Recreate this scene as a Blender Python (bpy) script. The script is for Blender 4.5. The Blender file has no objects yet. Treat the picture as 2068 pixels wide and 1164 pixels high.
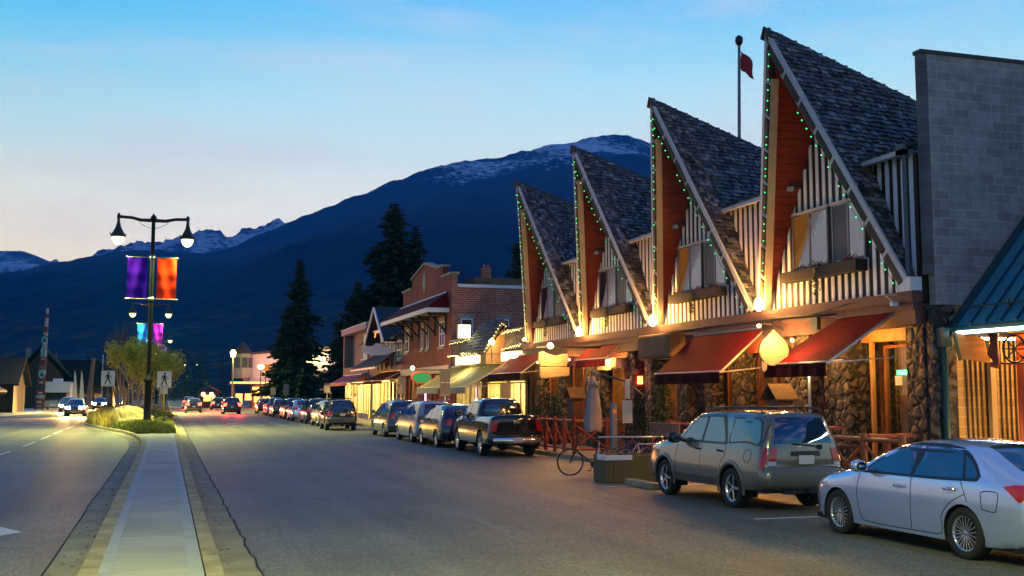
import bpy, bmesh, math, random
from mathutils import Vector, Matrix, noise
from mathutils.geometry import delaunay_2d_cdt
R = math.radians
rnd = random.Random(7)
scene = bpy.context.scene
C = scene.collection
BASE = {}                                    # thing name -> matrix of its empty

# ------------------------------------------------------------ helpers
class MB:
    """collects faces in world coordinates; build() links them as one mesh object"""
    def __init__(s): s.v = []; s.f = []; s.sm = []
    def add(s, vs, fs, smooth=False):
        n = len(s.v); s.v += [tuple(p) for p in vs]; s.f += [tuple(i + n for i in f) for f in fs]; s.sm += [smooth] * len(fs)
        return s
    def box(s, a, b, rz=0, piv=None, m=None):
        x0, y0, z0 = a; x1, y1, z1 = b
        vs = [Vector(p) for p in ((x0,y0,z0),(x1,y0,z0),(x1,y1,z0),(x0,y1,z0),(x0,y0,z1),(x1,y0,z1),(x1,y1,z1),(x0,y1,z1))]
        if rz:
            pv = Vector(piv) if piv else Vector(((x0+x1)/2, (y0+y1)/2, 0)); M_ = Matrix.Rotation(rz, 4, 'Z')
            vs = [M_ @ (p - pv) + pv for p in vs]
        if m: vs = [m @ p for p in vs]
        return s.add(vs, [(0,3,2,1),(4,5,6,7),(0,1,5,4),(1,2,6,5),(2,3,7,6),(3,0,4,7)])
    def quad(s, *p): return s.add(p, [tuple(range(len(p)))])
    def beam(s, p, q, w, h, up=(0,0,1)):
        p = Vector(p); q = Vector(q); d = (q-p).normalized(); u = Vector(up); r = d.cross(u)
        if r.length < 1e-4: u = Vector((0,1,0)); r = d.cross(u)
        r.normalize(); u = r.cross(d); vs = []
        for e in (p, q):
            for a, b in ((-1,-1),(1,-1),(1,1),(-1,1)): vs.append(e + r*(a*w/2) + u*(b*h/2))
        return s.add(vs, [(0,3,2,1),(4,5,6,7),(0,1,5,4),(1,2,6,5),(2,3,7,6),(3,0,4,7)])
    def tube(s, pts, r, n=8, caps=True):
        pts = [Vector(p) for p in pts]; rs = r if isinstance(r, (list, tuple)) else [r]*len(pts)
        vs = []; fs = []; ref = None
        for i, p in enumerate(pts):
            t = (pts[min(i+1, len(pts)-1)] - pts[max(i-1, 0)]).normalized()
            if ref is None: ref = Vector((0,0,1)) if abs(t.z) < .9 else Vector((1,0,0))
            a = t.cross(ref)
            if a.length < 1e-4: ref = Vector((1,0,0)); a = t.cross(ref)
            a.normalize(); b = a.cross(t).normalized(); ref = b
            for k in range(n):
                th = 2*math.pi*k/n; vs.append(p + a*(rs[i]*math.cos(th)) + b*(rs[i]*math.sin(th)))
        for i in range(len(pts)-1):
            for k in range(n): k2 = (k+1) % n; fs.append((i*n+k, i*n+k2, (i+1)*n+k2, (i+1)*n+k))
        s.add(vs, fs, True)
        if caps: s.add([vs[k] for k in range(n)], [tuple(range(n-1, -1, -1))]); s.add([vs[-n+k] for k in range(n)], [tuple(range(n))])
        return s
    def lathe(s, prof, c=(0,0,0), n=16, axis='Z', smooth=True, caps=True):
        c = Vector(c); vs = []; fs = []
        for r_, h in prof:
            for k in range(n):
                th = 2*math.pi*k/n; a, b = r_*math.cos(th), r_*math.sin(th)
                vs.append(c + Vector((a, b, h) if axis == 'Z' else (h, a, b) if axis == 'X' else (a, h, b)))
        for i in range(len(prof)-1):
            for k in range(n): k2 = (k+1) % n; fs.append((i*n+k, i*n+k2, (i+1)*n+k2, (i+1)*n+k))
        s.add(vs, fs, smooth); m = len(prof)
        if not caps: return s
        if prof[0][0] > 1e-4: s.add(vs[:n], [tuple(range(n-1, -1, -1))])
        if prof[-1][0] > 1e-4: s.add(vs[-n:], [tuple(range(n))])
        return s
    def ball(s, c, r, n=8, sz=1): return s.lathe([(max(r*math.sin(math.pi*i/n), 1e-5), -r*sz*math.cos(math.pi*i/n)) for i in range(n+1)], c, n*2)
    def slab(s, pts, d):
        """polygon (world points) thickened by vector d"""
        n = len(pts); a = [Vector(p) for p in pts]; b = [p + Vector(d) for p in a]
        nor = (a[1]-a[0]).cross(a[2]-a[1])
        fl = nor.dot(Vector(d)) > 0
        top = tuple(range(n, 2*n)); bot = tuple(range(n-1, -1, -1)); fs = [bot, top] + [(i, (i+1) % n, (i+1) % n + n, i+n) for i in range(n)]
        if not fl: fs = [tuple(reversed(f)) for f in fs]
        return s.add(a+b, fs)
    def build(s, name, mat, parent=None, local=False, bevel=0, weld=False, kind=None):
        me = bpy.data.meshes.new(name); vs = s.v
        o = bpy.data.objects.new(name, me)
        if parent is not None:
            o.parent = parent
            if not local and parent.name in BASE:
                mi = BASE[parent.name]; vs = [mi @ Vector(p) for p in vs]
            BASE[o.name] = BASE.get(parent.name, Matrix())
        me.from_pydata(vs, [], s.f)
        me.polygons.foreach_set('use_smooth', s.sm)
        if weld:
            bm = bmesh.new(); bm.from_mesh(me); bmesh.ops.remove_doubles(bm, verts=bm.verts, dist=.0004); bm.to_mesh(me); bm.free()
        me.update()
        if mat: me.materials.append(mat)
        if bevel:
            md = o.modifiers.new('bevel', 'BEVEL'); md.width = bevel; md.segments = 2; md.limit_method = 'ANGLE'
        if kind: o['kind'] = kind
        C.objects.link(o)
        return o
def tag(o, label=None, cat=None, group=None, kind=None):
    for k, v in (('label', label), ('category', cat), ('group', group), ('kind', kind)):
        if v: o[k] = v
    return o
def thing(name, loc, label, cat, group=None, rz=0):
    o = bpy.data.objects.new(name, None); o.location = loc; o.rotation_euler = (0, 0, rz); o.empty_display_size = .2
    C.objects.link(o); BASE[o.name] = (Matrix.Translation(Vector(loc)) @ Matrix.Rotation(rz, 4, 'Z')).inverted()
    return tag(o, label, cat, group)
def dup(root, loc, rz=None, label=None):
    def cp(o, par):
        c = o.copy(); C.objects.link(c)
        if par is not None: c.parent = par
        for ch in [k for k in KIDS.get(o.name, [])]: cp(ch, c)
        return c
    KIDS = {}
    for o in bpy.data.objects:
        if o.parent: KIDS.setdefault(o.parent.name, []).append(o)
    r = cp(root, None); r.location = loc
    if rz is not None: r.rotation_euler = (0, 0, rz)
    if label: r['label'] = label
    return r

# ------------------------------------------------------------ materials
MATS = {}
def srgb(r, g, b): return tuple(((c/255)/12.92 if c/255 <= .04045 else ((c/255+.055)/1.055)**2.4) for c in (r, g, b))
def mat(name, col=(.5,.5,.5), rough=.6, metal=0, noise_=0, nscale=4, bump=0, bscale=20, emit=None, es=1, coat=0, ior=1.45, trans=0, col2=None, spec=None, coords='Object', stretch=None, sub=0):
    if name in MATS: return MATS[name]
    m = bpy.data.materials.new(name); m.use_nodes = True; nt = m.node_tree; b = nt.nodes['Principled BSDF']
    b.inputs['Base Color'].default_value = (*col, 1); b.inputs['Roughness'].default_value = rough; b.inputs['Metallic'].default_value = metal
    b.inputs['IOR'].default_value = ior; b.inputs['Coat Weight'].default_value = coat; b.inputs['Coat Roughness'].default_value = .04
    b.inputs['Transmission Weight'].default_value = trans
    if spec is not None: b.inputs['Specular IOR Level'].default_value = spec
    if emit: b.inputs['Emission Color'].default_value = (*emit, 1); b.inputs['Emission Strength'].default_value = es
    N = nt.nodes.new; L = nt.links.new
    if noise_ or bump:
        tc = N('ShaderNodeTexCoord'); src = tc.outputs[coords]
        if stretch: mp = N('ShaderNodeMapping'); mp.inputs['Scale'].default_value = stretch; L(src, mp.inputs['Vector']); src = mp.outputs[0]
    if noise_:
        t = N('ShaderNodeTexNoise'); t.inputs['Scale'].default_value = nscale; t.inputs['Detail'].default_value = 6; t.inputs['Roughness'].default_value = .65; L(src, t.inputs['Vector'])
        r = N('ShaderNodeValToRGB'); r.color_ramp.elements[0].position = .3; r.color_ramp.elements[1].position = .7
        c2 = col2 if col2 else tuple(min(1, c*(1+noise_)) for c in col); c1 = col if col2 else tuple(c*(1-noise_) for c in col)
        r.color_ramp.elements[0].color = (*c1, 1); r.color_ramp.elements[1].color = (*c2, 1)
        L(t.outputs['Fac'], r.inputs[0]); L(r.outputs[0], b.inputs['Base Color'])
    if bump:
        t2 = N('ShaderNodeTexNoise'); t2.inputs['Scale'].default_value = bscale; t2.inputs['Detail'].default_value = 5; L(src, t2.inputs['Vector'])
        bp = N('ShaderNodeBump'); bp.inputs['Strength'].default_value = bump; bp.inputs['Distance'].default_value = .02; L(t2.outputs['Fac'], bp.inputs['Height']); L(bp.outputs[0], b.inputs['Normal'])
    MATS[name] = m
    return m
def emis(name, col, s):
    if name in MATS: return MATS[name]
    m = bpy.data.materials.new(name); m.use_nodes = True; nt = m.node_tree; nt.nodes.clear()
    e = nt.nodes.new('ShaderNodeEmission'); e.inputs[0].default_value = (*col, 1); e.inputs[1].default_value = s
    o = nt.nodes.new('ShaderNodeOutputMaterial'); nt.links.new(e.outputs[0], o.inputs[0]); MATS[name] = m; return m
def wallcoord(nt, axis):
    """2-D coordinates on a wall: (along, up). axis 'X' = wall facing x, 'Y' = wall facing y"""
    N = nt.nodes.new; L = nt.links.new
    g = N('ShaderNodeNewGeometry'); s = N('ShaderNodeSeparateXYZ'); L(g.outputs['Position'], s.inputs[0]); c = N('ShaderNodeCombineXYZ')
    L(s.outputs['Y' if axis == 'X' else 'X'], c.inputs[0]); L(s.outputs['Z'], c.inputs[1]); return c.outputs[0]
def brick(name, axis, c1, c2, mortar, w, h, ms, bias=0, rough=.85, bump=.6, nz=.35):
    m = mat(name, c1, rough); nt = m.node_tree; N = nt.nodes.new; L = nt.links.new; b = nt.nodes['Principled BSDF']
    if nt.nodes.get('brk'): return m
    v = wallcoord(nt, axis); t = N('ShaderNodeTexBrick'); t.name = 'brk'; L(v, t.inputs['Vector'])
    t.inputs['Scale'].default_value = 1; t.inputs['Brick Width'].default_value = w; t.inputs['Row Height'].default_value = h
    t.inputs['Mortar Size'].default_value = ms; t.inputs['Mortar Smooth'].default_value = .3; t.inputs['Bias'].default_value = bias
    t.inputs['Color1'].default_value = (*c1, 1); t.inputs['Color2'].default_value = (*c2, 1); t.inputs['Mortar'].default_value = (*mortar, 1)
    n = N('ShaderNodeTexNoise'); n.inputs['Scale'].default_value = 1.3; n.inputs['Detail'].default_value = 8; n.inputs['Roughness'].default_value = .7; L(v, n.inputs['Vector'])
    mr = N('ShaderNodeMapRange'); mr.inputs[1].default_value = .3; mr.inputs[2].default_value = .7; mr.inputs[3].default_value = 1-nz; mr.inputs[4].default_value = 1+nz; L(n.outputs['Fac'], mr.inputs[0])
    mx = N('ShaderNodeMix'); mx.data_type = 'RGBA'; mx.blend_type = 'MULTIPLY'; mx.inputs['Factor'].default_value = 1; L(t.outputs['Color'], mx.inputs[6]); L(mr.outputs[0], mx.inputs[7])
    L(mx.outputs[2], b.inputs['Base Color'])
    bp = N('ShaderNodeBump'); bp.inputs['Strength'].default_value = bump; bp.inputs['Distance'].default_value = .012; bp.invert = True
    L(t.outputs['Fac'], bp.inputs['Height']); L(bp.outputs[0], b.inputs['Normal'])
    return m
def stone(name, axis, scale=4.2, tone=1.0):
    """river stones: rounded cells of two sizes in deep dark mortar"""
    m = mat(name, (.3,.27,.22), .75); nt = m.node_tree; N = nt.nodes.new; L = nt.links.new; b = nt.nodes['Principled BSDF']
    if nt.nodes.get('vor'): return m
    g = N('ShaderNodeNewGeometry'); src = g.outputs['Position']
    nz = N('ShaderNodeTexNoise'); nz.inputs['Scale'].default_value = 2.2; nz.inputs['Detail'].default_value = 1; L(src, nz.inputs['Vector'])
    ad = N('ShaderNodeMix'); ad.data_type = 'RGBA'; ad.blend_type = 'ADD'; ad.inputs['Factor'].default_value = .28; L(src, ad.inputs[6]); L(nz.outputs['Color'], ad.inputs[7])
    def ramp(o, a, c, lo=0, hi=1): x = N('ShaderNodeMapRange'); x.interpolation_type = 'SMOOTHSTEP'; x.inputs[1].default_value = a; x.inputs[2].default_value = c; x.inputs[3].default_value = lo; x.inputs[4].default_value = hi; L(o, x.inputs[0]); return x.outputs[0]
    def mth(op, a, c): x = N('ShaderNodeMath'); x.operation = op; L(a, x.inputs[0]); (L(c, x.inputs[1]) if not isinstance(c, float) else setattr(x.inputs[1], 'default_value', c)); return x.outputs[0]
    v1 = N('ShaderNodeTexVoronoi'); v1.name = 'vor'; v1.feature = 'DISTANCE_TO_EDGE'; v1.inputs['Scale'].default_value = scale; v1.inputs['Randomness'].default_value = .85; L(ad.outputs[2], v1.inputs['Vector'])
    v2 = N('ShaderNodeTexVoronoi'); v2.inputs['Scale'].default_value = scale; v2.inputs['Randomness'].default_value = .85; L(ad.outputs[2], v2.inputs['Vector'])
    hs = N('ShaderNodeSeparateColor'); L(v2.outputs['Color'], hs.inputs[0])
    big = mth('MINIMUM', ramp(v1.outputs['Distance'], .03, .22), ramp(v2.outputs['Distance'], .62, .36))
    v3 = N('ShaderNodeTexVoronoi'); v3.inputs['Scale'].default_value = scale*2.6; L(ad.outputs[2], v3.inputs['Vector']); h3 = N('ShaderNodeSeparateColor'); L(v3.outputs['Color'], h3.inputs[0])
    small = mth('MULTIPLY', ramp(v3.outputs['Distance'], .50, .25), .45); hgt = mth('MAXIMUM', big, small)
    cr = N('ShaderNodeValToRGB'); e = cr.color_ramp.elements
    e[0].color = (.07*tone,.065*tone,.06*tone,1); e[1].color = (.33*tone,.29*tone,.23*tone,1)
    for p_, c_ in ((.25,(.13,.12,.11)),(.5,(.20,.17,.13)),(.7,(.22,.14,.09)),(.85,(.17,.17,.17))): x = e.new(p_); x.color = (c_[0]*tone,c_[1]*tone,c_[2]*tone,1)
    L(hs.outputs[0], cr.inputs[0])
    n4 = N('ShaderNodeTexNoise'); n4.inputs['Scale'].default_value = 18; n4.inputs['Detail'].default_value = 5; L(src, n4.inputs['Vector'])
    mv = N('ShaderNodeMix'); mv.data_type = 'RGBA'; mv.blend_type = 'MULTIPLY'; mv.inputs['Factor'].default_value = 1; L(cr.outputs[0], mv.inputs[6]); L(ramp(n4.outputs['Fac'], .3, .7, .65, 1.3), mv.inputs[7])
    mx = N('ShaderNodeMix'); mx.data_type = 'RGBA'; L(ramp(hgt, .05, .22), mx.inputs['Factor']); mx.inputs[6].default_value = (.035*tone,.03*tone,.026*tone,1); L(mv.outputs[2], mx.inputs[7]); L(mx.outputs[2], b.inputs['Base Color'])
    bp = N('ShaderNodeBump'); bp.inputs['Strength'].default_value = 1; bp.inputs['Distance'].default_value = .10; L(hgt, bp.inputs['Height']); L(bp.outputs[0], b.inputs['Normal'])
    return m
def glass(name, tint=(.9,.95,1), mixf=.25, rough=.02):
    """a window pane you see the lit room through, with the street mirrored in it"""
    if name in MATS: return MATS[name]
    m = bpy.data.materials.new(name); m.use_nodes = True; nt = m.node_tree; nt.nodes.clear(); N = nt.nodes.new; L = nt.links.new
    t = N('ShaderNodeBsdfTransparent'); t.inputs[0].default_value = (*tint, 1); g = N('ShaderNodeBsdfGlossy'); g.inputs['Roughness'].default_value = rough
    f = N('ShaderNodeFresnel'); f.inputs[0].default_value = 1.6; a = N('ShaderNodeMath'); a.operation = 'ADD'; a.use_clamp = True; a.inputs[1].default_value = mixf; L(f.outputs[0], a.inputs[0])
    mx = N('ShaderNodeMixShader'); L(a.outputs[0], mx.inputs[0]); L(t.outputs[0], mx.inputs[1]); L(g.outputs[0], mx.inputs[2])
    o = N('ShaderNodeOutputMaterial'); L(mx.outputs[0], o.inputs[0]); MATS[name] = m; return m
def light(name, loc, e, col, r=.05, typ='POINT', rot=None, size=None, spot=None, parent=None, size_y=None):
    l = bpy.data.lights.new(name, typ); l.energy = e; l.color = col
    if typ in ('POINT', 'SPOT'): l.shadow_soft_size = r
    if typ == 'AREA':
        l.size = size or .5
        if size_y: l.shape = 'RECTANGLE'; l.size_y = size_y
    if typ == 'SPOT': l.spot_size = spot or 1.5; l.spot_blend = .6
    o = bpy.data.objects.new(name, l); o.location = loc
    if rot: o.rotation_euler = rot
    C.objects.link(o)
    if parent is not None:
        o.parent = parent
        if parent.name in BASE: o.location = BASE[parent.name] @ Vector(loc)
    return o

WHITE = mat('white_paint', (.72,.73,.76), .5, noise_=.06, nscale=6)
BLACKM = mat('black_metal', (.012,.012,.013), .35)
DARKWOOD = mat('dark_brown_boards', (.026,.011,.009), .6, noise_=.3, nscale=10)
GREYMETAL = mat('grey_metal', (.35,.36,.38), .35, .8)
CHROME = mat('chrome', (.8,.8,.82), .12, 1)
RUBBER = mat('rubber', (.015,.015,.016), .8)
BLACKP = mat('black_plastic', (.012,.012,.013), .45)
# ------------------------------------------------------------ camera
cam_d = bpy.data.cameras.new('camera'); cam = bpy.data.objects.new('camera', cam_d); C.objects.link(cam); scene.camera = cam
cam_d.sensor_width = 36; cam_d.lens = 2200/2068*36; cam_d.clip_start = .1; cam_d.clip_end = 30000
cam.location = (0, 0, 2.07); cam.rotation_euler = (R(90+5.5816), 0, R(-17.548))
# ------------------------------------------------------------ sky
w = bpy.data.worlds.new("World"); scene.world = w; w.use_nodes = True; nt = w.node_tree; nt.nodes.clear(); N = nt.nodes.new; L = nt.links.new
tc = N('ShaderNodeTexCoord'); sp = N('ShaderNodeSeparateXYZ'); L(tc.outputs['Generated'], sp.inputs[0])
ramp = N('ShaderNodeValToRGB'); L(sp.outputs['Z'], ramp.inputs[0]); el = ramp.color_ramp.elements; ramp.color_ramp.interpolation = 'B_SPLINE'
def stop(p, c, k=1): e = el.new(p); e.color = (*[x*k for x in srgb(*c)], 1)
el[0].position = 0; el[0].color = (*srgb(255,226,165), 1); el[1].position = 1; el[1].color = (.035,.085,.30,1)
for p, c in ((.12,(255,238,205)),(.165,(250,246,222)),(.215,(212,236,228)),(.265,(158,216,228)),(.32,(88,188,226)),(.40,(36,140,222)),(.55,(46,104,176)),(.75,(44,92,160))): stop(p, c)
# brighter, whiter towards where the sun went down (ahead and to the right)
dt = N('ShaderNodeVectorMath'); dt.operation = 'DOT_PRODUCT'; L(tc.outputs['Generated'], dt.inputs[0]); dt.inputs[1].default_value = (math.sin(R(27)), math.cos(R(27)), .12)
mr = N('ShaderNodeMapRange'); mr.interpolation_type = 'SMOOTHSTEP'; mr.inputs[1].default_value = .80; mr.inputs[2].default_value = 1.0; mr.inputs[3].default_value = 0; mr.inputs[4].default_value = 1; L(dt.outputs['Value'], mr.inputs[0])
mx = N('ShaderNodeMix'); mx.data_type = 'RGBA'; mx.blend_type = 'SCREEN'; L(ramp.outputs[0], mx.inputs[6]); mx.inputs[7].default_value = (.42,.52,.54,1)
fm = N('ShaderNodeMath'); fm.operation = 'MULTIPLY'; L(mr.outputs[0], fm.inputs[0])
rz = N('ShaderNodeMapRange'); rz.inputs[1].default_value = .38; rz.inputs[2].default_value = .14; rz.inputs[3].default_value = .12; rz.inputs[4].default_value = .95; L(sp.outputs['Z'], rz.inputs[0]); L(rz.outputs[0], fm.inputs[1]); L(fm.outputs[0], mx.inputs['Factor'])
# the far side of the sky (behind the camera) is darker and bluer
bk = N('ShaderNodeMapRange'); bk.inputs[1].default_value = -.3; bk.inputs[2].default_value = .78; bk.inputs[3].default_value = 0; bk.inputs[4].default_value = 1; L(dt.outputs['Value'], bk.inputs[0])
bt = N('ShaderNodeMix'); bt.data_type = 'RGBA'; bt.inputs[6].default_value = (.29,.40,.55,1); bt.inputs[7].default_value = (1,1,1,1); L(bk.outputs[0], bt.inputs['Factor'])
mb = N('ShaderNodeMix'); mb.data_type = 'RGBA'; mb.blend_type = 'MULTIPLY'; mb.inputs['Factor'].default_value = 1; L(mx.outputs[2], mb.inputs[6]); L(bt.outputs[2], mb.inputs[7])
# faint pink wisps of cloud
mp = N('ShaderNodeMapping'); mp.inputs['Scale'].default_value = (3, 3, 14); L(tc.outputs['Generated'], mp.inputs['Vector'])
cn = N('ShaderNodeTexNoise'); cn.inputs['Scale'].default_value = 1.6; cn.inputs['Detail'].default_value = 5; L(mp.outputs[0], cn.inputs['Vector'])
cm = N('ShaderNodeMapRange'); cm.inputs[1].default_value = .5; cm.inputs[2].default_value = .78; cm.inputs[3].default_value = 0; cm.inputs[4].default_value = .42; L(cn.outputs['Fac'], cm.inputs[0])
mc = N('ShaderNodeMix'); mc.data_type = 'RGBA'; L(cm.outputs[0], mc.inputs['Factor']); L(mb.outputs[2], mc.inputs[6]); mc.inputs[7].default_value = (*srgb(222,208,208), 1)
bg = N('ShaderNodeBackground'); L(mc.outputs[2], bg.inputs[0]); bg.inputs[1].default_value = 1.82
wo = N('ShaderNodeOutputWorld'); L(bg.outputs[0], wo.inputs[0])
vs = scene.view_settings; vs.view_transform = 'Standard'; vs.look = 'None'; vs.exposure = 0; vs.gamma = 1
scene.cycles.use_denoising = True; scene.cycles.max_bounces = 6; scene.cycles.diffuse_bounces = 3; scene.cycles.glossy_bounces = 3; scene.cycles.transparent_max_bounces = 10
scene.cycles.sample_clamp_indirect = 6; scene.cycles.caustics_reflective = False; scene.cycles.caustics_refractive = False

# ------------------------------------------------------------ ground
def asphalt(name, base, sc=1):
    m = mat(name, base, .62); nt = m.node_tree; N = nt.nodes.new; L = nt.links.new; b = nt.nodes['Principled BSDF']
    g = N('ShaderNodeNewGeometry'); n1 = N('ShaderNodeTexNoise'); n1.inputs['Scale'].default_value = .35; n1.inputs['Detail'].default_value = 5; L(g.outputs['Position'], n1.inputs['Vector'])
    n2 = N('ShaderNodeTexVoronoi'); n2.inputs['Scale'].default_value = 36*sc; L(g.outputs['Position'], n2.inputs['Vector'])
    n3 = N('ShaderNodeTexNoise'); n3.inputs['Scale'].default_value = 14; n3.inputs['Detail'].default_value = 7; n3.inputs['Roughness'].default_value = .8; L(g.outputs['Position'], n3.inputs['Vector'])
    # long worn wheel tracks
    mp = N('ShaderNodeMapping'); mp.inputs['Scale'].default_value = (.9, .02, 1); L(g.outputs['Position'], mp.inputs['Vector']); n4 = N('ShaderNodeTexNoise'); n4.inputs['Scale'].default_value = 1.2; n4.inputs['Detail'].default_value = 3; L(mp.outputs[0], n4.inputs['Vector'])
    def mrg(o, lo, hi, a=.3, c=.7):
        x = N('ShaderNodeMapRange'); x.inputs[1].default_value = a; x.inputs[2].default_value = c; x.inputs[3].default_value = lo; x.inputs[4].default_value = hi; L(o, x.inputs[0]); return x.outputs[0]
    def mul(a, c): x = N('ShaderNodeMath'); x.operation = 'MULTIPLY'; L(a, x.inputs[0]); L(c, x.inputs[1]); return x.outputs[0]
    sepc = N('ShaderNodeSeparateColor'); L(n2.outputs['Color'], sepc.inputs[0])
    k = mul(mul(mrg(n1.outputs['Fac'], .8, 1.22), mrg(sepc.outputs[0], .5, 1.6, 0, 1)), mul(mrg(n3.outputs['Fac'], .75, 1.25), mrg(n4.outputs['Fac'], .74, 1.28)))
    mx = N('ShaderNodeMix'); mx.data_type = 'RGBA'; mx.blend_type = 'MULTIPLY'; mx.inputs['Factor'].default_value = 1; mx.inputs[6].default_value = (*base, 1); L(k, mx.inputs[7]); L(mx.outputs[2], b.inputs['Base Color'])
    bp = N('ShaderNodeBump'); bp.inputs['Strength'].default_value = .45; bp.inputs['Distance'].default_value = .01; L(n3.outputs['Fac'], bp.inputs['Height']); L(bp.outputs[0], b.inputs['Normal'])
    return m
ASPH = asphalt('asphalt', (.122,.112,.086))
CONC = mat('concrete', (.30,.29,.26), .85, noise_=.22, nscale=1.6, bump=.3, bscale=60)
CONC2 = mat('kerb_concrete', (.34,.28,.15), .85, noise_=.4, nscale=2.2, bump=.4, bscale=50)
GUT = mat('gutter_concrete', (.25,.22,.14), .85, noise_=.3, nscale=1.2, bump=.4, bscale=50)
PAINT = mat('road_paint', (.62,.62,.58), .7, noise_=.25, nscale=9)
gm = mat('ground_soil', (.035,.035,.022), .95, noise_=.5, nscale=.05)
g = MB(); g.quad((-6400,-600,-.02), (6400,-600,-.02), (6400,6600,-.02), (-6400,6600,-.02)); g.build('ground', gm, kind='structure')
r = MB(); r.quad((-15,-30,0), (12.5,-30,0), (12.5,420,0), (-15,420,0)); r.quad((-40,-30,0), (-15.0,-30,0), (-15.0,112,0), (-40,100,0)); r.build('road', ASPH, kind='structure')
# right-hand pavement with a kerb, and the bulb-out where the bicycles stand
sw = MB(); sw.box((12.62,-30,-.01), (40,420,.13))
sw.build('pavement', mat('pavement_slabs', (.20,.18,.16), .85, noise_=.3, nscale=1.5, bump=.3, bscale=40), kind='structure')
kb = MB(); kb.box((12.46,-30,-.005), (12.617,420,.135)); kb.build('kerb', CONC2, kind='structure', bevel=.02)
lp = MB(); lp.slab([(-15.2,108,.004),(-10.6,170,.004),(-9.8,230,.004),(-16,230,.004),(-26,190,.004),(-19.2,142,.004),(-40,100,.004),(-25,88,.004)], (0,0,.12))
lp.build('pavement', mat('pale_pavement', (.36,.37,.38), .8, noise_=.2, nscale=.8), kind='structure')
# raised median: slab, kerbs, gutters
KL = [(-.85,-30),(-.85,15.6),(-.86,22.3),(-.84,29.3),(-.84,37.8),(-.90,46.9),(-1.24,54.4),(-2.04,61.7),(-3.54,69.6),(-5.25,80.7),(-5.6,95),(-5.6,120),(-4.2,200),(-3.6,330)]
def offs(l, d): return [(x-d, y) for x, y in l]
def ribbon(mb, a, b, z0, z1=None):
    z1 = z0 if z1 is None else z1
    for i in range(len(a)-1): mb.add([(a[i][0],a[i][1],z0),(b[i][0],b[i][1],z1),(b[i+1][0],b[i+1][1],z1),(a[i+1][0],a[i+1][1],z0)], [(0,1,2,3)])
def dense(l, n=8):
    o = []
    for i in range(len(l)-1):
        for k in range(n):
            t = k/n; p0 = l[max(i-1,0)]; p1 = l[i]; p2 = l[i+1]; p3 = l[min(i+2, len(l)-1)]
            o.append(tuple(.5*((2*p1[j]) + (-p0[j]+p2[j])*t + (2*p0[j]-5*p1[j]+4*p2[j]-p3[j])*t*t + (-p0[j]+3*p1[j]-3*p2[j]+p3[j])*t**3) for j in (0,1)))
    return o + [l[-1]]
KLd = dense(KL); KI = [(x+.2, y) for x, y in KLd]; KR0 = [(.47, y) for _, y in KLd]; KR = [(.66, y) for _, y in KLd]
jit = lambda l, a: [(x + a*noise.noise((x*3, y*1.7, 1.3)) + a*.5*noise.noise((x*3, y*6, 4.1)), y) for x, y in l]
GLn = jit([(x-.44, y) for x, y in KLd], .03)
fine = [(1.11, -20+i*.4) for i in range(900)]; GRn = jit(fine, .035)
k = MB(); ribbon(k, KLd, KI, .14); ribbon(k, [(x-.035,y) for x,y in KLd], KLd, .0, .14); ribbon(k, KR0, KR, .14)
ribbon(k, KR, [(x+.035,y) for x,y in KR], .14, .0); k.build('kerb', CONC2, kind='structure')
k = MB(); ribbon(k, GLn, [(x-.03,y) for x,y in KLd], .005); ribbon(k, [(.69,y) for _,y in fine], GRn, .005); k.build('kerb_gutter', GUT, kind='structure')
CR = mat('tar_seam', (.012,.012,.012), .9)
k = MB(); ribbon(k, [(x-.018-.014*noise.noise((y*2,0,0)), y) for x, y in GLn], [(x+.006,y) for x,y in GLn], .009); ribbon(k, [(x-.008,y) for x,y in GRn], [(x+.022+.02*noise.noise((y*2,5,0)),y) for x,y in GRn], .009); k.build('road_seam', CR, kind='structure')
def slabmat():
    m = mat('brushed_concrete', (.33,.34,.30), .85); nt = m.node_tree; N = nt.nodes.new; L = nt.links.new; b = nt.nodes['Principled BSDF']
    g = N('ShaderNodeNewGeometry'); mp = N('ShaderNodeMapping'); mp.inputs['Scale'].default_value = (.6, 9, 1); L(g.outputs['Position'], mp.inputs['Vector'])
    n = N('ShaderNodeTexNoise'); n.inputs['Scale'].default_value = 2.2; n.inputs['Detail'].default_value = 8; n.inputs['Roughness'].default_value = .75; L(mp.outputs[0], n.inputs['Vector'])
    n2 = N('ShaderNodeTexNoise'); n2.inputs['Scale'].default_value = .5; n2.inputs['Detail'].default_value = 6; L(g.outputs['Position'], n2.inputs['Vector'])
    a = N('ShaderNodeMath'); a.operation = 'ADD'; L(n.outputs['Fac'], a.inputs[0]); L(n2.outputs['Fac'], a.inputs[1])
    r = N('ShaderNodeValToRGB'); r.color_ramp.elements[0].position = .38; r.color_ramp.elements[1].position = .62; r.color_ramp.elements[0].color = (.28,.28,.23,1); r.color_ramp.elements[1].color = (.44,.43,.36,1)
    h = N('ShaderNodeMath'); h.operation = 'MULTIPLY'; h.inputs[1].default_value = .5; L(a.outputs[0], h.inputs[0]); L(h.outputs[0], r.inputs[0]); L(r.outputs[0], b.inputs['Base Color'])
    bp = N('ShaderNodeBump'); bp.inputs['Strength'].default_value = .5; bp.inputs['Distance'].default_value = .006; L(n.outputs['Fac'], bp.inputs['Height']); L(bp.outputs[0], b.inputs['Normal']); return m
SL = slabmat()
k = MB(); y = -20.0
for i in range(52):                               # slab panels with open joints
    y1 = min(y+1.5, 57.2)
    if y >= 57.2: break
    xa = lambda yy: (-.66 if yy < 44 else -.66 - (max(0, yy-46)/11)**1.5*.45)
    k.box((-.5 if 0 else -.665, y+.006, .06), (.455, y1-.006, .136)); y += 1.5
k.build('median_path', SL, kind='structure')
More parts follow.
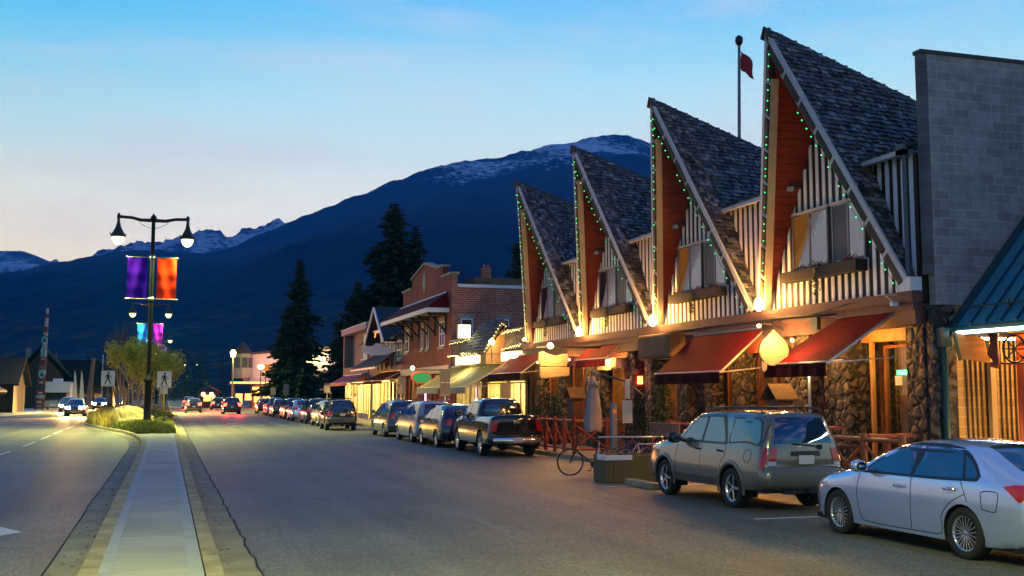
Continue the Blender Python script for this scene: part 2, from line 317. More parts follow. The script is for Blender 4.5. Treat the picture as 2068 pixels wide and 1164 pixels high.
k = MB(); ribbon(k, [(x+.2,y) for x,y in KLd if y > 44], [(-.665,y) for _,y in KLd if y > 44], .128); k.build('median_path', SL, kind='structure')
k = MB(); ribbon(k, [(-.65,y) for _,y in KLd], [(-.52,y) for _,y in KLd], .1395); ribbon(k, [(.30,y) for _,y in KLd], [(.452,y) for _,y in KLd], .1395)
k.build('path_edging', mat('smooth_edging', (.37,.38,.35), .8, noise_=.15, nscale=3), kind='structure')
md = MB(); ribbon(md, [(x+.2,y) for x,y in KLd if y > 54], [(.47,y) for _,y in KLd if y > 54], .137)
for p in range(1): pass
soil = mat('median_soil', (.05,.045,.02), .95, noise_=.5, nscale=2)
mdo = MB(); ys = [57.3+i*1.5 for i in range(180)]
def klx(y):
    for i in range(len(KLd)-1):
        if KLd[i][1] <= y <= KLd[i+1][1]: t = (y-KLd[i][1])/(KLd[i+1][1]-KLd[i][1]); return KLd[i][0]*(1-t)+KLd[i+1][0]*t
    return -3.6
rows = []
for y in ys:
    x0 = klx(y)+.2; rows.append([(x0+(.47-x0)*j/6, y, .14 + .32*math.sin(math.pi*j/6)*min(1,(y-57.3)/6) + (.04*noise.noise((j, y*.5, 0)) if 0 < j < 6 else 0)) for j in range(7)])
mdo.add([p for r_ in rows for p in r_], [(i*7+j, i*7+j+1, (i+1)*7+j+1, (i+1)*7+j) for i in range(len(rows)-1) for j in range(6)], True)
mdo.build('median_ground', soil, kind='structure')
lv_ = MB(); rr = random.Random(12)
for _ in range(420):
    y = rr.choice((rr.uniform(10,60), rr.uniform(44,72))); side = rr.random() < .8; i_ = min(range(len(KLd)), key=lambda q: abs(KLd[q][1]-y)); x = (KLd[i_][0]-.06-abs(rr.gauss(0,.16))) if side else (.72+abs(rr.gauss(0,.12))); s_ = rr.uniform(.015,.05); a_ = rr.uniform(0,6.3)
    lv_.add([(x+s_*math.cos(a_+q*1.57)*(1 if q % 2 else .6), y+s_*math.sin(a_+q*1.57)*(1 if q % 2 else .6), .012+rr.uniform(0,.02)) for q in range(4)], [(0,1,2,3)])
tag(lv_.build('fallen_leaves', mat('dead_leaf', (.14,.07,.03), .8, noise_=.5, nscale=9), None), 'brown fallen leaves gathered in the gutters of the median', 'leaves', kind='stuff')
# painted markings
pm = MB()
for (x0,y0),(x1,y1) in (((-5.4,36),(-5.4,39)),((-5.4,41),(-5.36,43.9)),((-5.38,47.8),(-5.38,52.1)),((-5.45,54.9),(-5.5,60)),((-5.57,62.2),(-5.62,68)),((-5.66,70.9),(-5.67,77.3))):
    pm.add([(x0-.07,y0,.005),(x0+.07,y0,.005),(x1+.07,y1,.005),(x1-.07,y1,.005)], [(0,1,2,3)])
for x0, x1 in ((-17.5,-16.2),(-14.8,-13.6),(-12.4,-11.5),(-10.8,-9.8),(-9.2,-8.0),(-7.3,-6.3)): pm.quad((x0,91.2,.005),(x1,91.2,.005),(x1,91.9,.005),(x0,91.9,.005)); pm.quad((x0,86.0,.005),(x1,86.0,.005),(x1,86.6,.005),(x0,86.6,.005))
for x0, x1 in ((1.5,2.1),(2.7,3.6),(4.2,5.0),(5.6,6.4),(7.2,8.0),(8.7,9.5)): pm.quad((x0,80.9,.005),(x1,80.6,.005),(x1,81.3,.005),(x0,81.6,.005)); pm.quad((x0,75.2,.005),(x1,75.0,.005),(x1,75.5,.005),(x0,75.7,.005))
pm.quad((-2.0,18.15,.005),(-2.4,18.95,.005),(-3.6,19.0,.005),(-3.6,17.8,.005),(-2.35,17.7,.005)); pm.quad((-5.4,18.1,.005),(-3.6,18.3,.005),(-3.6,18.6,.005),(-5.4,18.6,.005))
wm = MB()
for i in range(17):
    y0 = 9.3 + i*6.6; wm.quad((4.93,y0,.005),(5.05,y0,.005),(5.05,y0+3,.005),(4.93,y0+3,.005))
for y0 in (16.3, 23.0, 40.9, 51.0, 58.2, 64.9): pm.quad((9.4,y0,.005),(12.4,y0,.005),(12.4,y0+.1,.005),(9.4,y0+.1,.005)); 
pm.build('road_markings', PAINT, kind='structure'); wm.build('lane_markings', mat('worn_paint', (.20,.20,.18), .8, noise_=.6, nscale=12), kind='structure')

# tar-sealed cracks and an old patch
tc_ = MB(); rr = random.Random(4)
for (x0,y0,x1,y1) in ((2.0,14,8.5,15.6),(1.4,24,7.5,22.8),(-1.6,16.2,-4.2,17.4),(-1.5,24,-5.0,24.6),(7.9,15,8.4,34),(1.5,36,9,38),(-1.6,38,-5.2,37)):
    n = 26; pts = [(x0+(x1-x0)*k/n + .10*noise.noise((k*.9,y0,1)), y0+(y1-y0)*k/n + .10*noise.noise((k*.8,x0,7))) for k in range(n+1)]
    for k in range(n):
        w_ = .004+.006*abs(noise.noise((k*.7,x0,3))); (a,b),(c,d) = pts[k],pts[k+1]; L_ = math.hypot(c-a,d-b)+1e-6; u, v = -(d-b)/L_*w_, (c-a)/L_*w_; tc_.add([(a-u,b-v,.004),(a+u,b+v,.004),(c+u,d+v,.004),(c-u,d-v,.004)], [(3,2,1,0)])
tc_.build('road_cracks', CR, kind='structure')
# ------------------------------------------------------------ mountains (height fields standing kilometres away)
import itertools
YAW = math.atan2(699, 2200*1.0048)
def pxdir(px): return math.radians(17.548) + math.atan((px-1034)/2210.0)
def hpx(px, py, dist):
    a = math.atan((px-1034)/2210.0); e = math.radians(5.5816); v = (582-py)/2200.0
    fz = math.sin(e) + v*math.cos(e); fh = math.cos(e) - v*math.sin(e)
    return 2.07 + dist*math.cos(a)*fz/fh
def lerp_l(l, x):
    if x <= l[0][0]: return l[0][1]
    for i in range(len(l)-1):
        if x <= l[i+1][0]:
            t = (x-l[i][0])/(l[i+1][0]-l[i][0]); t = t*t*(3-2*t) if False else t; return l[i][1]*(1-t)+l[i+1][1]*t
    return l[-1][1]
def mountain(name, sky, r0, r1, m, nx=300, nr=70, rough=1.0, back=900, rl=None, jag=0, prof=.8):
    x0, x1 = sky[0][0], sky[-1][0]; vs = []; fs = []
    for i in range(nx+1):
        px = x0 + (x1-x0)*i/nx; a = pxdir(px); rt = r1 if rl is None else lerp_l(rl, px)
        zt = hpx(px, lerp_l(sky, px), rt)
        for j in range(nr+1):
            t = j/nr
            if t <= .85: s = t/.85; rr = r0 + (rt-r0)*s; z = zt*(s**prof)
            else: s = (t-.85)/.15; rr = rt + back*s; z = zt*(1-.9*s*s)
            x, y = rr*math.sin(a), rr*math.cos(a)
            s2 = min(1, t/.85); env = math.sin(math.pi*min(1, s2))**.8 if t < .85 else 0
            n = noise.fractal((x*.0011, y*.0011, 3.1), .9, 2.1, 6)*150 + abs(noise.noise((x*.0016+7, y*.0009, 1)))*-90
            z += n*env*rough
            if jag and .8 < t < .9: z += jag*noise.fractal((x*.01, y*.01, 2), .8, 2, 4)
            vs.append((x, y, max(z, -1.0) if t > 0 else -5))
    for i in range(nx):
        for j in range(nr): k = i*(nr+1)+j; fs.append((k, k+nr+1, k+nr+2, k+1))
    mb = MB(); mb.add(vs, fs, True); return mb.build(name, m, kind='structure')
def rock_mat(name, forest, rock, snow_z, snow_amt, streak=(1,1,1)):
    m = mat(name, forest, .95, spec=.1); nt = m.node_tree; N = nt.nodes.new; L = nt.links.new; b = nt.nodes['Principled BSDF']
    g = N('ShaderNodeNewGeometry'); s = N('ShaderNodeSeparateXYZ'); L(g.outputs['Position'], s.inputs[0])
    mp = N('ShaderNodeMapping'); mp.inputs['Scale'].default_value = (.02*streak[0],.02*streak[1],.02*streak[2]); mp.inputs['Rotation'].default_value = (0, R(30), R(20)); L(g.outputs['Position'], mp.inputs['Vector'])
    n = N('ShaderNodeTexNoise'); n.inputs['Scale'].default_value = 1; n.inputs['Detail'].default_value = 9; n.inputs['Roughness'].default_value = .72; L(mp.outputs[0], n.inputs['Vector'])
    big = N('ShaderNodeTexNoise'); big.inputs['Scale'].default_value = .0032; big.inputs['Detail'].default_value = 4; L(g.outputs['Position'], big.inputs['Vector'])
    alt = N('ShaderNodeMapRange'); alt.inputs[1].default_value = snow_z[0]; alt.inputs[2].default_value = snow_z[1]; alt.inputs[3].default_value = 0; alt.inputs[4].default_value = snow_amt; L(s.outputs['Z'], alt.inputs[0])
    bb = N('ShaderNodeMapRange'); bb.inputs[1].default_value = .35; bb.inputs[2].default_value = .65; bb.inputs[3].default_value = -.16; bb.inputs[4].default_value = .12; L(big.outputs['Fac'], bb.inputs[0])
    ad = N('ShaderNodeMath'); ad.operation = 'ADD'; L(alt.outputs[0], ad.inputs[0]); L(n.outputs['Fac'], ad.inputs[1]); a2 = N('ShaderNodeMath'); a2.operation = 'ADD'; L(ad.outputs[0], a2.inputs[0]); L(bb.outputs[0], a2.inputs[1])
    th = N('ShaderNodeMapRange'); th.inputs[1].default_value = .82; th.inputs[2].default_value = .90; L(a2.outputs[0], th.inputs[0])
    tr = N('ShaderNodeTexNoise'); tr.inputs['Scale'].default_value = .035; tr.inputs['Detail'].default_value = 8; tr.inputs['Roughness'].default_value = .8; L(g.outputs['Position'], tr.inputs['Vector'])
    fr = N('ShaderNodeValToRGB'); fr.color_ramp.elements[0].position = .35; fr.color_ramp.elements[1].position = .72; fr.color_ramp.elements[0].color = (*[c*.55 for c in forest], 1); fr.color_ramp.elements[1].color = (*[c*1.7 for c in forest], 1); L(tr.outputs['Fac'], fr.inputs[0])
    au = N('ShaderNodeTexNoise'); au.inputs['Scale'].default_value = .03; au.inputs['Detail'].default_value = 6; L(g.outputs['Position'], au.inputs['Vector']); am = N('ShaderNodeMapRange'); am.inputs[1].default_value = .54; am.inputs[2].default_value = .66; L(au.outputs['Fac'], am.inputs[0]); al_ = N('ShaderNodeMapRange'); al_.inputs[1].default_value = 150; al_.inputs[2].default_value = 30; L(s.outputs['Z'], al_.inputs[0]); ap = N('ShaderNodeMath'); ap.operation = 'MULTIPLY'; L(am.outputs[0], ap.inputs[0]); L(al_.outputs[0], ap.inputs[1]); ac = N('ShaderNodeMix'); ac.data_type = 'RGBA'; L(ap.outputs[0], ac.inputs['Factor']); L(fr.outputs[0], ac.inputs[6]); ac.inputs[7].default_value = (.10,.075,.025,1)
    rk = N('ShaderNodeMapRange'); rk.inputs[1].default_value = snow_z[0]*.9; rk.inputs[2].default_value = snow_z[0]*1.25; L(s.outputs['Z'], rk.inputs[0])
    c1 = N('ShaderNodeMix'); c1.data_type = 'RGBA'; L(rk.outputs[0], c1.inputs['Factor']); L(ac.outputs[2], c1.inputs[6]); c1.inputs[7].default_value = (*rock, 1)
    c2 = N('ShaderNodeMix'); c2.data_type = 'RGBA'; L(th.outputs[0], c2.inputs['Factor']); L(c1.outputs[2], c2.inputs[6]); c2.inputs[7].default_value = (.62,.66,.72,1); L(c2.outputs[2], b.inputs['Base Color'])
    bp = N('ShaderNodeBump'); bp.inputs['Strength'].default_value = .6; bp.inputs['Distance'].default_value = 12; L(tr.outputs['Fac'], bp.inputs['Height']); L(bp.outputs[0], b.inputs['Normal'])
    return m
mountain('snowy_mountain', [(-700,470),(-400,520),(-200,515),(-60,506),(0,505),(33,505),(60,514),(90,526),(98,522),(103,520),(108,526),(116,527),(122,533),(150,545),(300,600)], 3800, 5500, rock_mat('far_rock', (.02,.035,.05), (.10,.11,.13), (200,620), .36, (1.4,.8,3.0)), nx=240, rough=.5)
mountain('snowy_mountain', [(80,560),(150,530),(200,507),(222,502),(260,492),(300,486),(335,479),(365,471),(372,474),(385,470),(400,469),(417,466),(425,471),(436,468),(447,473),(460,468),(472,466),(483,461),(500,462),(515,455),(530,452),(545,446),(552,444),(575,450),(640,480),(760,520)], 3600, 5000, rock_mat('far_rock_b', (.02,.035,.05), (.09,.10,.12), (240,650), .38, (1.3,1.0,3.0)), nx=320, rough=.6, jag=30)
mountain('forested_mountain', [(-700,640),(-300,600),(-100,566),(0,550),(50,542),(100,531),(130,527),(180,514),(215,508),(260,506),(330,509),(400,509),(440,504),(480,490),(520,472),(570,450),(640,424),(700,400),(760,376),(820,354),(860,341),(900,331),(950,324),(1000,318),(1050,305),(1100,295),(1130,289),(1160,286),(1190,277),(1220,272),(1250,271),(1275,274),(1300,281),(1318,288),(1400,300),(1500,330),(1700,380),(2100,460),(2600,560)],
    700, 3600, rock_mat('forest_slope', (.006,.026,.038), (.035,.060,.085), (260,980), .40, (2.4,.8,3.2)), nx=700, nr=150, rough=.55, rl=[(-700,2600),(300,2800),(800,3500),(1250,4300),(2600,3600)], jag=8, prof=1.15)

# ------------------------------------------------------------ blue evening haze
def haze(d):
    m = bpy.data.materials.new('haze'); m.use_nodes = True; nt = m.node_tree; nt.nodes.clear(); v = nt.nodes.new('ShaderNodeVolumePrincipled'); v.inputs['Color'].default_value = (.0,.34,1,1); v.inputs['Density'].default_value = d; v.inputs['Anisotropy'].default_value = 0
    o = nt.nodes.new('ShaderNodeOutputMaterial'); nt.links.new(v.outputs[0], o.inputs['Volume']); h = MB(); h.box((-6500,-700,-8),(6500,6700,1500)); tag(h.build('haze', m, None), 'blue evening haze filling the valley air', 'haze', kind='stuff')
haze(1.25e-4)
# ------------------------------------------------------------ the row of steep A-frame gables
PER = 6.55; YC = [22.45 + PER*i for i in range(4)]
AX, AZ = 13.55, 10.72; KS = .345
def apex(i): return Vector((AX, YC[i], AZ))
def island(name, cols, rough=.6, nz=.3, spec=.4, nscale=6, bump=.5):
    m = mat(name, cols[0], rough, spec=spec, bump=bump, bscale=30); nt = m.node_tree; N = nt.nodes.new; L = nt.links.new; b = nt.nodes['Principled BSDF']
    g = N('ShaderNodeNewGeometry'); r = N('ShaderNodeValToRGB'); e = r.color_ramp.elements; e[0].color = (*cols[0],1); e[1].color = (*cols[-1],1)
    for i, c in enumerate(cols[1:-1]): x = e.new((i+1)/(len(cols)-1)); x.color = (*c,1)
    L(g.outputs['Random Per Island'], r.inputs[0]); n = N('ShaderNodeTexNoise'); n.inputs['Scale'].default_value = nscale; n.inputs['Detail'].default_value = 6; L(g.outputs['Position'], n.inputs['Vector'])
    q = N('ShaderNodeMapRange'); q.inputs[1].default_value = .3; q.inputs[2].default_value = .7; q.inputs[3].default_value = 1-nz; q.inputs[4].default_value = 1+nz; L(n.outputs['Fac'], q.inputs[0])
    x = N('ShaderNodeMix'); x.data_type = 'RGBA'; x.blend_type = 'MULTIPLY'; x.inputs['Factor'].default_value = 1; L(r.outputs[0], x.inputs[6]); L(q.outputs[0], x.inputs[7]); L(x.outputs[2], b.inputs['Base Color']); return m
SHAKE = island('cedar_shakes', [(.022,.022,.021),(.06,.058,.055),(.09,.087,.083),(.14,.135,.13),(.30,.295,.285)], .45, .25, spec=.5)
SHAKE_B = mat('weathered_shakes', (.15,.155,.175), .55, noise_=.5, nscale=6, bump=.5, bscale=30)
SHAKE_C = mat('dark_shakes', (.042,.04,.04), .6, noise_=.5, nscale=6, bump=.5, bscale=30)
SOFFIT = mat('red_cedar_soffit', (.19,.018,.006), .5, noise_=.3, nscale=3, stretch=(1,1,5))
FASCIA = mat('fascia_paint', (.50,.52,.56), .5, noise_=.1, nscale=5)
TIMBER = mat('dark_fascia_block', (.035,.028,.028), .6)
CREAM = mat('cream_fascia', (.42,.34,.26), .55, noise_=.1, nscale=4)
HEAD = mat('header_stucco', (.12,.052,.04), .7, noise_=.2, nscale=3)
STRIPE = mat('white_board', (.76,.78,.84), .55, noise_=.08, nscale=7)
FRAMEM = mat('window_frame_metal', (.22,.22,.24), .4, .3)
CURT = mat('white_curtain', (.78,.72,.70), .8, noise_=.08, nscale=3, emit=(1,.72,.62), es=.10)  # faint warm emission stands in for room light behind the cloth
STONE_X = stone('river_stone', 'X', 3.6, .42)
lodge = thing('lodge_building', (15.3, 32.2, 0), 'long shop building with four steep shingled A-frame gables, striped upper wall and stone pillars', 'building')

def shakes(mb_list, org, ex, rows, along, up, nrm, pitch=.17, wid=(.12,.24), thick=.042, seed=1):
    """org(row)-> (start point, length); rows of split shakes, each its own wedge"""
    rr = random.Random(seed)
    for k in range(rows):
        st = org(k)
        if st is None: continue
        p0, Ln = st; x = rr.uniform(-.1, 0)
        while x < Ln:
            w_ = rr.uniform(*wid); a = max(x, 0); b = min(x+w_-.012, Ln); x += w_
            if b - a < .03: continue
            th = thick*rr.uniform(.6, 1.5); dr = rr.uniform(-.025, .02)
            q = [p0 + along*a + up*dr, p0 + along*b + up*dr, p0 + along*b + up*(pitch*1.15), p0 + along*a + up*(pitch*1.15)]
            t = [q[0]+nrm*th, q[1]+nrm*(th*rr.uniform(.8,1.2)), q[2]+nrm*.004, q[3]+nrm*.004]
            mb_list[0].add(q+t, [(4,5,6,7),(0,1,5,4),(0,4,7,3),(1,2,6,5)])

ub = {'x': Vector((1,0,0))}
def lodge_frame(i):
    A = apex(i); K = Vector((1,0,-KS)).normalized(); roofs = []
    for sgn in (-1, 1):
        Rk = Vector((1.45, 3.12*sgn, -6.42)); kk = Vector((1, 0, -KS))
        nrm = Rk.cross(kk); nrm.normalize()
        if nrm.y*sgn < 0: nrm = -nrm
        # roof deck, thick, from the rake back to x = 21, kept above z = 4.2
        def back(u):               # point on course u (0 apex .. 1 eave) at x = xb, constant z
            z = AZ - 6.42*u; y = A.y + 3.12*sgn*u; return z, y
        rl = (Rk.length); pts = []
        # region on this side: for level z the course runs in +x while the plane point moves to the ridge
        # course direction along constant z in the plane:
        # P = A + u*Rk + v*kk ; dz = 0 -> -6.42 du - KS dv = 0 -> du = -KS/6.42 dv
        cd = kk + Rk*(-KS/6.42); cl = cd.length; cdn = cd.normalized()
        upv = (nrm.cross(cdn)); upv.normalize()
        if upv.z < 0: upv = -upv
        nrow = int(Rk.length*1.0/.138) + 1
        def org(k, Rk=Rk, cdn=cdn, cl=cl, upv=upv, nrm=nrm):
            zlev = AZ - 6.42 + .02 + k*.138*upv.z
            u = (AZ - zlev)/6.42
            if u <= .004: return None
            p0 = A + Rk*u; vmax = u*6.42/KS        # where it meets the ridge
            vmax = min(vmax, 6.6)
            return p0 + nrm*.05, vmax*cl
        mbs = [MB(), MB(), MB()]
        shakes(mbs, org, None, nrow, cdn, upv, nrm, pitch=.14, wid=(.08,.19), seed=i*7+sgn+40)
        base = MB()
        e = A + Rk; v2 = 6.6
        far_ridge = A + kk*v2; du = KS/6.42*v2
        eb = e + cdn*(v2*cl)
        base.slab([A, e, eb, far_ridge], -nrm*.10)
        base.slab([A + nrm*.05, e + nrm*.05, eb + nrm*.05, far_ridge + nrm*.05], -nrm*.045)
        rf = base.build('roof', SHAKE_C, lodge)
        mbs[0].build('shingles', SHAKE, rf)
        # cedar boards under the overhang
        so = MB(); nb = 34
        for b in range(nb):
            u0, u1 = b/nb, (b+.94)/nb
            def ed(u): return A + Rk*u - nrm*(.115) + cdn*.12, min(15.3 - (A + Rk*u).x, 6)*1.02/ max(cdn.x, .1)
            (p, l1), (q, l2) = ed(u0), ed(u1)
            l1 = min(l1, max(.0, (u0-.05)*6.42/KS)); l2 = min(l2, (u1-.05)*6.42/KS)
            if l2 < .05 or u0 < .045: continue
            so.slab([p, p + cdn*max(l1,.02), q + cdn*l2, q], -nrm*.018)
        so.build('soffit', SOFFIT, rf)
        # fascia: pale edge board, dark blocks with pale gaps, and the light inner board
        fa = MB(); out = Vector((-1,0,.0)); d = Rk.normalized(); inn = d.cross(out); inn.normalize()
        if inn.y*sgn > 0: inn = -inn               # towards the middle of the gable
        p = A + nrm*.06; q = A + Rk + nrm*.06
        fa.add([p+out*.06, q+out*.06, q+out*.06+inn*.13, p+out*.06+inn*.13+d*.25, p, q, q+inn*.13, p+inn*.13+d*.25], [(0,1,2,3),(4,7,6,5),(0,4,5,1),(3,2,6,7),(1,5,6,2),(0,3,7,4)])
        fa.build('fascia', FASCIA, rf)
        bl = MB(); tl = MB(); cr_ = MB(); L_ = Rk.length
        nblk = 8; st = .35
        for b in range(nblk):
            a0 = st + (L_-st-.1)*b/nblk; a1 = a0 + (L_-st)/nblk - .13
            w0 = inn*.13; w1 = inn*.31
            o1 = out*.05
            s_ = d*min(.2, .2)
            def blk(mb, a0, a1, wa, wb, o0, o1):
                P0 = p + d*a0; P1 = p + d*a1
                mb.add([P0+wa+o0, P1+wa+o0, P1+wb+o0, P0+wb+o0+d*.06, P0+wa+o1, P1+wa+o1, P1+wb+o1, P0+wb+o1+d*.06], [(0,3,2,1),(4,5,6,7),(0,1,5,4),(1,2,6,5),(2,3,7,6),(3,0,4,7)])
            blk(bl, a0, a1, inn*.135, inn*.30, out*-.02, out*(.07))
            blk(tl, a1+.012, a1+.118, inn*.135, inn*.33, out*-.02, out*.045)
        bl.build('fascia_block', TIMBER, rf); tl.build('fascia_joint', FASCIA, rf)
        P0 = p + d*.9 + inn*.36; P1 = q + inn*.36
        cr_.add([P0, P1, P1+inn*.05-out*.16+Vector((.16,0,0)), P0+inn*.05+Vector((.16,0,0)), P0-out*.0+inn*-.03, P1+inn*-.03, P1+Vector((.2,0,0)), P0+Vector((.2,0,0))], [(0,1,2,3),(0,4,5,1),(3,2,6,7)])
        # inner board facing the soffit side
        a = p + d*1.05 + inn*.31 + Vector((-.03,0,0)); b_ = q + inn*.31 + Vector((-.03,0,0))
        wv = cdn*.19
        cb = MB(); cb.slab([a, b_, b_+wv, a+wv], inn*.035); cb.build('inner_fascia', CREAM, rf)
    # ridge cap
    rc = MB(); kk = Vector((1,0,-KS)).normalized(); x = -.12; n = 0
    while x < 6.9:
        p = A + kk*x + Vector((0,0,.10 + .012*(n % 2))); 
        for sgn in (-1,1):
            dn = Vector((0, .14*sgn, -.26)); rc.slab([p, p + kk*.42, p + kk*.42 + dn, p + dn], Vector((0,.02*sgn,.02)))
        x += .36; n += 1
    rc.build('ridge_cap', SHAKE_C, lodge)
for i in range(4): lodge_frame(i)

# upper wall with white boards on dark siding
X0 = 15.2
wl = MB()
def roofhalf(z): return 3.12*(((AZ - KS*(X0-AX)) - z)/6.42)    # half width of the gable at height z on the wall plane
def topz(y):
    z = 7.28
    for yc in YC:
        t = (AZ - KS*(X0-AX)) - abs(y-yc)/3.12*6.42
        z = max(z, t)
    return z
wl.box((X0, 19.3, 4.0), (X0+.25, 45.5, 7.2))
for yc in YC: wl.slab([(X0, yc-1.5, 7.2), (X0, yc+1.5, 7.2), (X0, yc, 10.05)], (.25,0,0))
wl.box((X0, 45.4, .13), (X0+8, 45.5, 7.2)); 
wl.build('upper_wall', DARKWOOD, lodge)
bd = MB(); y = 19.42
WINS = []
for yc in YC: WINS += [(yc+.15, yc+1.72, 5.2, 6.6), (yc-1.32, yc-.02, 5.2, 6.6)]
while y < 45.3:
    zt = min(topz(y), topz(y+.125)) - .02; segs = [(4.27, zt)]
    for (a, b, z0, z1) in WINS:
        if y+.12 > a-.02 and y < b+.02: segs = [(4.27, z0-.03), (z1+.05, zt)]
    for z0, z1 in segs:
        if z1 > z0+.05: bd.box((X0-.022, y, z0), (X0-.002, y+.122, z1))
    y += .272
bd.build('wall_boards', STRIPE, lodge)
# little lean-to roofs between the gables, with gutters
for j, (a, b) in enumerate([(19.3, YC[0]-1.3)] + [(YC[i]+1.3, YC[i+1]-1.3) for i in range(3)]):
    lt = MB(); lt.slab([(14.98, a, 7.28), (14.98, b, 7.28), (19.5, b, 9.0), (19.5, a, 9.0)], (0,0,.06)); o = lt.build('infill_roof', SHAKE_C, lodge)
    ms = [MB(), MB(), MB()]; al = Vector((0,1,0)); up = Vector((1,0,.38)).normalized(); nr_ = Vector((-.38,0,1)).normalized()
    shakes(ms, lambda k: (Vector((14.95, a, 7.34)) + up*(.165*k), b-a), None, 22, al, up, nr_, seed=90+j)
    ms[0].build('shingles', SHAKE, o)
    gt = MB(); gt.box((14.86, a, 7.2), (14.985, b, 7.30)); gt.build('gutter', FASCIA, lodge)
# windows with frames, curtains and flower boxes
WG = glass('upper_glass', (.85,.9,1), .12)
AMB = emis('amber_blind', (1.0,.36,.06), .22)
def drape(mb, y0, y1, z0, z1, side, x=15.33):
    """a curtain tied back to one side"""
    n = 14
    for k in range(n):
        def yy(t, z):
            f = (z-z0)/(z1-z0); spread = 1 - .72*math.sin(min(1, (1-f)*1.5)*math.pi/2) if f > .33 else .28 + .15*(1-f/.33)
            return y0 + (y1-y0)*spread*t if side > 0 else y1 - (y1-y0)*spread*t
    rows_ = 14; vs_ = []
    for r_ in range(rows_+1):
        f = r_/rows_; z = z0 + (z1-z0)*f; sp = .35 + .65*max(0, (f-.15)/.85)**1.6
        for k in range(n+1):
            t = k/n; yy_ = (y0 + (y1-y0)*sp*t) if side > 0 else (y1 - (y1-y0)*sp*t)
            vs_.append((x + .02*math.sin(t*22), yy_, z))
    mb.add(vs_, [(r_*(n+1)+k, r_*(n+1)+k+1, (r_+1)*(n+1)+k+1, (r_+1)*(n+1)+k) for r_ in range(rows_) for k in range(n)], True)
DARKROOM = mat('dark_room', (.10,.085,.08), .9)
for wi, (a, b, z0, z1) in enumerate(WINS):
    fi = wi//2
    fr = MB(); t = .05
    for q in (((a,z0),(a+t,z1)), ((b-t,z0),(b,z1)), ((a+t,z0),(b-t,z0+t)), ((a+t,z1-t),(b-t,z1)), (((a+b)/2-.03,z0+t),((a+b)/2+.03,z1-t))): fr.box((X0-.045, q[0][0], q[0][1]), (X0+.02, q[1][0], q[1][1]))
    W_ = fr.build('window', FRAMEM, lodge)
    hd = MB(); hd.box((X0-.06, a-.05, z1), (X0-.003, b+.05, z1+.06)); hd.box((X0-.07, a-.05, z0-.05), (X0-.003, b+.05, z0)); hd.build('window_trim', mat('window_trim', (.45,.45,.46), .5), W_)
    g_ = MB(); g_.quad((X0-.026,a+t,z0+t),(X0-.026,a+t,z1-t),(X0-.026,b-t,z1-t),(X0-.026,b-t,z0+t)); g_.build('pane', WG, W_)
    rm = MB(); rm.quad((X0-.008,a,z0),(X0-.008,a,z1),(X0-.008,b,z1),(X0-.008,b,z0)); 
    lit = (wi % 2 == 0 and fi in (0,1))
    rm.build('blind', AMB if lit else DARKROOM, W_)
    cu = MB()
    mid = (a+b)/2
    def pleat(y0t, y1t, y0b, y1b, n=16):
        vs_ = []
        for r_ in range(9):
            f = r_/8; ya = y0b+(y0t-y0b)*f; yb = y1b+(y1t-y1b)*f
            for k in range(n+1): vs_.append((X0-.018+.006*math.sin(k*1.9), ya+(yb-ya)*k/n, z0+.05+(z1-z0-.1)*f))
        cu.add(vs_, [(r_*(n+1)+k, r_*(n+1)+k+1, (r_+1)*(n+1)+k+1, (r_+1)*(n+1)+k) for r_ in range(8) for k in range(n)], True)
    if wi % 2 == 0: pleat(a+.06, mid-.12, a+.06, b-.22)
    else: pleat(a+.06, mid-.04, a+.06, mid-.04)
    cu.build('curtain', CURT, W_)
    scr = MB(); scr.quad((X0-.032,(a+b)/2,z0+t),(X0-.032,(a+b)/2,z1-t),(X0-.032,b-t,z1-t),(X0-.032,b-t,z0+t)) if wi % 2 else None
    if wi % 2: scr.build('insect_screen', mat('screen_mesh', (.07,.075,.09), .5), W_)
BOX = mat('flower_box_wood', (.022,.017,.013), .7, noise_=.4, nscale=6)
LEAF = mat('flower_leaf', (.06,.09,.03), .7, noise_=.5, nscale=9); PETR = mat('red_petal', (.45,.02,.03), .6); PETW = mat('pale_petal', (.6,.5,.35), .6)
def leafcloud(mb, c, r, n, s, rr, flat=1):
    for _ in range(n):
        p = Vector(c) + Vector((rr.gauss(0,r[0]), rr.gauss(0,r[1]), rr.gauss(0,r[2])))
        a = Vector((rr.uniform(-1,1), rr.uniform(-1,1), rr.uniform(-1,1))).normalized()*s*rr.uniform(.6,1.3); b = a.cross(Vector((rr.uniform(-1,1), rr.uniform(-1,1), rr.uniform(-1,1)))).normalized()*s*.6
        mb.quad(p-a, p+b, p+a, p-b)
for i, yc in enumerate(YC):
    fb = MB(); y0, y1 = yc-1.42, yc+1.78
    fb.box((14.82, y0, 4.88), (14.86, y1, 5.14)); fb.box((14.86, y0, 4.88), (X0-.07, y0+.04, 5.14)); fb.box((14.86, y1-.04, 4.88), (X0-.07, y1, 5.14)); fb.box((14.86, y0+.04, 4.88), (X0-.07, y1-.04, 4.92)); fb.box((14.87, y0+.05, 4.93), (X0-.08, y1-.05, 5.08))
    F_ = fb.build('flower_box', BOX, lodge, bevel=.008)
    rr = random.Random(i); lf = MB(); pr = MB(); pw = MB()
    for k in range(22):
        yy = rr.uniform(y0+.1, y1-.1); leafcloud(lf, (14.97+rr.uniform(-.06,.1), yy, 5.14), (.05,.07,.05), 14, .035, rr)
        if rr.random() < .6: leafcloud(pr if rr.random() < .65 else pw, (14.95, yy, 5.2), (.05,.06,.04), 14, .028, rr)
    for k in range(30):
        leafcloud(lf, (14.80, yc+.15+.04*math.sin(k), 5.1-.022*k), (.03,.03+.001*k,.02), 6, .03, rr)
    lf.build('plants', LEAF, F_); pr.build('flowers', PETR, F_); pw.build('flowers', PETW, F_)
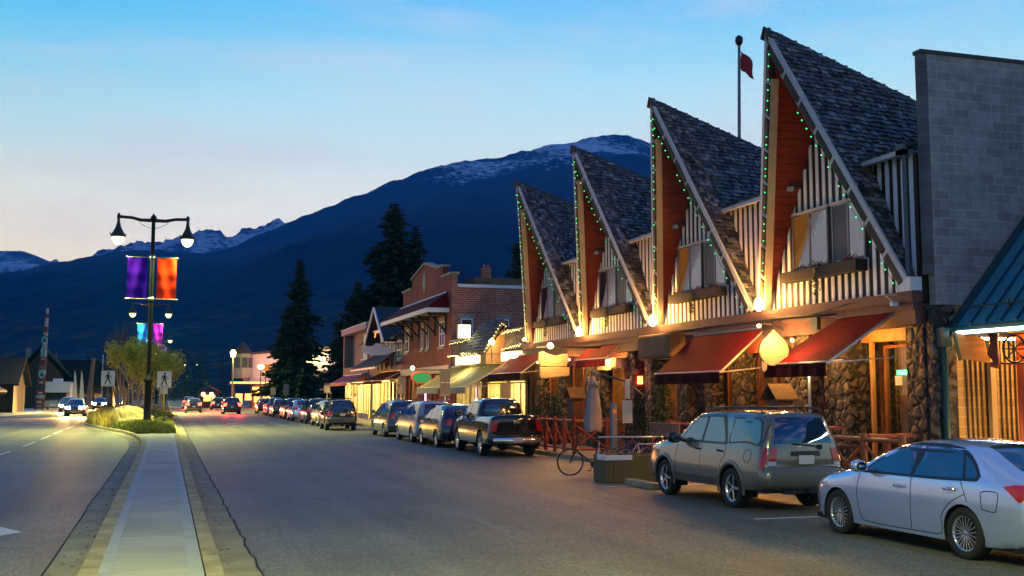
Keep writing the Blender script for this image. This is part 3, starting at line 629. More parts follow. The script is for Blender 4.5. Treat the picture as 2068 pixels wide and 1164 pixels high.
# header beam over the shops
hb = MB(); hb.box((14.98, 19.3, 3.86), (15.45, 45.6, 4.02)); hb.box((15.03, 19.3, 3.55), (15.45, 45.6, 3.86)); hb.box((14.93, 19.25, 4.02), (15.19, 45.62, 4.26)); hb.build('header_beam', HEAD, lodge)
en = MB(); en.box((14.9, 19.26, 4.25), (15.19, 19.75, 4.55)); en.build('end_block', WHITE, lodge)
dp = MB(); dp.tube([(14.98,19.42,4.3),(14.98,19.42,7.3)], .05); dp.box((14.86,19.3,7.2),(15.12,19.55,7.42)); dp.build('downpipe', mat('grey_downpipe', (.09,.11,.13), .5), lodge)
# stone pillars and stone walls at street level
PIL = [(19.28,19.92,.62),(21.95,22.6,.55),(23.6,24.9,.3),(27.0,27.6,.5),(28.7,29.2,.4),(30.3,31.0,.4),(32.9,33.5,.5),(34.3,34.95,.5),(37.3,38.9,.5),(41.4,42.0,.5),(44.2,44.9,.5)]
for a, b, d in PIL:
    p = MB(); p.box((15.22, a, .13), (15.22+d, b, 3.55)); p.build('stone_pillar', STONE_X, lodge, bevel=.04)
# shop fronts between the pillars: wood frames, panes, a room behind each
WOODF = mat('varnished_frame', (.30,.11,.035), .4, noise_=.3, nscale=5, stretch=(1,1,.2)); WOODY = mat('pine_header', (.34,.20,.07), .55, noise_=.35, nscale=7, stretch=(1,1,1)); DKRED = mat('dark_red_frame', (.12,.025,.018), .5)
SG = glass('shop_glass', (.95,.95,.95), .10); ROOMW = mat('shop_wall', (.30,.13,.045), .85, noise_=.5, nscale=2.5); ROOMF = mat('shop_floor', (.16,.08,.04), .6); GOODS = [mat('goods_%d' % k if 0 else n_, c_, .7) for k, (n_, c_) in enumerate([('red_goods',(.45,.05,.03)),('cream_goods',(.6,.5,.35)),('green_goods',(.08,.2,.06)),('blue_goods',(.05,.12,.35)),('orange_goods',(.55,.2,.03))])]
def shopfront(parent, y0, y1, ztop, xf, depth=2.6, fm=WOODF, mull=2, lit=55, col=(1,.62,.25), sill=.55, wallm=ROOMW, clutter=5, seed=0, pane=SG, roomh=None):
    rr = random.Random(seed+int(y0*10)); f = MB(); t = .07; zt = ztop
    f.box((xf-.05,y0,.13),(xf+.03,y0+t,zt)); f.box((xf-.05,y1-t,.13),(xf+.03,y1,zt)); f.box((xf-.05,y0+t,zt-t),(xf+.03,y1-t,zt)); f.box((xf-.05,y0+t,.13),(xf+.03,y1-t,sill))
    for k in range(1, mull): yy = y0+(y1-y0)*k/mull; f.box((xf-.045,yy-.03,sill),(xf+.025,yy+.03,zt-t))
    W_ = f.build('shop_window', fm, parent)
    g_ = MB(); g_.quad((xf-.01,y0+t,sill),(xf-.01,y0+t,zt-t),(xf-.01,y1-t,zt-t),(xf-.01,y1-t,sill)); g_.build('pane', pane, W_)
    r_ = MB(); x1 = xf+depth; h = roomh or zt+.1
    r_.box((x1,y0-.2,.1),(x1+.1,y1+.2,h+.1)); r_.box((xf+.04,y0-.3,.1),(x1,y0-.2,h+.1)); r_.box((xf+.04,y1+.2,.1),(x1,y1+.3,h+.1)); r_.box((xf+.04,y0-.2,h),(x1,y1+.2,h+.1))
    r_.build('interior', wallm, W_)
    fl = MB(); fl.box((xf+.04,y0-.2,.1),(x1,y1+.2,.16)); fl.build('interior_floor', ROOMF, W_)
    cl = {}
    for k in range(clutter):
        m_ = rr.choice(GOODS); mb_ = cl.setdefault(m_.name, MB()); xx = rr.uniform(xf+.25, x1-.3); yy = rr.uniform(y0+.1, y1-.3); zz = rr.choice((.16,.5,.8,1.1,1.4,1.7,2.0)); s_ = rr.uniform(.08,.3)
        mb_.box((xx,yy,zz),(xx+s_*.5,yy+s_,zz+rr.uniform(.1,.45)))
    for k_, mb_ in cl.items(): mb_.build('display_goods', MATS[k_], W_)
    if lit: light('shop_light', (xf+depth*.45,(y0+y1)/2,min(h-.35,zt-.2)), lit, col, .12, parent=W_)
    return W_
D1 = shopfront(lodge, 20.35, 21.6, 3.2, 15.95, mull=1, lit=45, clutter=6, seed=3)
# wooden header and recessed entrance beside the first pillar
hd = MB(); hd.box((15.6, 19.95, 3.27), (15.8, 22.0, 3.55)); hd.slab([(15.55,19.95,3.28),(15.55,22.9,3.28),(15.55,22.9,3.55),(15.55,19.95,3.55)], (.04,0,0)); hd.build('pine_header', WOODY, lodge)
rc = MB(); rc.box((16.2,21.6,.13),(16.3,23.6,3.55)); rc.build('stone_wall', STONE_X, lodge)
pp = MB(); pp.box((15.6,21.62,.13),(15.68,21.72,3.27)); pp.build('door_post', mat('amber_post', (.55,.28,.09), .4), lodge)
nl = MB(); nl.box((15.99,20.62,2.52),(16.02,21.25,2.62)); tag(nl.build('open_sign_tube', emis('green_neon', (.05,1,.18), 14), None), 'glowing green neon bar in the glass door beside the right-hand stone pillar', 'neon sign')
ds = MB(); ds.box((15.90,20.95,2.28),(15.905,21.2,2.5)); tag(ds.build('door_notice', mat('paper', (.7,.7,.7), .7), None), 'white paper notice taped to the glass just under the green neon bar', 'notice')
shopfront(lodge, 24.95, 26.95, 3.2, 15.75, mull=2, lit=40, seed=5, fm=DKRED)
shopfront(lodge, 27.65, 28.65, 3.0, 15.75, mull=1, lit=30, seed=6)
shopfront(lodge, 31.05, 32.85, 3.0, 15.7, mull=2, lit=60, seed=7, fm=WOODY)
shopfront(lodge, 33.55, 34.25, 3.0, 16.1, mull=1, lit=30, seed=8, fm=DKRED, col=(1,.12,.03), clutter=3)
shopfront(lodge, 35.0, 37.25, 3.2, 15.7, mull=2, lit=90, seed=9, col=(1,.68,.22))
shopfront(lodge, 38.95, 41.35, 3.2, 15.7, mull=2, lit=45, seed=10)
shopfront(lodge, 42.05, 44.15, 3.2, 15.7, mull=2, lit=40, seed=12)
for a, b in ((29.2,30.3),(22.6,23.6)): bkw = MB(); bkw.box((15.5,a,.13),(15.6,b,3.55)); bkw.build('stone_wall', STONE_X, lodge)
tw = MB(); tw.box((15.4,24.9,3.2),(15.5,45.5,3.56)); tw.build('transom_board', DKRED, lodge)
av = MB(); av.box((15.0,35.35,3.0),(15.35,35.85,3.35)); [av.box((14.985,35.4,3.03+.09*k),(15.0,35.8,3.07+.09*k)) for k in range(3)]
av.box((15.05,35.9,2.95),(15.4,37.2,3.32)); av.build('vent_panel', mat('cream_siding', (.6,.5,.36), .6), lodge)
lr = MB(); lr.box((15.18,33.78,2.42),(15.3,33.95,2.68)); tag(lr.build('door_lantern', emis('red_lamp', (1,.10,.02), 18), None), 'small glowing red lantern beside the recessed doorway between two stone pillars', 'lantern')
light('red_doorway_light', (15.1,33.86,2.55), 14, (1,.12,.03), .08)
# awnings
RED_A = mat('red_awning', (.17,.005,.005), .8, spec=.1); RED_B = mat('orange_stripe', (.19,.010,.007), .8, spec=.1); VAL = mat('awning_valance', (.055,.006,.007), .9, spec=.1)
def awning(parent, y0, y1, xt, zt, xb, zb, ma, mb_, mv, vh=.26, yb0=None, yb1=None, stripes=True, vm=None, arm=True, sag=0):
    """striped fabric between a roller at the wall and a front bar, with a hanging valance"""
    yb0 = y0 if yb0 is None else yb0; yb1 = y1 if yb1 is None else yb1
    n = max(12, int((y1-y0)/.075)) if stripes else 6
    A_ = MB(); B_ = MB(); ns = 8
    for k in range(n):
        for s in range(ns):
            def pt(kk, ss): t = ss/ns; u = kk/n; return ((xt+(xb-xt)*t), (y0+(y1-y0)*u)*(1-t)+(yb0+(yb1-yb0)*u)*t, zt+(zb-zt)*t - sag*math.sin(math.pi*t) + .006*math.sin(kk*2.1))
            tgt = A_ if (k % 3 or not stripes) else B_
            q = [pt(k,s), pt(k+1,s), pt(k+1,s+1), pt(k,s+1)]
            tgt.add(q, [(0,1,2,3)], True); tgt.add([(a,b,c-.008) for a,b,c in q], [(3,2,1,0)])
    aw = A_.build('awning', ma, parent)
    if B_.v: B_.build('stripe', mb_, aw)
    V = MB(); nn = 24
    vt = [(xb-.03, yb0+(yb1-yb0)*k/nn) for k in range(nn+1)]
    vsv = [(x+.012*math.sin(k*1.9), y, zb-.02) for k, (x, y) in enumerate(vt)] + [(x+.03*math.sin(k*1.3), y, zb-vh-.01*abs(math.sin(k*1.1))) for k, (x, y) in enumerate(vt)]
    V.add(vsv, [(k, k+1, nn+2+k, nn+1+k) for k in range(nn)], True)
    V.build('valance', mv, aw)
    T = MB(); T.tube([(xb-.02,yb0-.02,zb),(xb-.02,yb1+.02,zb)], .022); T.tube([(xt,y0-.02,zt+.03),(xt,y1+.02,zt+.03)], .05)
    for yy, yb_ in ((y0+.01,yb0+.01),(y1-.01,yb1-.01)):
        T.beam((xt, yy, zt-.05), (xb, yb_, zb-.03), .03, .05)
        if arm: T.beam((xt+.05, yy, zb+.12), (xb, yb_, zb-.02), .025, .03)
    T.build('awning_frame', mat('awning_frame', (.42,.40,.38), .4, .4), aw)
    return aw
awning(lodge, 20.05, 22.05, 15.05, 3.86, 13.34, 2.76, RED_A, RED_B, VAL, .3, 20.05, 22.55)
awning(lodge, 25.49, 29.45, 15.05, 3.80, 13.75, 2.67, RED_A, RED_B, VAL, .3)
awning(lodge, 35.05, 38.0, 15.1, 3.9, 14.5, 3.33, RED_A, RED_B, RED_B, .28)
awning(lodge, 42.9, 47.6, 15.1, 3.82, 13.95, 2.98, RED_A, RED_A, VAL, .3, stripes=False)
bc = MB(); bc.box((14.45,29.95,3.2),(15.03,32.3,3.95)); bc.build('brown_canopy', mat('brown_canvas', (.16,.09,.035), .8, noise_=.25, nscale=3), lodge, bevel=.08)
# bulbs fixed under the header, behind the awnings
for y, e in ((21.2,120),(23.9,190),(26.3,150),(28.4,90),(31.8,110),(36.2,150),(39.8,110),(43.6,140)):
    b = MB(); b.ball((14.92,y,3.42), .05, 6); o = b.build('under_awning_lamp', emis('under_awning_bulb', (1,.6,.2), 8), lodge); light('lamp_light', (14.8,y,3.3), e, (1,.44,.08), .06, parent=lodge)
# corner lanterns and floods tucked between the gables
FLOOD = emis('flood_glow', (1,.62,.20), 60)
for i, (y, lab) in enumerate(((25.18,'glowing floodlight at the foot of the nearest A-frame gable'),(31.75,'glowing floodlight between the second and third A-frame gables from the block wall'),(38.3,'glowing floodlight between the third gable and the farthest one'),(44.85,'glowing floodlight at the outer foot of the farthest A-frame gable'))):
    t = thing('floodlight', (14.75, y, 4.26), lab, 'floodlight', 'floodlights at the feet of the gables')
    a = MB(); a.box((14.72,y-.05,4.26),(14.82,y+.05,4.30)); a.lathe([(.03,.04),(.075,.08),(.085,.13)], (14.75,y,4.26), 12); a.build('housing', BLACKM, t)
    b = MB(); b.ball((14.75,y,4.42), .12 if i < 3 else .07, 8, 1.5); b.build('bulb', FLOOD, t)
    light('flood_light', (14.72,y-.06,4.56), (330,330,330,90)[i], (1,.42,.08), .05, parent=t); light('flood_light', (14.5,y-.12,4.75), (170,170,170,40)[i], (1,.42,.08), .1, parent=t)
for i, (y, e) in enumerate(((19.55,0),(26.25,2),(32.8,2),(39.35,2))):
    if e: light('gable_glow', (14.85, y-.15-.55*0, 4.6), e, (1,.5,.14), .05)
# green string lights along each rake
GB = emis('green_bulb', (.02,1,.22), 4); WIRE = mat('wire', (.01,.02,.012), .6)
bulb_me = None
ordn = ('nearest','second','third','farthest')
for i in range(4):
    for sgn in (-1, 1):
        A = apex(i); Rk = Vector((1.45, 3.12*sgn, -6.42)); rr = random.Random(i*2+sgn+9)
        t = thing('light_string', A, 'string of small green bulbs along the %s slope of the %s A-frame gable' % ('right' if sgn < 0 else 'left', ordn[i]), 'string lights', 'green string lights on the gables')
        inn = Vector((-.09, -.30*sgn*.86, -.12)); pts = []; nb = 24
        for k in range(61): u = .04 + .95*k/60; pts.append(A + Rk*u + inn + Vector((0, .015*math.sin(k*1.7), -.02*abs(math.sin(k*.8)))))
        wv = MB(); wv.tube(pts, .006, 4); wv.build('wire', WIRE, t)
        for k in range(nb):
            u = .06 + .93*(k+rr.uniform(-.3,.3))/nb
            if (sgn < 0 and i == 0 and u < .3) or rr.random() < .12: continue
            p = A + Rk*u + inn + Vector((-.02, 0, -.03)); 
            if bulb_me is None: b = MB(); b.ball((0,0,0), .015, 5); o = b.build('bulb', GB, t, local=True); bulb_me = o.data
            else: o = bpy.data.objects.new('bulb', bulb_me); o.parent = t; C.objects.link(o)
            o.location = BASE[t.name] @ p
        light('string_glow', A + Rk*.55 + inn*1.5, 2, (.05,1,.3), .8, parent=t)
# overhead wires and camera boxes near the right corner
wr = MB()
for s in range(3): wr.tube([(14.9, 21.2+s*.2, 4.15), (14.85, 23.2, 3.98-.06*s), (14.88, 25.0, 4.08)], .009, 4)
wr.tube([(14.9,23.0,4.0),(14.95,24.9,4.1)], .012, 4); wr.box((14.86,22.7,3.62),(14.96,22.95,4.0)); wr.build('cable', BLACKM, lodge)
cb = MB(); cb.box((14.76,19.70,3.96),(14.92,19.78,4.04)); cb.tube([(14.9,19.75,4.0),(14.6,19.75,4.2),(14.92,19.75,4.2)], .012, 5); cb.tube([(14.6,19.75,4.2),(14.6,20.05,4.2)], .012, 5); tag(cb.build('security_camera', WHITE, None), 'small white camera on a bracket at the right end of the header beam', 'camera')
# hanging signs
SIGNW = mat('sign_wood', (.62,.40,.16), .5, noise_=.25, nscale=2, stretch=(1,1,6)); BRASS = mat('sign_edge', (.55,.35,.15), .45)
s1 = thing('hanging_sign', (13.5, 36.6, 2.6), 'blank orange wooden sign shaped like a loaf on a plank', 'sign')
lf = [(-.55,.36),(-.56,.10),(-.46,-.14),(.50,-.14),(.58,.05),(.56,.33),(.35,.30),(.10,.24),(-.15,.30),(-.38,.40)]
n_ = MB(); n_.slab([(13.12+u,36.6,3.20+v) for u,v in lf], (0,.09,0)); n_.build('board', SIGNW, s1, bevel=.02)
n_ = MB(); n_.slab([(13.12+u,36.57,2.84+v) for u,v in [(-.52,.20),(-.50,-.17),(-.44,-.21),(.52,-.12),(.60,-.08),(.60,.20)]], (0,.09,0)); n_.build('lower_board', SIGNW, s1, bevel=.02)
n_ = MB(); n_.beam((15.0,36.64,3.75),(12.5,36.64,3.75),.04,.06); n_.tube([(12.75,36.64,3.75),(12.75,36.64,3.5)],.012); n_.tube([(13.5,36.64,3.75),(13.5,36.64,3.5)],.012)
for k in range(4): n_.tube([(13.1+.16*k,36.64,3.78),(13.15+.16*k,36.64,3.95),(13.22+.16*k,36.64,3.78)],.008,4)
n_.build('bracket', BLACKM, s1)
LAMPW = emis('warm_bulb', (1,.66,.25), 70)
b = MB(); b.ball((12.86,36.2,3.78),.10,8); b.build('lamp', LAMPW, s1); light('sign_light', (12.9,36.05,3.72), 110, (1,.6,.22), .06, parent=s1)
s2 = thing('hanging_sign', (13.4, 22.05, 2.8), 'blank round onion-shaped wooden sign glowing in lamp light between two red awnings', 'sign')
on = [(0,.42),(.06,.35),(.17,.27),(.28,.17),(.36,.04),(.375,-.08),(.33,-.22),(.22,-.34),(.10,-.39)]; pts = on + [(-u,v) for u,v in reversed(on[1:])]
n_ = MB(); n_.slab([(13.27+u,22.05,3.13+v) for u,v in pts], (0,.06,0)); n_.build('board', SIGNW, s2, bevel=.012)
n_ = MB(); n_.tube([(13.27+u,22.04,3.13+v) for u,v in pts+[pts[0]]], .016, 6); n_.build('rim', BRASS, s2)
n_ = MB(); n_.slab([(13.27+u,22.03,3.13+v) for u,v in [(-.32,-.30),(-.18,-.36),(-.2,-.5),(-.27,-.55),(-.32,-.5)]], (0,.05,0)); n_.build('lower_board', BRASS, s2)
n_ = MB(); n_.tube([(13.27,22.08,3.52),(13.27,22.08,3.78),(15.0,22.08,3.95)], .02); n_.tube([(13.02,22.08,3.38),(13.02,22.08,3.76)],.012); n_.tube([(13.5,22.08,3.36),(13.5,22.08,3.8),(13.0,22.08,3.76)],.012); n_.build('bracket', BLACKM, s2)
light('sign_light', (13.25,21.6,3.35), 75, (1,.66,.26), .05, parent=s2)
s3 = thing('sign_lamp', (14.3,24.4,3.8), 'small bright warm lamp on an arm above the gap between the two striped red awnings', 'lamp')
b = MB(); b.tube([(14.98,24.4,3.7),(14.6,24.4,3.86),(14.3,24.4,3.86)],.014); b.build('arm', BLACKM, s3); b = MB(); b.ball((14.28,24.4,3.80),.045,6); b.build('bulb', LAMPW, s3); light('lamp_light', (14.2,24.35,3.76), 35, (1,.62,.22), .04, parent=s3)
# lantern on a post in front of the first pillar
lt = thing('post_lantern', (13.9,21.6,.13), 'slim grey post with a small glowing box lantern beside the nearest red awning', 'lamp')
b = MB(); b.tube([(13.9,21.6,.13),(13.9,21.6,2.62)], .035); b.build('post', GREYMETAL, lt)
b = MB(); b.box((13.83,21.53,2.68),(13.97,21.67,2.92)); b.build('lamp_glass', emis('lantern_glow', (1,.6,.18), 5), lt)
b = MB(); b.lathe([(.12,2.92),(.02,3.02)], (13.9,21.6,0), 4); b.lathe([(.11,2.62),(.11,2.68)], (13.9,21.6,0), 4)
for sx in (-1,1):
    for sy in (-1,1): b.tube([(13.9+.075*sx,21.6+.075*sy,2.66),(13.9+.075*sx,21.6+.075*sy,2.93)], .008, 4)
b.build('cage', BLACKM, lt); light('lantern_light', (13.75,21.5,2.5), 45, (1,.6,.2), .08, parent=lt)
b = MB(); b.box((13.845,21.54,1.3),(13.86,21.66,1.62)); b.build('notice', mat('blue_notice', (.25,.32,.5), .6), lt)
# block fire wall behind the gables, orange lamp light painted into its lower blocks
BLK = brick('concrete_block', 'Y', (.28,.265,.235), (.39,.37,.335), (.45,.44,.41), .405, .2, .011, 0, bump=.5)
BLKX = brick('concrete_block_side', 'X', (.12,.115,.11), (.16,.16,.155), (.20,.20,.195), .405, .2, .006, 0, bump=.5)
fw = thing('block_wall_building', (17, 19.2, 0), 'tall grey concrete block wall with a river stone corner, beside the nearest gable', 'building')
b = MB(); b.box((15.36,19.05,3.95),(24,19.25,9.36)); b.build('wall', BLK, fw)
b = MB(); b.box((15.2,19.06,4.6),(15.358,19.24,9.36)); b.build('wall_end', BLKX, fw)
b = MB(); b.box((15.18,19.02,9.36),(24,19.28,9.44)); b.build('coping', BLACKM, fw)
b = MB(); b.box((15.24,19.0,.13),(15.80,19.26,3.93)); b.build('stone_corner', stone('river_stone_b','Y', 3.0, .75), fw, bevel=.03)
LIT_BLK = brick('lit_block', 'Y', (.46,.30,.12), (.38,.24,.09), (.62,.45,.25), .405, .2, .009, 0, bump=.4, nz=.15)
b = MB(); b.box((15.80,19.03,.13),(24,19.25,3.94)); b.build('lower_wall', LIT_BLK, fw)
# green metal-roofed porch building, nearest on the right
gp = thing('porch_building', (17.5,17,0), 'shop porch with steep teal metal roof, white light strip and slatted wall', 'building')
TEAL = mat('teal_metal_roof', (.05,.27,.34), .3, .3, noise_=.15, nscale=2); TEALD = mat('teal_fascia', (.012,.07,.065), .45)
def rp(x, y): return (x, y, 3.42 + (x-15.62)*1.15)
b = MB(); b.slab([rp(15.62,18.75), rp(15.62,8), rp(21,8), rp(21,18.75)], (-.06,0,.06)); b.build('roof', TEAL, gp)
b = MB(); y = 18.7
while y > 8.2: b.beam(Vector(rp(15.62,y))+Vector((-.07,0,.075)), Vector(rp(21,y))+Vector((-.07,0,.075)), .03, .05); y -= .42
b.build('roof_seam', mat('teal_seam', (.015,.09,.12), .4, .3), gp)
b = MB(); b.slab([rp(15.45,18.98), rp(15.45,18.78), rp(21,18.78), rp(21,18.98)], (0,0,.14)); b.slab([rp(15.40,18.98),rp(21,18.98),(21,18.98,rp(21,0)[2]-.45),(15.40,18.98,rp(15.4,0)[2]-.35)], (0,-.05,0)); b.build('rake_trim', TEALD, gp)
b = MB(); b.box((15.55,8,3.28),(15.66,18.76,3.46)); b.box((15.28,18.78,3.05),(15.5,18.98,3.45)); b.tube([(15.75,18.6,3.87),(15.75,8,3.87)],.02); b.tube([(15.75,17.4,3.75),(15.75,17.4,3.95)],.02); b.build('fascia', TEALD, gp)
b = MB(); b.box((15.52,8,3.30),(15.548,18.7,3.37)); b.build('light_strip', emis('led_white', (.75,.92,1), 7), gp); 
light('led_light', (15.42,14.5,3.3), 40, (.75,.9,1), .1, 'AREA', (0,R(75),0), .08, size_y=6, parent=gp)
b = MB(); b.tube([(15.42,18.93,.13),(15.42,18.93,3.2)], .075); b.build('post', TEALD, gp)
b = MB(); y = 18.99; x = 16.0
SLAT = mat('brown_slat', (.03,.011,.006), .5)
while x < 20:
    if abs(x-16.62) > .1: b.box((x,18.985,.4),(x+.034,19.012,3.3))
    x += .125
b.box((15.9,18.96,3.3),(21,19.02,3.38)); b.build('slats', SLAT, gp)
b = MB(); b.box((16.52,18.86,.13),(16.66,18.97,3.28)); b.build('post', mat('sand_post', (.35,.26,.15), .6), gp)
b = MB(); b.tube([(16.72,18.2,.13),(16.72,18.2,3.3)], .10, 12); b.build('post', mat('red_brown_post', (.28,.05,.02), .45), gp)
b = MB(); b.box((16.1,18.6,3.2),(17.2,18.62,3.25)); b.build('tube_lamp', emis('tube_white', (1,.93,.7), 14), gp)
light('slat_light', (16.7,18.15,3.1), 170, (1,.48,.08), .3, parent=gp); light('slat_light', (17.6,17.6,1.6), 140, (1,.46,.07), .3, parent=gp); light('slat_light', (15.9,18.2,1.2), 35, (1,.55,.14), .3, parent=gp)
hs = thing('hanging_sign', (16.0,17.9,2.9), 'blank tilted wooden board sign hanging under the teal roof edge', 'sign')
b = MB(); b.slab([(15.37,18.5,3.33),(15.49,18.5,2.80),(16.12,18.4,2.71),(15.98,18.4,3.22)], (.02,.08,0)); b.build('board', mat('honey_board', (.50,.22,.06), .45, noise_=.3, nscale=3, stretch=(1,1,4)), hs, bevel=.01)
b = MB(); b.beam((15.33,18.5,3.36),(15.46,18.5,2.76),.05,.05); b.tube([(15.7,18.5,3.25),(15.7,18.5,3.5)],.01); b.build('frame', TEALD, hs)
wg = thing('wagon_wheel', (16.3,18.0,2.99), 'dark wagon wheel ornament mounted on a scrolled red-brown bracket under the teal roof', 'ornament')
b = MB(); c = Vector((16.24,17.85,2.98))
yv = Vector((.95,-.3,0)).normalized()
ring = [c + yv*(.23*math.cos(2*math.pi*k/32)) + Vector((0,0,.27*math.sin(2*math.pi*k/32))) for k in range(33)]
b.tube(ring, .022, 6, False); b.build('rim', BLACKM, wg)
b = MB()
for k in range(8): a = math.pi*k/4; b.tube([c, c + yv*(.21*math.cos(a)) + Vector((0,0,.25*math.sin(a)))], .014, 6)
b.build('spokes', BLACKM, wg); b = MB(); b.ball(c, .06, 6); b.build('hub', mat('hub_bronze', (.35,.12,.03), .4), wg)
b = MB(); b.tube([(15.96,18.1,3.35),(15.97,18.1,3.1),(15.93,18.1,2.9),(16.0,18.1,2.75),(15.95,18.1,2.62)], [.11,.08,.12,.07,.09], 10); b.tube([(15.9,18.15,2.70),(17.2,17.5,2.68)],.025); b.build('bracket', mat('red_brown_post', (.28,.05,.02), .45), wg)
# ------------------------------------------------------------ low shop with a shingled dormer and lit sign boxes
SHI = island('dormer_shingles', [(.04,.035,.035),(.08,.07,.065),(.12,.105,.10)], .65, .35)
SHG = mat('old_shingles', (.07,.065,.06), .7, noise_=.4, nscale=5)
lo = thing('corner_shop', (15.3, 52.5, 0), 'low shop with a steep shingled dormer, glowing sign boxes and two yellow awnings', 'building')
b = MB(); b.box((15.25,45.65,2.7),(22,59.3,4.98)); b.box((15.35,46.2,.13),(15.6,46.6,2.7)); b.box((15.3,53.0,.13),(15.6,53.5,2.7)); b.build('wall', mat('shingle_wall', (.075,.03,.02), .7, noise_=.4, nscale=6), lo)
b = MB(); b.box((15.1,45.65,4.985),(22,59.3,5.07)); b.build('coping', mat('grey_coping', (.25,.26,.28), .6), lo)
b = MB(); 
z = 4.25
ms = [MB(),MB(),MB()]
shakes(ms, lambda k: (Vector((15.22,45.7,4.15+.16*k)), 13.5), None, 5, Vector((0,1,0)), Vector((0,0,1)), Vector((-1,0,0)), pitch=.15, seed=5)
ms[0].build('shingles', SHI, lo)
# dormer: ridge along the street side, gable facing the camera
def dorm(x, y, z): return (x,y,z)
b = MB(); 
ms = [MB(),MB(),MB()]
yA, yB = 49.1, 53.2
rg = Vector((15.1, yA, 5.50)); ev = Vector((14.2, yA, 4.14)); upd = (rg-ev); ul = upd.length; upd.normalize(); nrm = Vector((-upd.z,0,upd.x))
b.slab([ev, ev+Vector((0,yB+.4-yA,0)), rg+Vector((0,yB-yA,0)), rg], -nrm*.08); rg2 = Vector((16.2,yA,3.98)); b.slab([rg, rg+Vector((0,yB-yA,0)), rg2+Vector((0,yB-yA,0)), rg2], (.05,0,.05)); b.build('dormer_roof', SHG, lo)
shakes(ms, lambda k: (ev + upd*(.2*k) + nrm*.01, yB+.3-yA-.05*k), None, int(ul/.2)+1, Vector((0,1,0)), upd, nrm, pitch=.2, wid=(.2,.4), seed=6)
ms[0].build('shingles', SHI, lo)
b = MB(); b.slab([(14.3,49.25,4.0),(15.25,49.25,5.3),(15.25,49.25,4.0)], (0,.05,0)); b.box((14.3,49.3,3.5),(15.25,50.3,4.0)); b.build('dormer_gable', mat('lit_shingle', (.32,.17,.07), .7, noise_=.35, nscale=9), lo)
SB = emis('sign_box', (1,.92,.45), 6)
for (y0,y1,lab) in ((51.9,56.6,'wide'),(46.7,49.0,'short')):
    z1 = 4.05; b = MB(); b.box((14.72 if y0 > 50 else 14.95,y0,z1-.46),(15.2,y1,z1)); sb_ = b.build('sign_cabinet', mat('sign_cabinet', (.3,.28,.12), .5), lo)
    q = MB(); x = (14.715 if y0 > 50 else 14.945); q.quad((x,y0+.05,z1-.42),(x,y1-.05,z1-.42),(x,y1-.05,z1-.04),(x,y0+.05,z1-.04)); q.quad((x+.02,y0-.006,z1-.42),(x+.3,y0-.006,z1-.42),(x+.3,y0-.006,z1-.04),(x+.02,y0-.006,z1-.04)); q.build('sign_face', SB, sb_)
sq = thing('box_sign', (14.7, 54.0, 5.3), 'glowing blank square sign box projecting beside the brick side wall', 'sign')
b = MB(); b.box((14.15,53.95,4.92),(14.85,54.15,5.66)); b.build('cabinet', mat('sign_cabinet', (.3,.28,.12), .5), sq)
b = MB(); b.quad((14.19,53.945,4.96),(14.81,53.945,4.96),(14.81,53.945,5.62),(14.19,53.945,5.62)); b.build('sign_face', SB, sq)
b = MB(); b.box((14.85,54.0,5.1),(15.25,54.08,5.16)); b.build('bracket', BLACKM, sq)
light('sign_glow', (14.3,53.6,5.2), 20, (1,.9,.5), .2, parent=sq); light('sign_glow', (14.2,54.2,3.7), 170, (1,.85,.4), .3, parent=lo); light('sign_glow', (14.4,48,3.7), 60, (1,.85,.4), .2, parent=lo)
dl = thing('dormer_lamp', (14.5,49.0,4.6), 'bright amber globe lamp on a stalk in front of the shingled dormer gable', 'lamp')
b = MB(); b.tube([(14.5,49.0,3.6),(14.5,49.0,4.4)],.02); b.build('stalk', BLACKM, dl); b = MB(); b.ball((14.5,49.0,4.52),.13,8); b.build('globe', LAMPW, dl); light('lamp_light', (14.4,48.8,4.55), 70, (1,.5,.1), .1, parent=dl)
WB = emis('warm_white_bulb', (1,.80,.3), 7); wb_me = None
def stringl(pts, n, lab, sag=.0):
    global wb_me
    t = thing('light_string', pts[0], lab, 'string lights', 'warm white string lights on the low shop'); rr = random.Random(len(lab))
    P = [Vector(p) for p in pts]; seg = [(P[i+1]-P[i]).length for i in range(len(P)-1)]; tot = sum(seg); w_ = MB(); w_.tube(P, .005, 4); w_.build('wire', WIRE, t)
    for k in range(n):
        d = tot*(k+.5)/n; i = 0
        while d > seg[i] and i < len(seg)-1: d -= seg[i]; i += 1
        p = P[i].lerp(P[i+1], d/seg[i]) + Vector((-.02, 0, rr.uniform(-.06,.02)))
        if wb_me is None: bb = MB(); bb.ball((0,0,0), .019, 4); o = bb.build('bulb', WB, t, local=True); wb_me = o.data
        else: o = bpy.data.objects.new('bulb', wb_me); o.parent = t; C.objects.link(o)
        o.location = BASE[t.name] @ p
stringl([(14.98,46.0,4.98),(14.98,49.0,4.95)], 16, 'upper row of warm bulbs right of the shingled dormer')
stringl([(14.98,46.0,4.28),(14.98,49.0,4.2)], 16, 'lower row of warm bulbs right of the shingled dormer')
stringl([(14.98,54.2,4.95),(14.98,59.0,4.85)], 14, 'upper row of warm bulbs below the square box sign')
stringl([(14.1,50,4.05),(14.1,53.6,4.02),(14.9,59.0,4.2)], 26, 'row of warm bulbs along the lower edge of the dormer roof')
stringl([(14.15,49.1,4.0),(15.05,49.05,5.5),(15.7,49.1,4.6)], 16, 'warm bulbs climbing the two edges of the dormer gable')
YEL = mat('yellow_awning', (.46,.34,.09), .8, spec=.1); YEL2 = mat('yellow_stripe', (.36,.27,.10), .7); YV = mat('yellow_valance', (.34,.30,.24), .8)
awning(lo, 48.8, 53.6, 15.2, 3.56, 13.4, 2.42, YEL, YEL2, YV, .3, 49.6, 54.4)
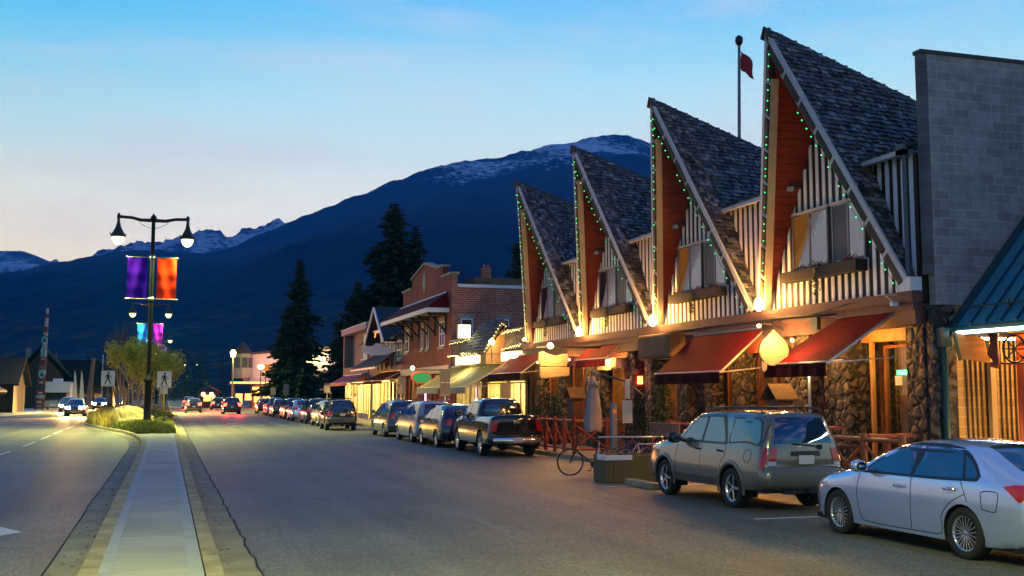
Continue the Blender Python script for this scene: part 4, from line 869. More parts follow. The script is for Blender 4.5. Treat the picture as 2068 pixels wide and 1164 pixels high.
awning(lo, 54.1, 59.2, 15.2, 3.56, 13.4, 2.42, YEL, YEL2, YV, .3, 55.0, 60.0)
shopfront(lo, 46.7, 49.6, 2.65, 15.5, mull=3, lit=520, seed=21, fm=mat('white_frame', (.5,.45,.36), .5), wallm=mat('bright_shop', (.6,.5,.28), .8), col=(1,.75,.3))
shopfront(lo, 49.7, 52.9, 2.65, 15.5, mull=3, lit=600, seed=22, fm=mat('white_frame', (.5,.45,.36), .5), wallm=mat('bright_shop', (.6,.5,.28), .8), col=(1,.74,.24))
shopfront(lo, 53.6, 59.1, 2.65, 15.5, mull=4, lit=520, seed=23, fm=mat('white_frame', (.5,.45,.36), .5), wallm=mat('bright_shop', (.6,.5,.28), .8), col=(1,.74,.24))
# ------------------------------------------------------------ brick building
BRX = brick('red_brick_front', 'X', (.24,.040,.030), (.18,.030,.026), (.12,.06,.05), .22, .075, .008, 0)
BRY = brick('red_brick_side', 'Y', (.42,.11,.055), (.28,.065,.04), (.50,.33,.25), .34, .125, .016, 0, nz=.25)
bb = thing('brick_building', (15.3, 66, 0), 'two storey red brick building with stepped gable parapet and a maroon roof canopy', 'building')
b = MB(); F = [(72.6,3.5),(59.42,3.5),(59.42,8.85),(61.5,8.85),(61.5,9.5),(62.8,9.5),(66.0,10.15),(69.8,9.5),(69.8,8.9),(72.6,8.9)]
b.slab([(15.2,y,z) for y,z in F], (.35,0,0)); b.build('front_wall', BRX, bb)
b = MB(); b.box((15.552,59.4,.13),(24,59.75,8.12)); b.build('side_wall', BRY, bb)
b = MB(); b.box((15.21,59.395,3.4),(15.55,59.43,8.84)); b.build('wall_quoin', BRY, bb)
b = MB(); b.box((15.56,59.32,8.12),(24,59.85,8.3)); b.build('coping', WHITE, bb)
STN = mat('coping_stone', (.30,.27,.22), .8, noise_=.3, nscale=5)
b = MB()
cp = [((72.7,8.9),(69.8,8.9)),((69.9,9.5),(66.0,10.15)),((66.0,10.15),(62.8,9.52)),((62.9,9.5),(61.4,9.5)),((61.55,8.85),(59.3,8.85))]
for (y0,z0),(y1,z1) in cp: b.slab([(15.1,y0,z0),(15.1,y1,z1),(15.65,y1,z1),(15.65,y0,z0)], (0,0,.13))
b.build('parapet_cap', STN, bb)
b = MB(); b.slab([(15.17,66.2,9.75),(15.17,65.75,9.05),(15.17,66.2,8.35),(15.17,66.65,9.05)], (.03,0,0)); b.build('diamond', STN, bb); b = MB(); b.slab([(15.185,66.2,9.95),(15.185,65.6,9.05),(15.185,66.2,8.15),(15.185,66.8,9.05)], (.02,0,0)); b.build('diamond_border', BLACKM, bb)
MAR = mat('maroon_canopy', (.10,.008,.014), .8, spec=.1); 
b = MB(); b.slab([(15.18,60.4,7.85),(15.18,73.2,7.85),(13.95,73.8,6.95),(13.95,59.9,6.95)], (0,0,.06)); b.slab([(15.18,60.4,7.85),(13.95,59.9,6.95),(15.18,59.9,6.95)], (0,.06,0)); b.build('canopy', MAR, bb)
b = MB(); b.box((13.9,59.86,6.72),(13.96,73.9,6.96)); b.box((13.961,59.86,6.72),(15.19,59.92,6.96)); b.slab([(15.15,60.4,7.87),(15.15,73.2,7.87),(15.19,73.2,7.95),(15.19,60.4,7.95)], (-.05,0,0)); b.build('canopy_trim', WHITE, bb)
b = MB(); b.box((13.97,59.95,6.74),(15.18,73.8,6.78)); b.build('canopy_soffit', mat('soffit_grey', (.3,.28,.25), .7), bb)
b = MB()
for y in (60.6,63.2,65.0,67.6,69.6,72.3): b.beam((15.15,y,5.7),(14.1,y,6.72),.1,.1); b.beam((15.15,y,6.66),(14.1,y,6.66),.1,.1); b.beam((15.15,y,5.5),(15.15,y,6.7),.1,.1)
b.build('canopy_bracket', BLACKM, bb)
DG = mat('dark_pane', (.03,.035,.045), .08, ior=1.7)
def sash(par, axis, c0, c1, z0, z1, plane, fm=WHITE, sill=STN, lit=None):
    b = MB(); t = .07
    def bx(a0,a1,q0,q1,d0,d1):
        if axis == 'X': b.box((plane-d1,a0,q0),(plane-d0,a1,q1))
        else: b.box((a0,plane-d1,q0),(a1,plane-d0,q1))
    bx(c0,c0+t,z0,z1,-.02,.04); bx(c1-t,c1,z0,z1,-.02,.04); bx(c0+t,c1-t,z0,z0+t,-.02,.04); bx(c0+t,c1-t,z1-t,z1,-.02,.04); bx(c0+t,c1-t,(z0+z1)/2-.03,(z0+z1)/2+.03,-.02,.035)
    if c1-c0 > .9: bx((c0+c1)/2-.03,(c0+c1)/2+.03,z0+t,z1-t,-.02,.03)
    w_ = b.build('window', fm, par)
    b = MB()
    p = [(c0+t,z0+t),(c1-t,z0+t),(c1-t,z1-t),(c0+t,z1-t)]
    b.quad(*[((plane-.012,a,z) if axis == 'X' else (a,plane-.012,z)) for a,z in (p if axis == 'Y' else p[::-1])]); b.build('pane', lit or DG, w_)
    b = MB(); bx(c0-.12,c1+.12,z0-.16,z0-.002,-.02,.12); bx(c0-.12,c1+.12,z1+.002,z1+.24,-.02,.03); b.build('sill', sill, w_)
for a, c in ((60.9,62.1),(64.9,65.4),(66.4,66.9),(70.6,71.8)): sash(bb, 'X', a, c, 4.85, 6.3, 15.2)
sash(bb, 'Y', 15.75, 16.45, 5.4, 6.35, 59.4); sash(bb, 'Y', 17.9, 18.6, 5.4, 6.35, 59.4)
b = MB(); b.box((15.05,59.45,3.3),(15.199,72.6,3.72)); b.build('sign_band', mat('pale_fascia', (.5,.38,.30), .7, noise_=.2, nscale=3), bb)
for y0 in (59.5,64.5,71.9): b = MB(); b.box((15.3,y0,.13),(15.7,y0+.5,3.4)); b.build('pier', BRX, bb)
shopfront(bb, 60.1, 64.3, 3.2, 15.5, mull=3, lit=160, seed=31, fm=WOODF, col=(1,.5,.2)); shopfront(bb, 65.3, 71.7, 3.2, 15.5, mull=5, lit=160, seed=32, fm=WOODF, col=(1,.6,.25))
b = MB(); b.box((17.0,61.2,8.25),(24,66,8.9)); b.build('roof_house', mat('roof_house', (.16,.10,.05), .8, noise_=.3), bb)
b = MB(); b.box((17.8,62,8.9),(18.3,62.5,9.6)); b.lathe([(.08,9.6),(.08,9.8)], (17.95,62.25,0), 8); b.lathe([(.08,9.6),(.08,9.8)], (18.18,62.25,0), 8); b.build('chimney', BRY, bb)
gs = thing('oval_sign', (14.3, 60.5, 3.0), 'green glowing oval sign with a red rim under the pale sign band', 'sign')
def oval(mb, c, ry, rz, th, n=28): mb.slab([(c[0], c[1]+ry*math.cos(2*math.pi*k/n), c[2]+rz*math.sin(2*math.pi*k/n)) for k in range(n)], (th,0,0))
def ovaly(mb, c, rx, rz, th, n=28): mb.slab([(c[0]+rx*math.cos(2*math.pi*k/n), c[1], c[2]+rz*math.sin(2*math.pi*k/n)) for k in range(n)], (0,th,0))
b = MB(); ovaly(b, (13.75,60.4,3.02), .62, .36, .1); b.build('rim', mat('red_rim', (.4,.03,.02), .5, emit=(1,.1,.02), es=.25), gs); b = MB(); ovaly(b, (13.75,60.38,3.02), .54, .29, .018); b.build('face', emis('green_face', (.12,.62,.18), .55), gs)
b = MB(); b.tube([(15.1,60.45,3.45),(13.2,60.45,3.45)], .025); b.tube([(13.6,60.45,3.3),(13.6,60.45,3.45)],.02); b.build('bracket', BLACKM, gs)
b = MB(); b.ball((13.2,60.3,3.55),.11,8); b.build('lamp', LAMPW, gs); light('sign_light', (13.2,60.1,3.6), 60, (1,.55,.2), .08, parent=gs)
ptb = thing('tube_light', (15.0,60.2,2.0), 'pink glowing vertical tube beside the shop door under the green oval sign', 'light')
b = MB(); b.tube([(14.0,60.5,1.4),(14.0,60.5,2.6)], .035); b.build('tube', emis('pink_tube', (1,.25,.45), 10), ptb); b = MB(); b.box((13.95,60.54,1.35),(14.05,60.58,2.65)); b.build('back_plate', BLACKM, ptb)
# ------------------------------------------------------------ half-timbered shop
tu = thing('gabled_shop', (15.3, 79, 0), 'narrow half-timbered shop with steep white-edged gable, slate roof and dark red awning', 'building')
DKW = mat('dark_plaster', (.06,.06,.08), .7, noise_=.2); SLATE = mat('blue_slate', (.035,.045,.06), .7, spec=.2, noise_=.4, nscale=6)
b = MB(); b.box((15.25,72.7,3.2),(22,85.8,5.9)); b.slab([(15.25,74.9,5.9),(15.25,82.2,5.9),(15.25,78.6,8.1)], (.3,0,0)); b.build('wall', DKW, tu)
b = MB()
for s in (-1,1): b.slab([(14.3,78.6,8.35),(14.3,78.6+3.75*s,5.75),(22,78.6+3.75*s,5.75),(22,78.6,8.35)], (0,0,.1))
b.slab([(14.6,72.7,5.85),(14.6,75.2,5.85),(18,75.2,8.0),(18,72.7,8.0)], (0,0,.1)); b.slab([(14.4,82.3,5.85),(14.4,86,5.85),(18,86,7.7),(18,82.3,7.7)], (0,0,.1))
b.slab([(13.6,74,3.95),(13.6,84.5,3.95),(15.24,83.5,5.0),(15.24,75,5.0)], (0,0,.08)); b.build('roof', SLATE, tu)
b = MB()
for s in (-1,1): b.beam((14.27,78.6,8.33),(14.27,78.6+3.8*s,5.70),.1,.22)
b.beam((14.6,78.6-1.9,6.7),(14.6,78.6+1.9,6.7),.08,.12)
for y in (75.3,76.6,78.6,80.4,81.8): b.beam((15.2,y,3.9),(15.2,y,6.6 if abs(y-78.6) < 2.2 else 5.9),.1,.14)
b.beam((15.2,75,4.9),(15.2,82,4.9),.1,.14); b.box((13.58,74,3.84),(13.66,84.5,3.96)); b.build('trim', WHITE, tu)
for a, c in ((73.2,74.6),(76.0,77.3),(77.5,78.8)): sash(tu, 'X', a, c, 4.5, 5.75, 15.24)
nb = MB(); nb.tube([(14.7,77.3,6.55),(14.7,78.2,6.75),(14.7,79.2,6.6),(14.7,80,6.75),(14.7,80.3,6.3)], .05); tag(nb.build('neon_squiggle', emis('orange_neon', (1,.22,.03), 3), None), 'orange glowing curl of neon tube high in the steep white-edged gable', 'neon sign')
awning(tu, 73.0, 80.4, 15.2, 3.68, 13.9, 3.02, MAR, MAR, VAL, .2, stripes=False)
BR2 = mat('cream_shop_room', (.75,.62,.35), .8)
shopfront(tu, 73.0, 78.3, 3.0, 15.45, mull=4, lit=2000, seed=41, fm=mat('white_frame', (.5,.45,.36), .5), wallm=BR2, col=(1,.74,.24)); shopfront(tu, 78.8, 84.8, 3.0, 15.45, mull=4, lit=1800, seed=42, fm=mat('white_frame', (.5,.45,.36), .5), wallm=BR2, col=(1,.74,.24))
os_ = thing('oval_sign', (13.6, 72.6, 5), 'blank pale lilac oval sign board with a small crest, hung out over the pavement', 'sign')
b = MB(); ovaly(b, (13.35,72.0,4.98), 1.05, .32, .07); ovaly(b, (13.35,72.02,5.26), .26, .22, .04, 16); b.build('board', mat('lilac_board', (.55,.50,.72), .7), os_)
b = MB(); b.tube([(15.2,72.05,5.45),(12.6,72.05,5.45)], .025); b.tube([(12.9,72.05,5.2),(12.9,72.05,5.45)],.015); b.tube([(13.9,72.05,5.2),(13.9,72.05,5.45)],.015); b.build('bracket', BLACKM, os_)
# ------------------------------------------------------------ flat-roofed tan building
ta = thing('flat_roof_building', (15.3, 92, 0), 'flat-roofed tan two storey building with recessed balcony windows and a red awning', 'building')
TAN = mat('tan_render', (.26,.20,.17), .8, noise_=.12, nscale=1.5)
b = MB(); b.box((15.9,86.05,3.2),(24,98.6,7.3)); b.box((15.2,86.0,3.2),(15.895,86.5,7.75)); b.box((15.2,98.1,3.2),(15.895,98.6,7.4)); b.box((15.2,86.5,3.2),(15.5,98.1,4.4)); b.build('wall', TAN, ta)
b = MB(); b.box((15.0,85.95,7.3),(24,98.7,7.75)); b.build('roof', mat('lilac_fascia', (.32,.27,.33), .7), ta); b = MB(); b.box((14.97,85.93,7.75),(24.1,98.75,7.82)); b.build('coping', WHITE, ta)
b = MB()
for k in range(5): b.box((15.5,87.2+k*.9,4.4),(15.58,87.25+k*.9,4.95))
b.box((15.5,87.0,4.95),(15.6,91.5,5.0)); b.build('balcony_rail', WHITE, ta)
for k in range(4): sash(ta, 'X', 87.0+k*1.25, 88.15+k*1.25, 4.9, 7.1, 15.88, lit=mat('greenish_blind', (.10,.20,.17), .5, emit=(.3,.8,.55), es=.25))  # weak green emission stands in for lit rooms behind these blinds
awning(ta, 88.5, 98.4, 15.2, 3.7, 14.0, 3.05, mat('bright_red_awning', (.55,.03,.03), .6), RED_B, mat('orange_valance', (.6,.12,.06), .7), .25, stripes=False)
b = MB(); b.slab([(14.0,86.2,3.0),(14.0,88.0,3.0),(15.2,88.0,3.75),(15.2,86.2,3.75)], (0,0,.06)); b.box((14.1,86.2,2.85),(15.2,88,3.0)); b.build('door_canopy', mat('black_awning', (.03,.035,.04), .6), ta)
shopfront(ta, 86.4, 91.2, 3.0, 15.4, mull=4, lit=2000, seed=51, fm=mat('white_frame', (.5,.45,.36), .5), wallm=BR2, col=(1,.76,.27)); shopfront(ta, 91.6, 98.2, 3.0, 15.4, mull=3, lit=1800, seed=52, fm=mat('white_frame', (.5,.45,.36), .5), wallm=BR2, col=(1,.76,.27), clutter=4)
b = MB(); b.tube([(15.6,85.6,7.5),(15.6,85.6,8.3)],.04); b.lathe([(.02,0),(.3,.12),(.38,.25)], (15.5,85.6,8.1), 12, 'X'); tag(b.build('satellite_dish', WHITE, None), 'small pale dish on the near corner of the flat tan roof', 'dish')
# ------------------------------------------------------------ white hotel beyond the spruce
ho = thing('hotel', (20, 172, 0), 'white alpine-style hotel with corner turret and dark roofs, behind the dark spruce', 'building')
HW = mat('hotel_plaster', (.62,.48,.50), .8, noise_=.05); HR = mat('hotel_roof', (.06,.035,.03), .7)
b = MB(); b.slab([(12.0,170,3.9),(31,170,3.9),(31,170,7.2),(26,170,9.2),(12.0,170,8.1)], (0,14,0)); b.build('wall', HW, ho)
b = MB(); b.slab([(11.2,169.2,8.0),(26.0,169.2,9.4),(26.0,186,9.4),(11.2,186,8.0)], (0,0,.3)); b.slab([(26.0,169.2,9.4),(33,169.2,6.8),(33,186,6.8),(26,186,9.4)], (0,0,.3)); b.slab([(15,168,4.6),(33,168,4.0),(33,170,6.0),(19,170,5.4)], (0,0,.2)); b.build('roof', HR, ho)
b = MB(); b.lathe([(1.5,4.5),(1.5,8.2)], (10.9,170,0), 8, smooth=False); tur = b.build('turret', mat('turret_grey', (.25,.22,.2), .8), ho); b = MB(); b.lathe([(1.75,8.2),(.02,10.1)], (10.9,170,0), 8, smooth=False); b.build('turret_roof', HR, tur)
b = MB()
for a in (-125,-80,-35): 
    x = 10.9+1.48*math.cos(R(a)); y = 170+1.48*math.sin(R(a)); b.box((x-.42,y-.08,6.1),(x+.42,y+.02,7.6), rz=R(a+90))
b.build('turret_window', DG, tur)
b = MB(); b.box((9.2,168,3.55),(19.5,175,3.95)); b.build('canopy', mat('canopy_dark', (.06,.03,.02), .6), ho)
b = MB(); b.box((9.1,167.85,3.7),(19.3,167.98,3.95)); b.build('canopy_lights', emis('canopy_strip', (1,.40,.08), 4), ho)
b = MB(); b.box((9.6,169.5,.1),(9.9,174,3.5)); b.box((12.5,169.5,.1),(19.5,174,3.5)); b.build('ground_floor', mat('hotel_ground', (.18,.07,.03), .7), ho)
b = MB()
for k in range(7): b.box((10+k*1.35,169.3,1.2 if k % 2 else .6),(11.0+k*1.35,169.45,2.2))
for k in range(3): b.box((12.3+k*2.1,167.86,2.75),(13.5+k*2.1,167.95,3.2))
b.box((12.8,167.80,2.1),(16.6,167.85,2.65)); b.build('lit_window', emis('hotel_windows', (1,.5,.12), 2.5), ho)
b = MB(); b.box((14.2,169.9,5.3),(16.4,169.96,6.6)); b.build('amber_window', emis('amber_window', (1,.30,.04), .8), ho)
b = MB(); b.box((20.5,169.8,6.9),(23.3,169.95,8.6)); b.box((18.2,169.8,6.0),(19.0,169.95,7.2)); b.build('flood_sign', emis('flood_sign', (1,.85,.3), 5), ho)
light('hotel_wall_light', (16,166,6), 900, (1,.45,.35), .5, parent=ho); light('hotel_flood', (24,166,7.4), 1500, (1,.85,.4), .3, parent=ho); light('canopy_light', (14,167,2.5), 900, (1,.45,.12), .5, parent=ho)
# small hut and lights left of the hotel
for (x, y, w_, h_, c_) in ((6.5,178,3,2.4,(1,.35,.1)),):
    s_ = thing('kiosk', (x,y,0), 'small dark kiosk with a pitched roof and amber light, left of the hotel', 'kiosk'); b = MB(); b.box((x-w_/2,y,0),(x+w_/2,y+3,h_)); b.build('wall', DKRED, s_); b = MB(); b.slab([(x-w_/2-.3,y-.3,h_),(x,y-.3,h_+1.0),(x,y+3.3,h_+1.0),(x-w_/2-.3,y+3.3,h_)], (0,0,.12)); b.slab([(x,y-.3,h_+1.0),(x+w_/2+.3,y-.3,h_),(x+w_/2+.3,y+3.3,h_),(x,y+3.3,h_+1.0)], (0,0,.12)); b.build('roof', HR, s_); b = MB(); b.box((x-.9,y-.02,1.0),(x+.9,y-.005,2.0)); b.build('window', emis('hotel_windows', (1,.5,.12), 2.5), s_)
# pavilion roof in front of the spruce
pv = thing('shelter', (17.8,112,0), 'low dark shelter with a pitched roof under the big spruces, beyond the parked cars', 'shelter')
b = MB(); b.slab([(15.4,110,2.5),(17.6,110,3.6),(17.6,116,3.6),(15.4,116,2.5)], (0,0,.15)); b.slab([(17.6,110,3.6),(20,110,2.5),(20,116,2.5),(17.6,116,3.6)], (0,0,.15)); b.build('roof', SLATE, pv)
b = MB(); [b.box((x,y,0),(x+.2,y+.2,2.6)) for x in (15.8,19.3) for y in (110.5,115)]; b.build('post', BLACKM, pv)
# ------------------------------------------------------------ left side: cabins, totem pole, dark green-roofed station
LOG = mat('log_wall', (.018,.009,.006), .8, noise_=.35, nscale=3); RS = mat('rough_shingle_roof', (.022,.016,.016), .95, noise_=.3, nscale=2); GR = mat('green_metal_roof', (.008,.022,.014), .8, spec=.15)
def cabin(x0, x1, y0, y1, zw, zr, lab, ridge='X', rm=RS, wm=LOG, wins=2, stonef=False, name='log_cabin'):
    t = thing(name, ((x0+x1)/2, y0, 0), lab, 'cabin' if name == 'log_cabin' else 'building')
    b = MB(); b.box((x0,y0,0),(x1,y1,zw)); 
    if ridge == 'Y': b.slab([(x0,y0,zw),(x1,y0,zw),((x0+x1)/2,y0,zr)], (0,.3,0))
    else: b.slab([(x1,y0,zw),(x1,y1,zw),(x1,(y0+y1)/2,zr)], (-.3,0,0))
    b.build('wall', wm, t); b = MB(); o = .6
    if ridge == 'Y':
        xm = (x0+x1)/2
        b.slab([(x0-o,y0-o,zw-.3),(xm,y0-o,zr),(xm,y1+o,zr),(x0-o,y1+o,zw-.3)], (0,0,.2)); b.slab([(xm,y0-o,zr),(x1+o,y0-o,zw-.3),(x1+o,y1+o,zw-.3),(xm,y1+o,zr)], (0,0,.2))
    else:
        ym = (y0+y1)/2
        b.slab([(x0-o,y0-o,zw-.3),(x1+o,y0-o,zw-.3),(x1+o,ym,zr),(x0-o,ym,zr)], (0,0,.2)); b.slab([(x0-o,ym,zr),(x1+o,ym,zr),(x1+o,y1+o,zw-.3),(x0-o,y1+o,zw-.3)], (0,0,.2))
    b.build('roof', rm, t)
    for k in range(wins):
        xx = x0 + (x1-x0)*(k+.7)/(wins+.4); b = MB(); b.box((xx-.5,y0-.05,.9),(xx+.5,y0-.005,2.1)); W_ = b.build('window', DG, t); b = MB(); b.box((xx-.6,y0-.06,2.1),(xx+.6,y0-.006,2.2)); b.box((xx-.03,y0-.07,.9),(xx+.03,y0-.051,2.1)); b.build('frame', mat('amber_trim', (.35,.18,.05), .6), W_)
    return t
cabin(-26,-15.6,128,138,3.3,6.0,'dark log cabin with a broad shingle roof at the far left edge', 'X', wins=5)
cabin(-22,-16.4,118,124,2.6,4.2,'low log cabin with a pale roof edge, left of the totem pole', 'Y', rm=mat('pale_edge_roof', (.08,.06,.06), .8), wins=3)
st = thing('station_building', (-14,170,0), 'long dark station building with a dark green gable, behind the motorhome and totem pole', 'building')
b = MB(); b.box((-20,172,0),(-7.5,184,3.6)); b.slab([(-20.2,170,0),(-14.4,170,0),(-14.4,170,5.0),(-17.3,170,8.3),(-20.2,170,5.0)], (0,4,0)); b.build('wall', mat('olive_wall', (.03,.03,.014), .9), st)
b = MB(); b.slab([(-21,169.4,4.6),(-17.3,169.4,8.9),(-17.3,178,8.9),(-21,178,4.6)], (0,0,.2)); b.slab([(-17.3,169.4,8.9),(-13.2,169.4,4.5),(-13.2,178,4.5),(-17.3,178,8.9)], (0,0,.2)); b.build('gable_roof', GR, st)
b = MB(); b.slab([(-20,171.4,3.4),(-6.9,171.4,3.4),(-9.9,178,7.1),(-20,178,7.1)], (0,0,.2)); b.slab([(-6.9,171.4,3.4),(-6.9,185,3.4),(-9.9,178,7.1)], (0,0,.2)); b.build('roof', mat('station_roof', (.018,.014,.010), .95, spec=.1), st)
for k in range(4): b = MB(); b.box((-13+k*1.5,171.9,.8),(-12.1+k*1.5,171.99,2.2)); b.build('window', DG, st)
b = MB(); b.box((-20.0,176,6.6),(-19.3,177,8.9)); b.build('chimney', STN, st); b = MB(); b.box((-17.0,176.5,7.0),(-15.8,177.5,8.1)); b.build('roof_vent', mat('vent_tan', (.12,.11,.07), .8), st)
cabin(-11.8,-6,196,215,3.5,8.0,'dark red gabled hall right of the station building', 'Y', rm=mat('maroon_roof', (.05,.02,.02), .8), wm=mat('hall_wall', (.07,.02,.015), .8), wins=3, name='community_hall')
# totem pole
tp = thing('totem_pole', (-15.2,150,0), 'tall carved totem pole painted red, black and white with turquoise rings', 'totem pole')
cols = [(.13,.012,.008),(.28,.26,.24),(.03,.03,.03),(.16,.02,.015),(.16,.09,.05),(.34,.33,.32)]
TM = [mat(n_, c_, .6, noise_=.3, nscale=4) for n_, c_ in zip(('totem_red','totem_pale','totem_black','totem_crimson','totem_brown','totem_white'), cols)]
z = 0; k = 0; rr = random.Random(3); mbs = [MB() for _ in TM]
while z < 12.6:
    h = rr.uniform(.35,.75); r0 = .56 - .42*z/12.8; x = -15.2 + z*.04
    m_ = rr.randrange(6) if z < 9.5 else (5 if k % 3 else 0)
    mbs[m_].lathe([(r0*.9,z),(r0*rr.uniform(1.0,1.18),z+h*.3),(r0*rr.uniform(.95,1.15),z+h*.7),(r0*.88,z+h)], (x,150,0), 12)
    if z < 9 and rr.random() < .6: mbs[rr.choice((1,2,5))].box((x-r0*.5,150-r0*1.35,z+h*.2),(x+r0*.5,150-r0*.8,z+h*.6))
    z += h; k += 1
for mb_, m_, nm in zip(mbs, TM, ('carving',)*6):
    if mb_.v: mb_.build(nm, m_, tp)
b = MB()
for z in (4.6,7.6,8.9): x = -15.2+z*.04; b.tube([(x+.30*math.cos(2*math.pi*k/16), 149.35, z+.42*math.sin(2*math.pi*k/16)) for k in range(17)], .08, 6, False)
b.build('turquoise_ring', mat('turquoise', (.05,.5,.5), .5), tp)
# poles and feather flags
for (x, y, h, lab) in ((-19.8,150,6.4,'thin pale pole rising behind the far left cabin'),(-13.0,190,7.7,'thin pale pole behind the white feather flags'),(-8.4,160,7.4,'thin grey pole left of the bare tree')):
    b = MB(); b.tube([(x,y,0),(x,y,h)], [.07,.045], 8); b.lathe([(.16,0),(.16,.3)], (x,y,0), 10); b.ball((x,y,h),.09,5); tag(b.build('flag_pole', GREYMETAL, None), lab, 'pole')
b = MB(); b.tube([(-10.3,165,0),(-10.2,165,3),(-9.9,165,7.0)], [.38,.33,.28], 10); b.lathe([(.42,6.95),(.2,7.2)], (-9.9,165,0), 10)
tag(b.build('timber_post', mat('grey_timber', (.20,.13,.08), .8, noise_=.5, nscale=3), None), 'thick weathered timber post standing between the feather flags and the left pedestrian sign', 'post')
for i, (x, lab) in enumerate(((-11.3,'white feather flag, the left one of the pair behind the motorhome'),(-10.5,'white feather flag, the right one of the pair behind the motorhome'))):
    t = thing('feather_flag', (x,150,0), lab, 'flag', 'white feather flags'); b = MB(); b.tube([(x,150,0),(x,150,2.5),(x+.1,150,5.2)], [.04,.03,.02], 6); b.build('pole', GREYMETAL, t)
    b = MB(); b.add([(x+.02,150,1.4),(x+.5,150.05,1.5),(x+.42,149.95,3.2),(x+.3,150.02,4.4),(x+.1,150,5.2),(x+.02,150,3.2)], [(0,1,2,5),(5,2,3,4)]); b.add([(p[0],p[1]+.01,p[2]) for p in [(x+.02,150,1.4),(x+.5,150.05,1.5),(x+.42,149.95,3.2),(x+.3,150.02,4.4),(x+.1,150,5.2),(x+.02,150,3.2)]], [(3-3,5,2,1),(5,4,3,2)]); b.build('cloth', mat('flag_white', (.6,.55,.5), .8), t)
# rooftop flagpole with a limp flag behind the gables
fp = thing('flagpole', (25.6,45,3), 'tall flagpole with a limp red flag rising behind the second gable', 'flagpole')
b = MB(); b.tube([(25.6,45,0),(25.6,45,10),(25.5,45,14),(25.6,45,18.7)], [.12,.1,.08,.07], 10); b.build('pole', mat('pole_grey', (.16,.17,.2), .5), fp); b = MB(); b.lathe([(.05,18.6),(.17,18.75),(.2,18.9),(.17,19.05),(.04,19.15)], (25.6,45,0), 8); b.build('finial', BLACKM, fp)
b = MB(); pts = [[(25.68+.16*k+.03*math.sin(r_*.9), 45+.06*math.sin(k*1.9+r_*.3), 18.4-.12*r_-.10*k) for k in range(5)] for r_ in range(9)]
b.add([p for r_ in pts for p in r_], [(r_*5+k, r_*5+k+1, r_*5+k+6, r_*5+k+5) for r_ in range(8) for k in range(4)], True); b.build('flag', mat('red_flag', (.35,.02,.03), .8), fp)
# ------------------------------------------------------------ vehicles
def catmull(pts, n=6):
    o = []; P = [Vector(p) for p in pts]
    for i in range(len(P)-1):
        p0, p1, p2, p3 = P[max(i-1,0)], P[i], P[i+1], P[min(i+2,len(P)-1)]
        for k in range(n):
            t = k/n; o.append(.5*((2*p1)+(-p0+p2)*t+(2*p0-5*p1+4*p2-p3)*t*t+(-p0+3*p1-3*p2+p3)*t**3))
    return o + [P[-1]]
def segdist(p, a, b):
    ab = b-a; t = max(0, min(1, (p-a).dot(ab)/max(ab.length_squared, 1e-9))); return (p-a-ab*t).length
def paint(name, col, rough=.28, metal=.55, flake=.0): return mat(name, col, rough, metal, coat=.9)
CARGLASS = mat('car_glass', (.010,.014,.018), .03, ior=2.3, coat=.6)
LENS_R = mat('red_lens', (.42,.012,.01), .12, coat=1); LENS_W = mat('clear_lens', (.55,.55,.55), .1, .3, coat=1); LENS_O = mat('amber_lens', (.6,.2,.02), .15, coat=1)
LIT_R = emis('lit_tail_lamp', (1,.03,.015), 30); LIT_W = emis('lit_head_lamp', (1,.82,.5), 90)
PLATE = mat('number_plate', (.6,.55,.56), .5); SEAM = mat('panel_gap', (.01,.01,.01), .7); TRIMB = mat('black_trim', (.012,.012,.014), .35)
RIM = mat('alloy_rim', (.62,.63,.65), .22, .95); WELL = mat('wheel_well', (.006,.006,.006), .9)
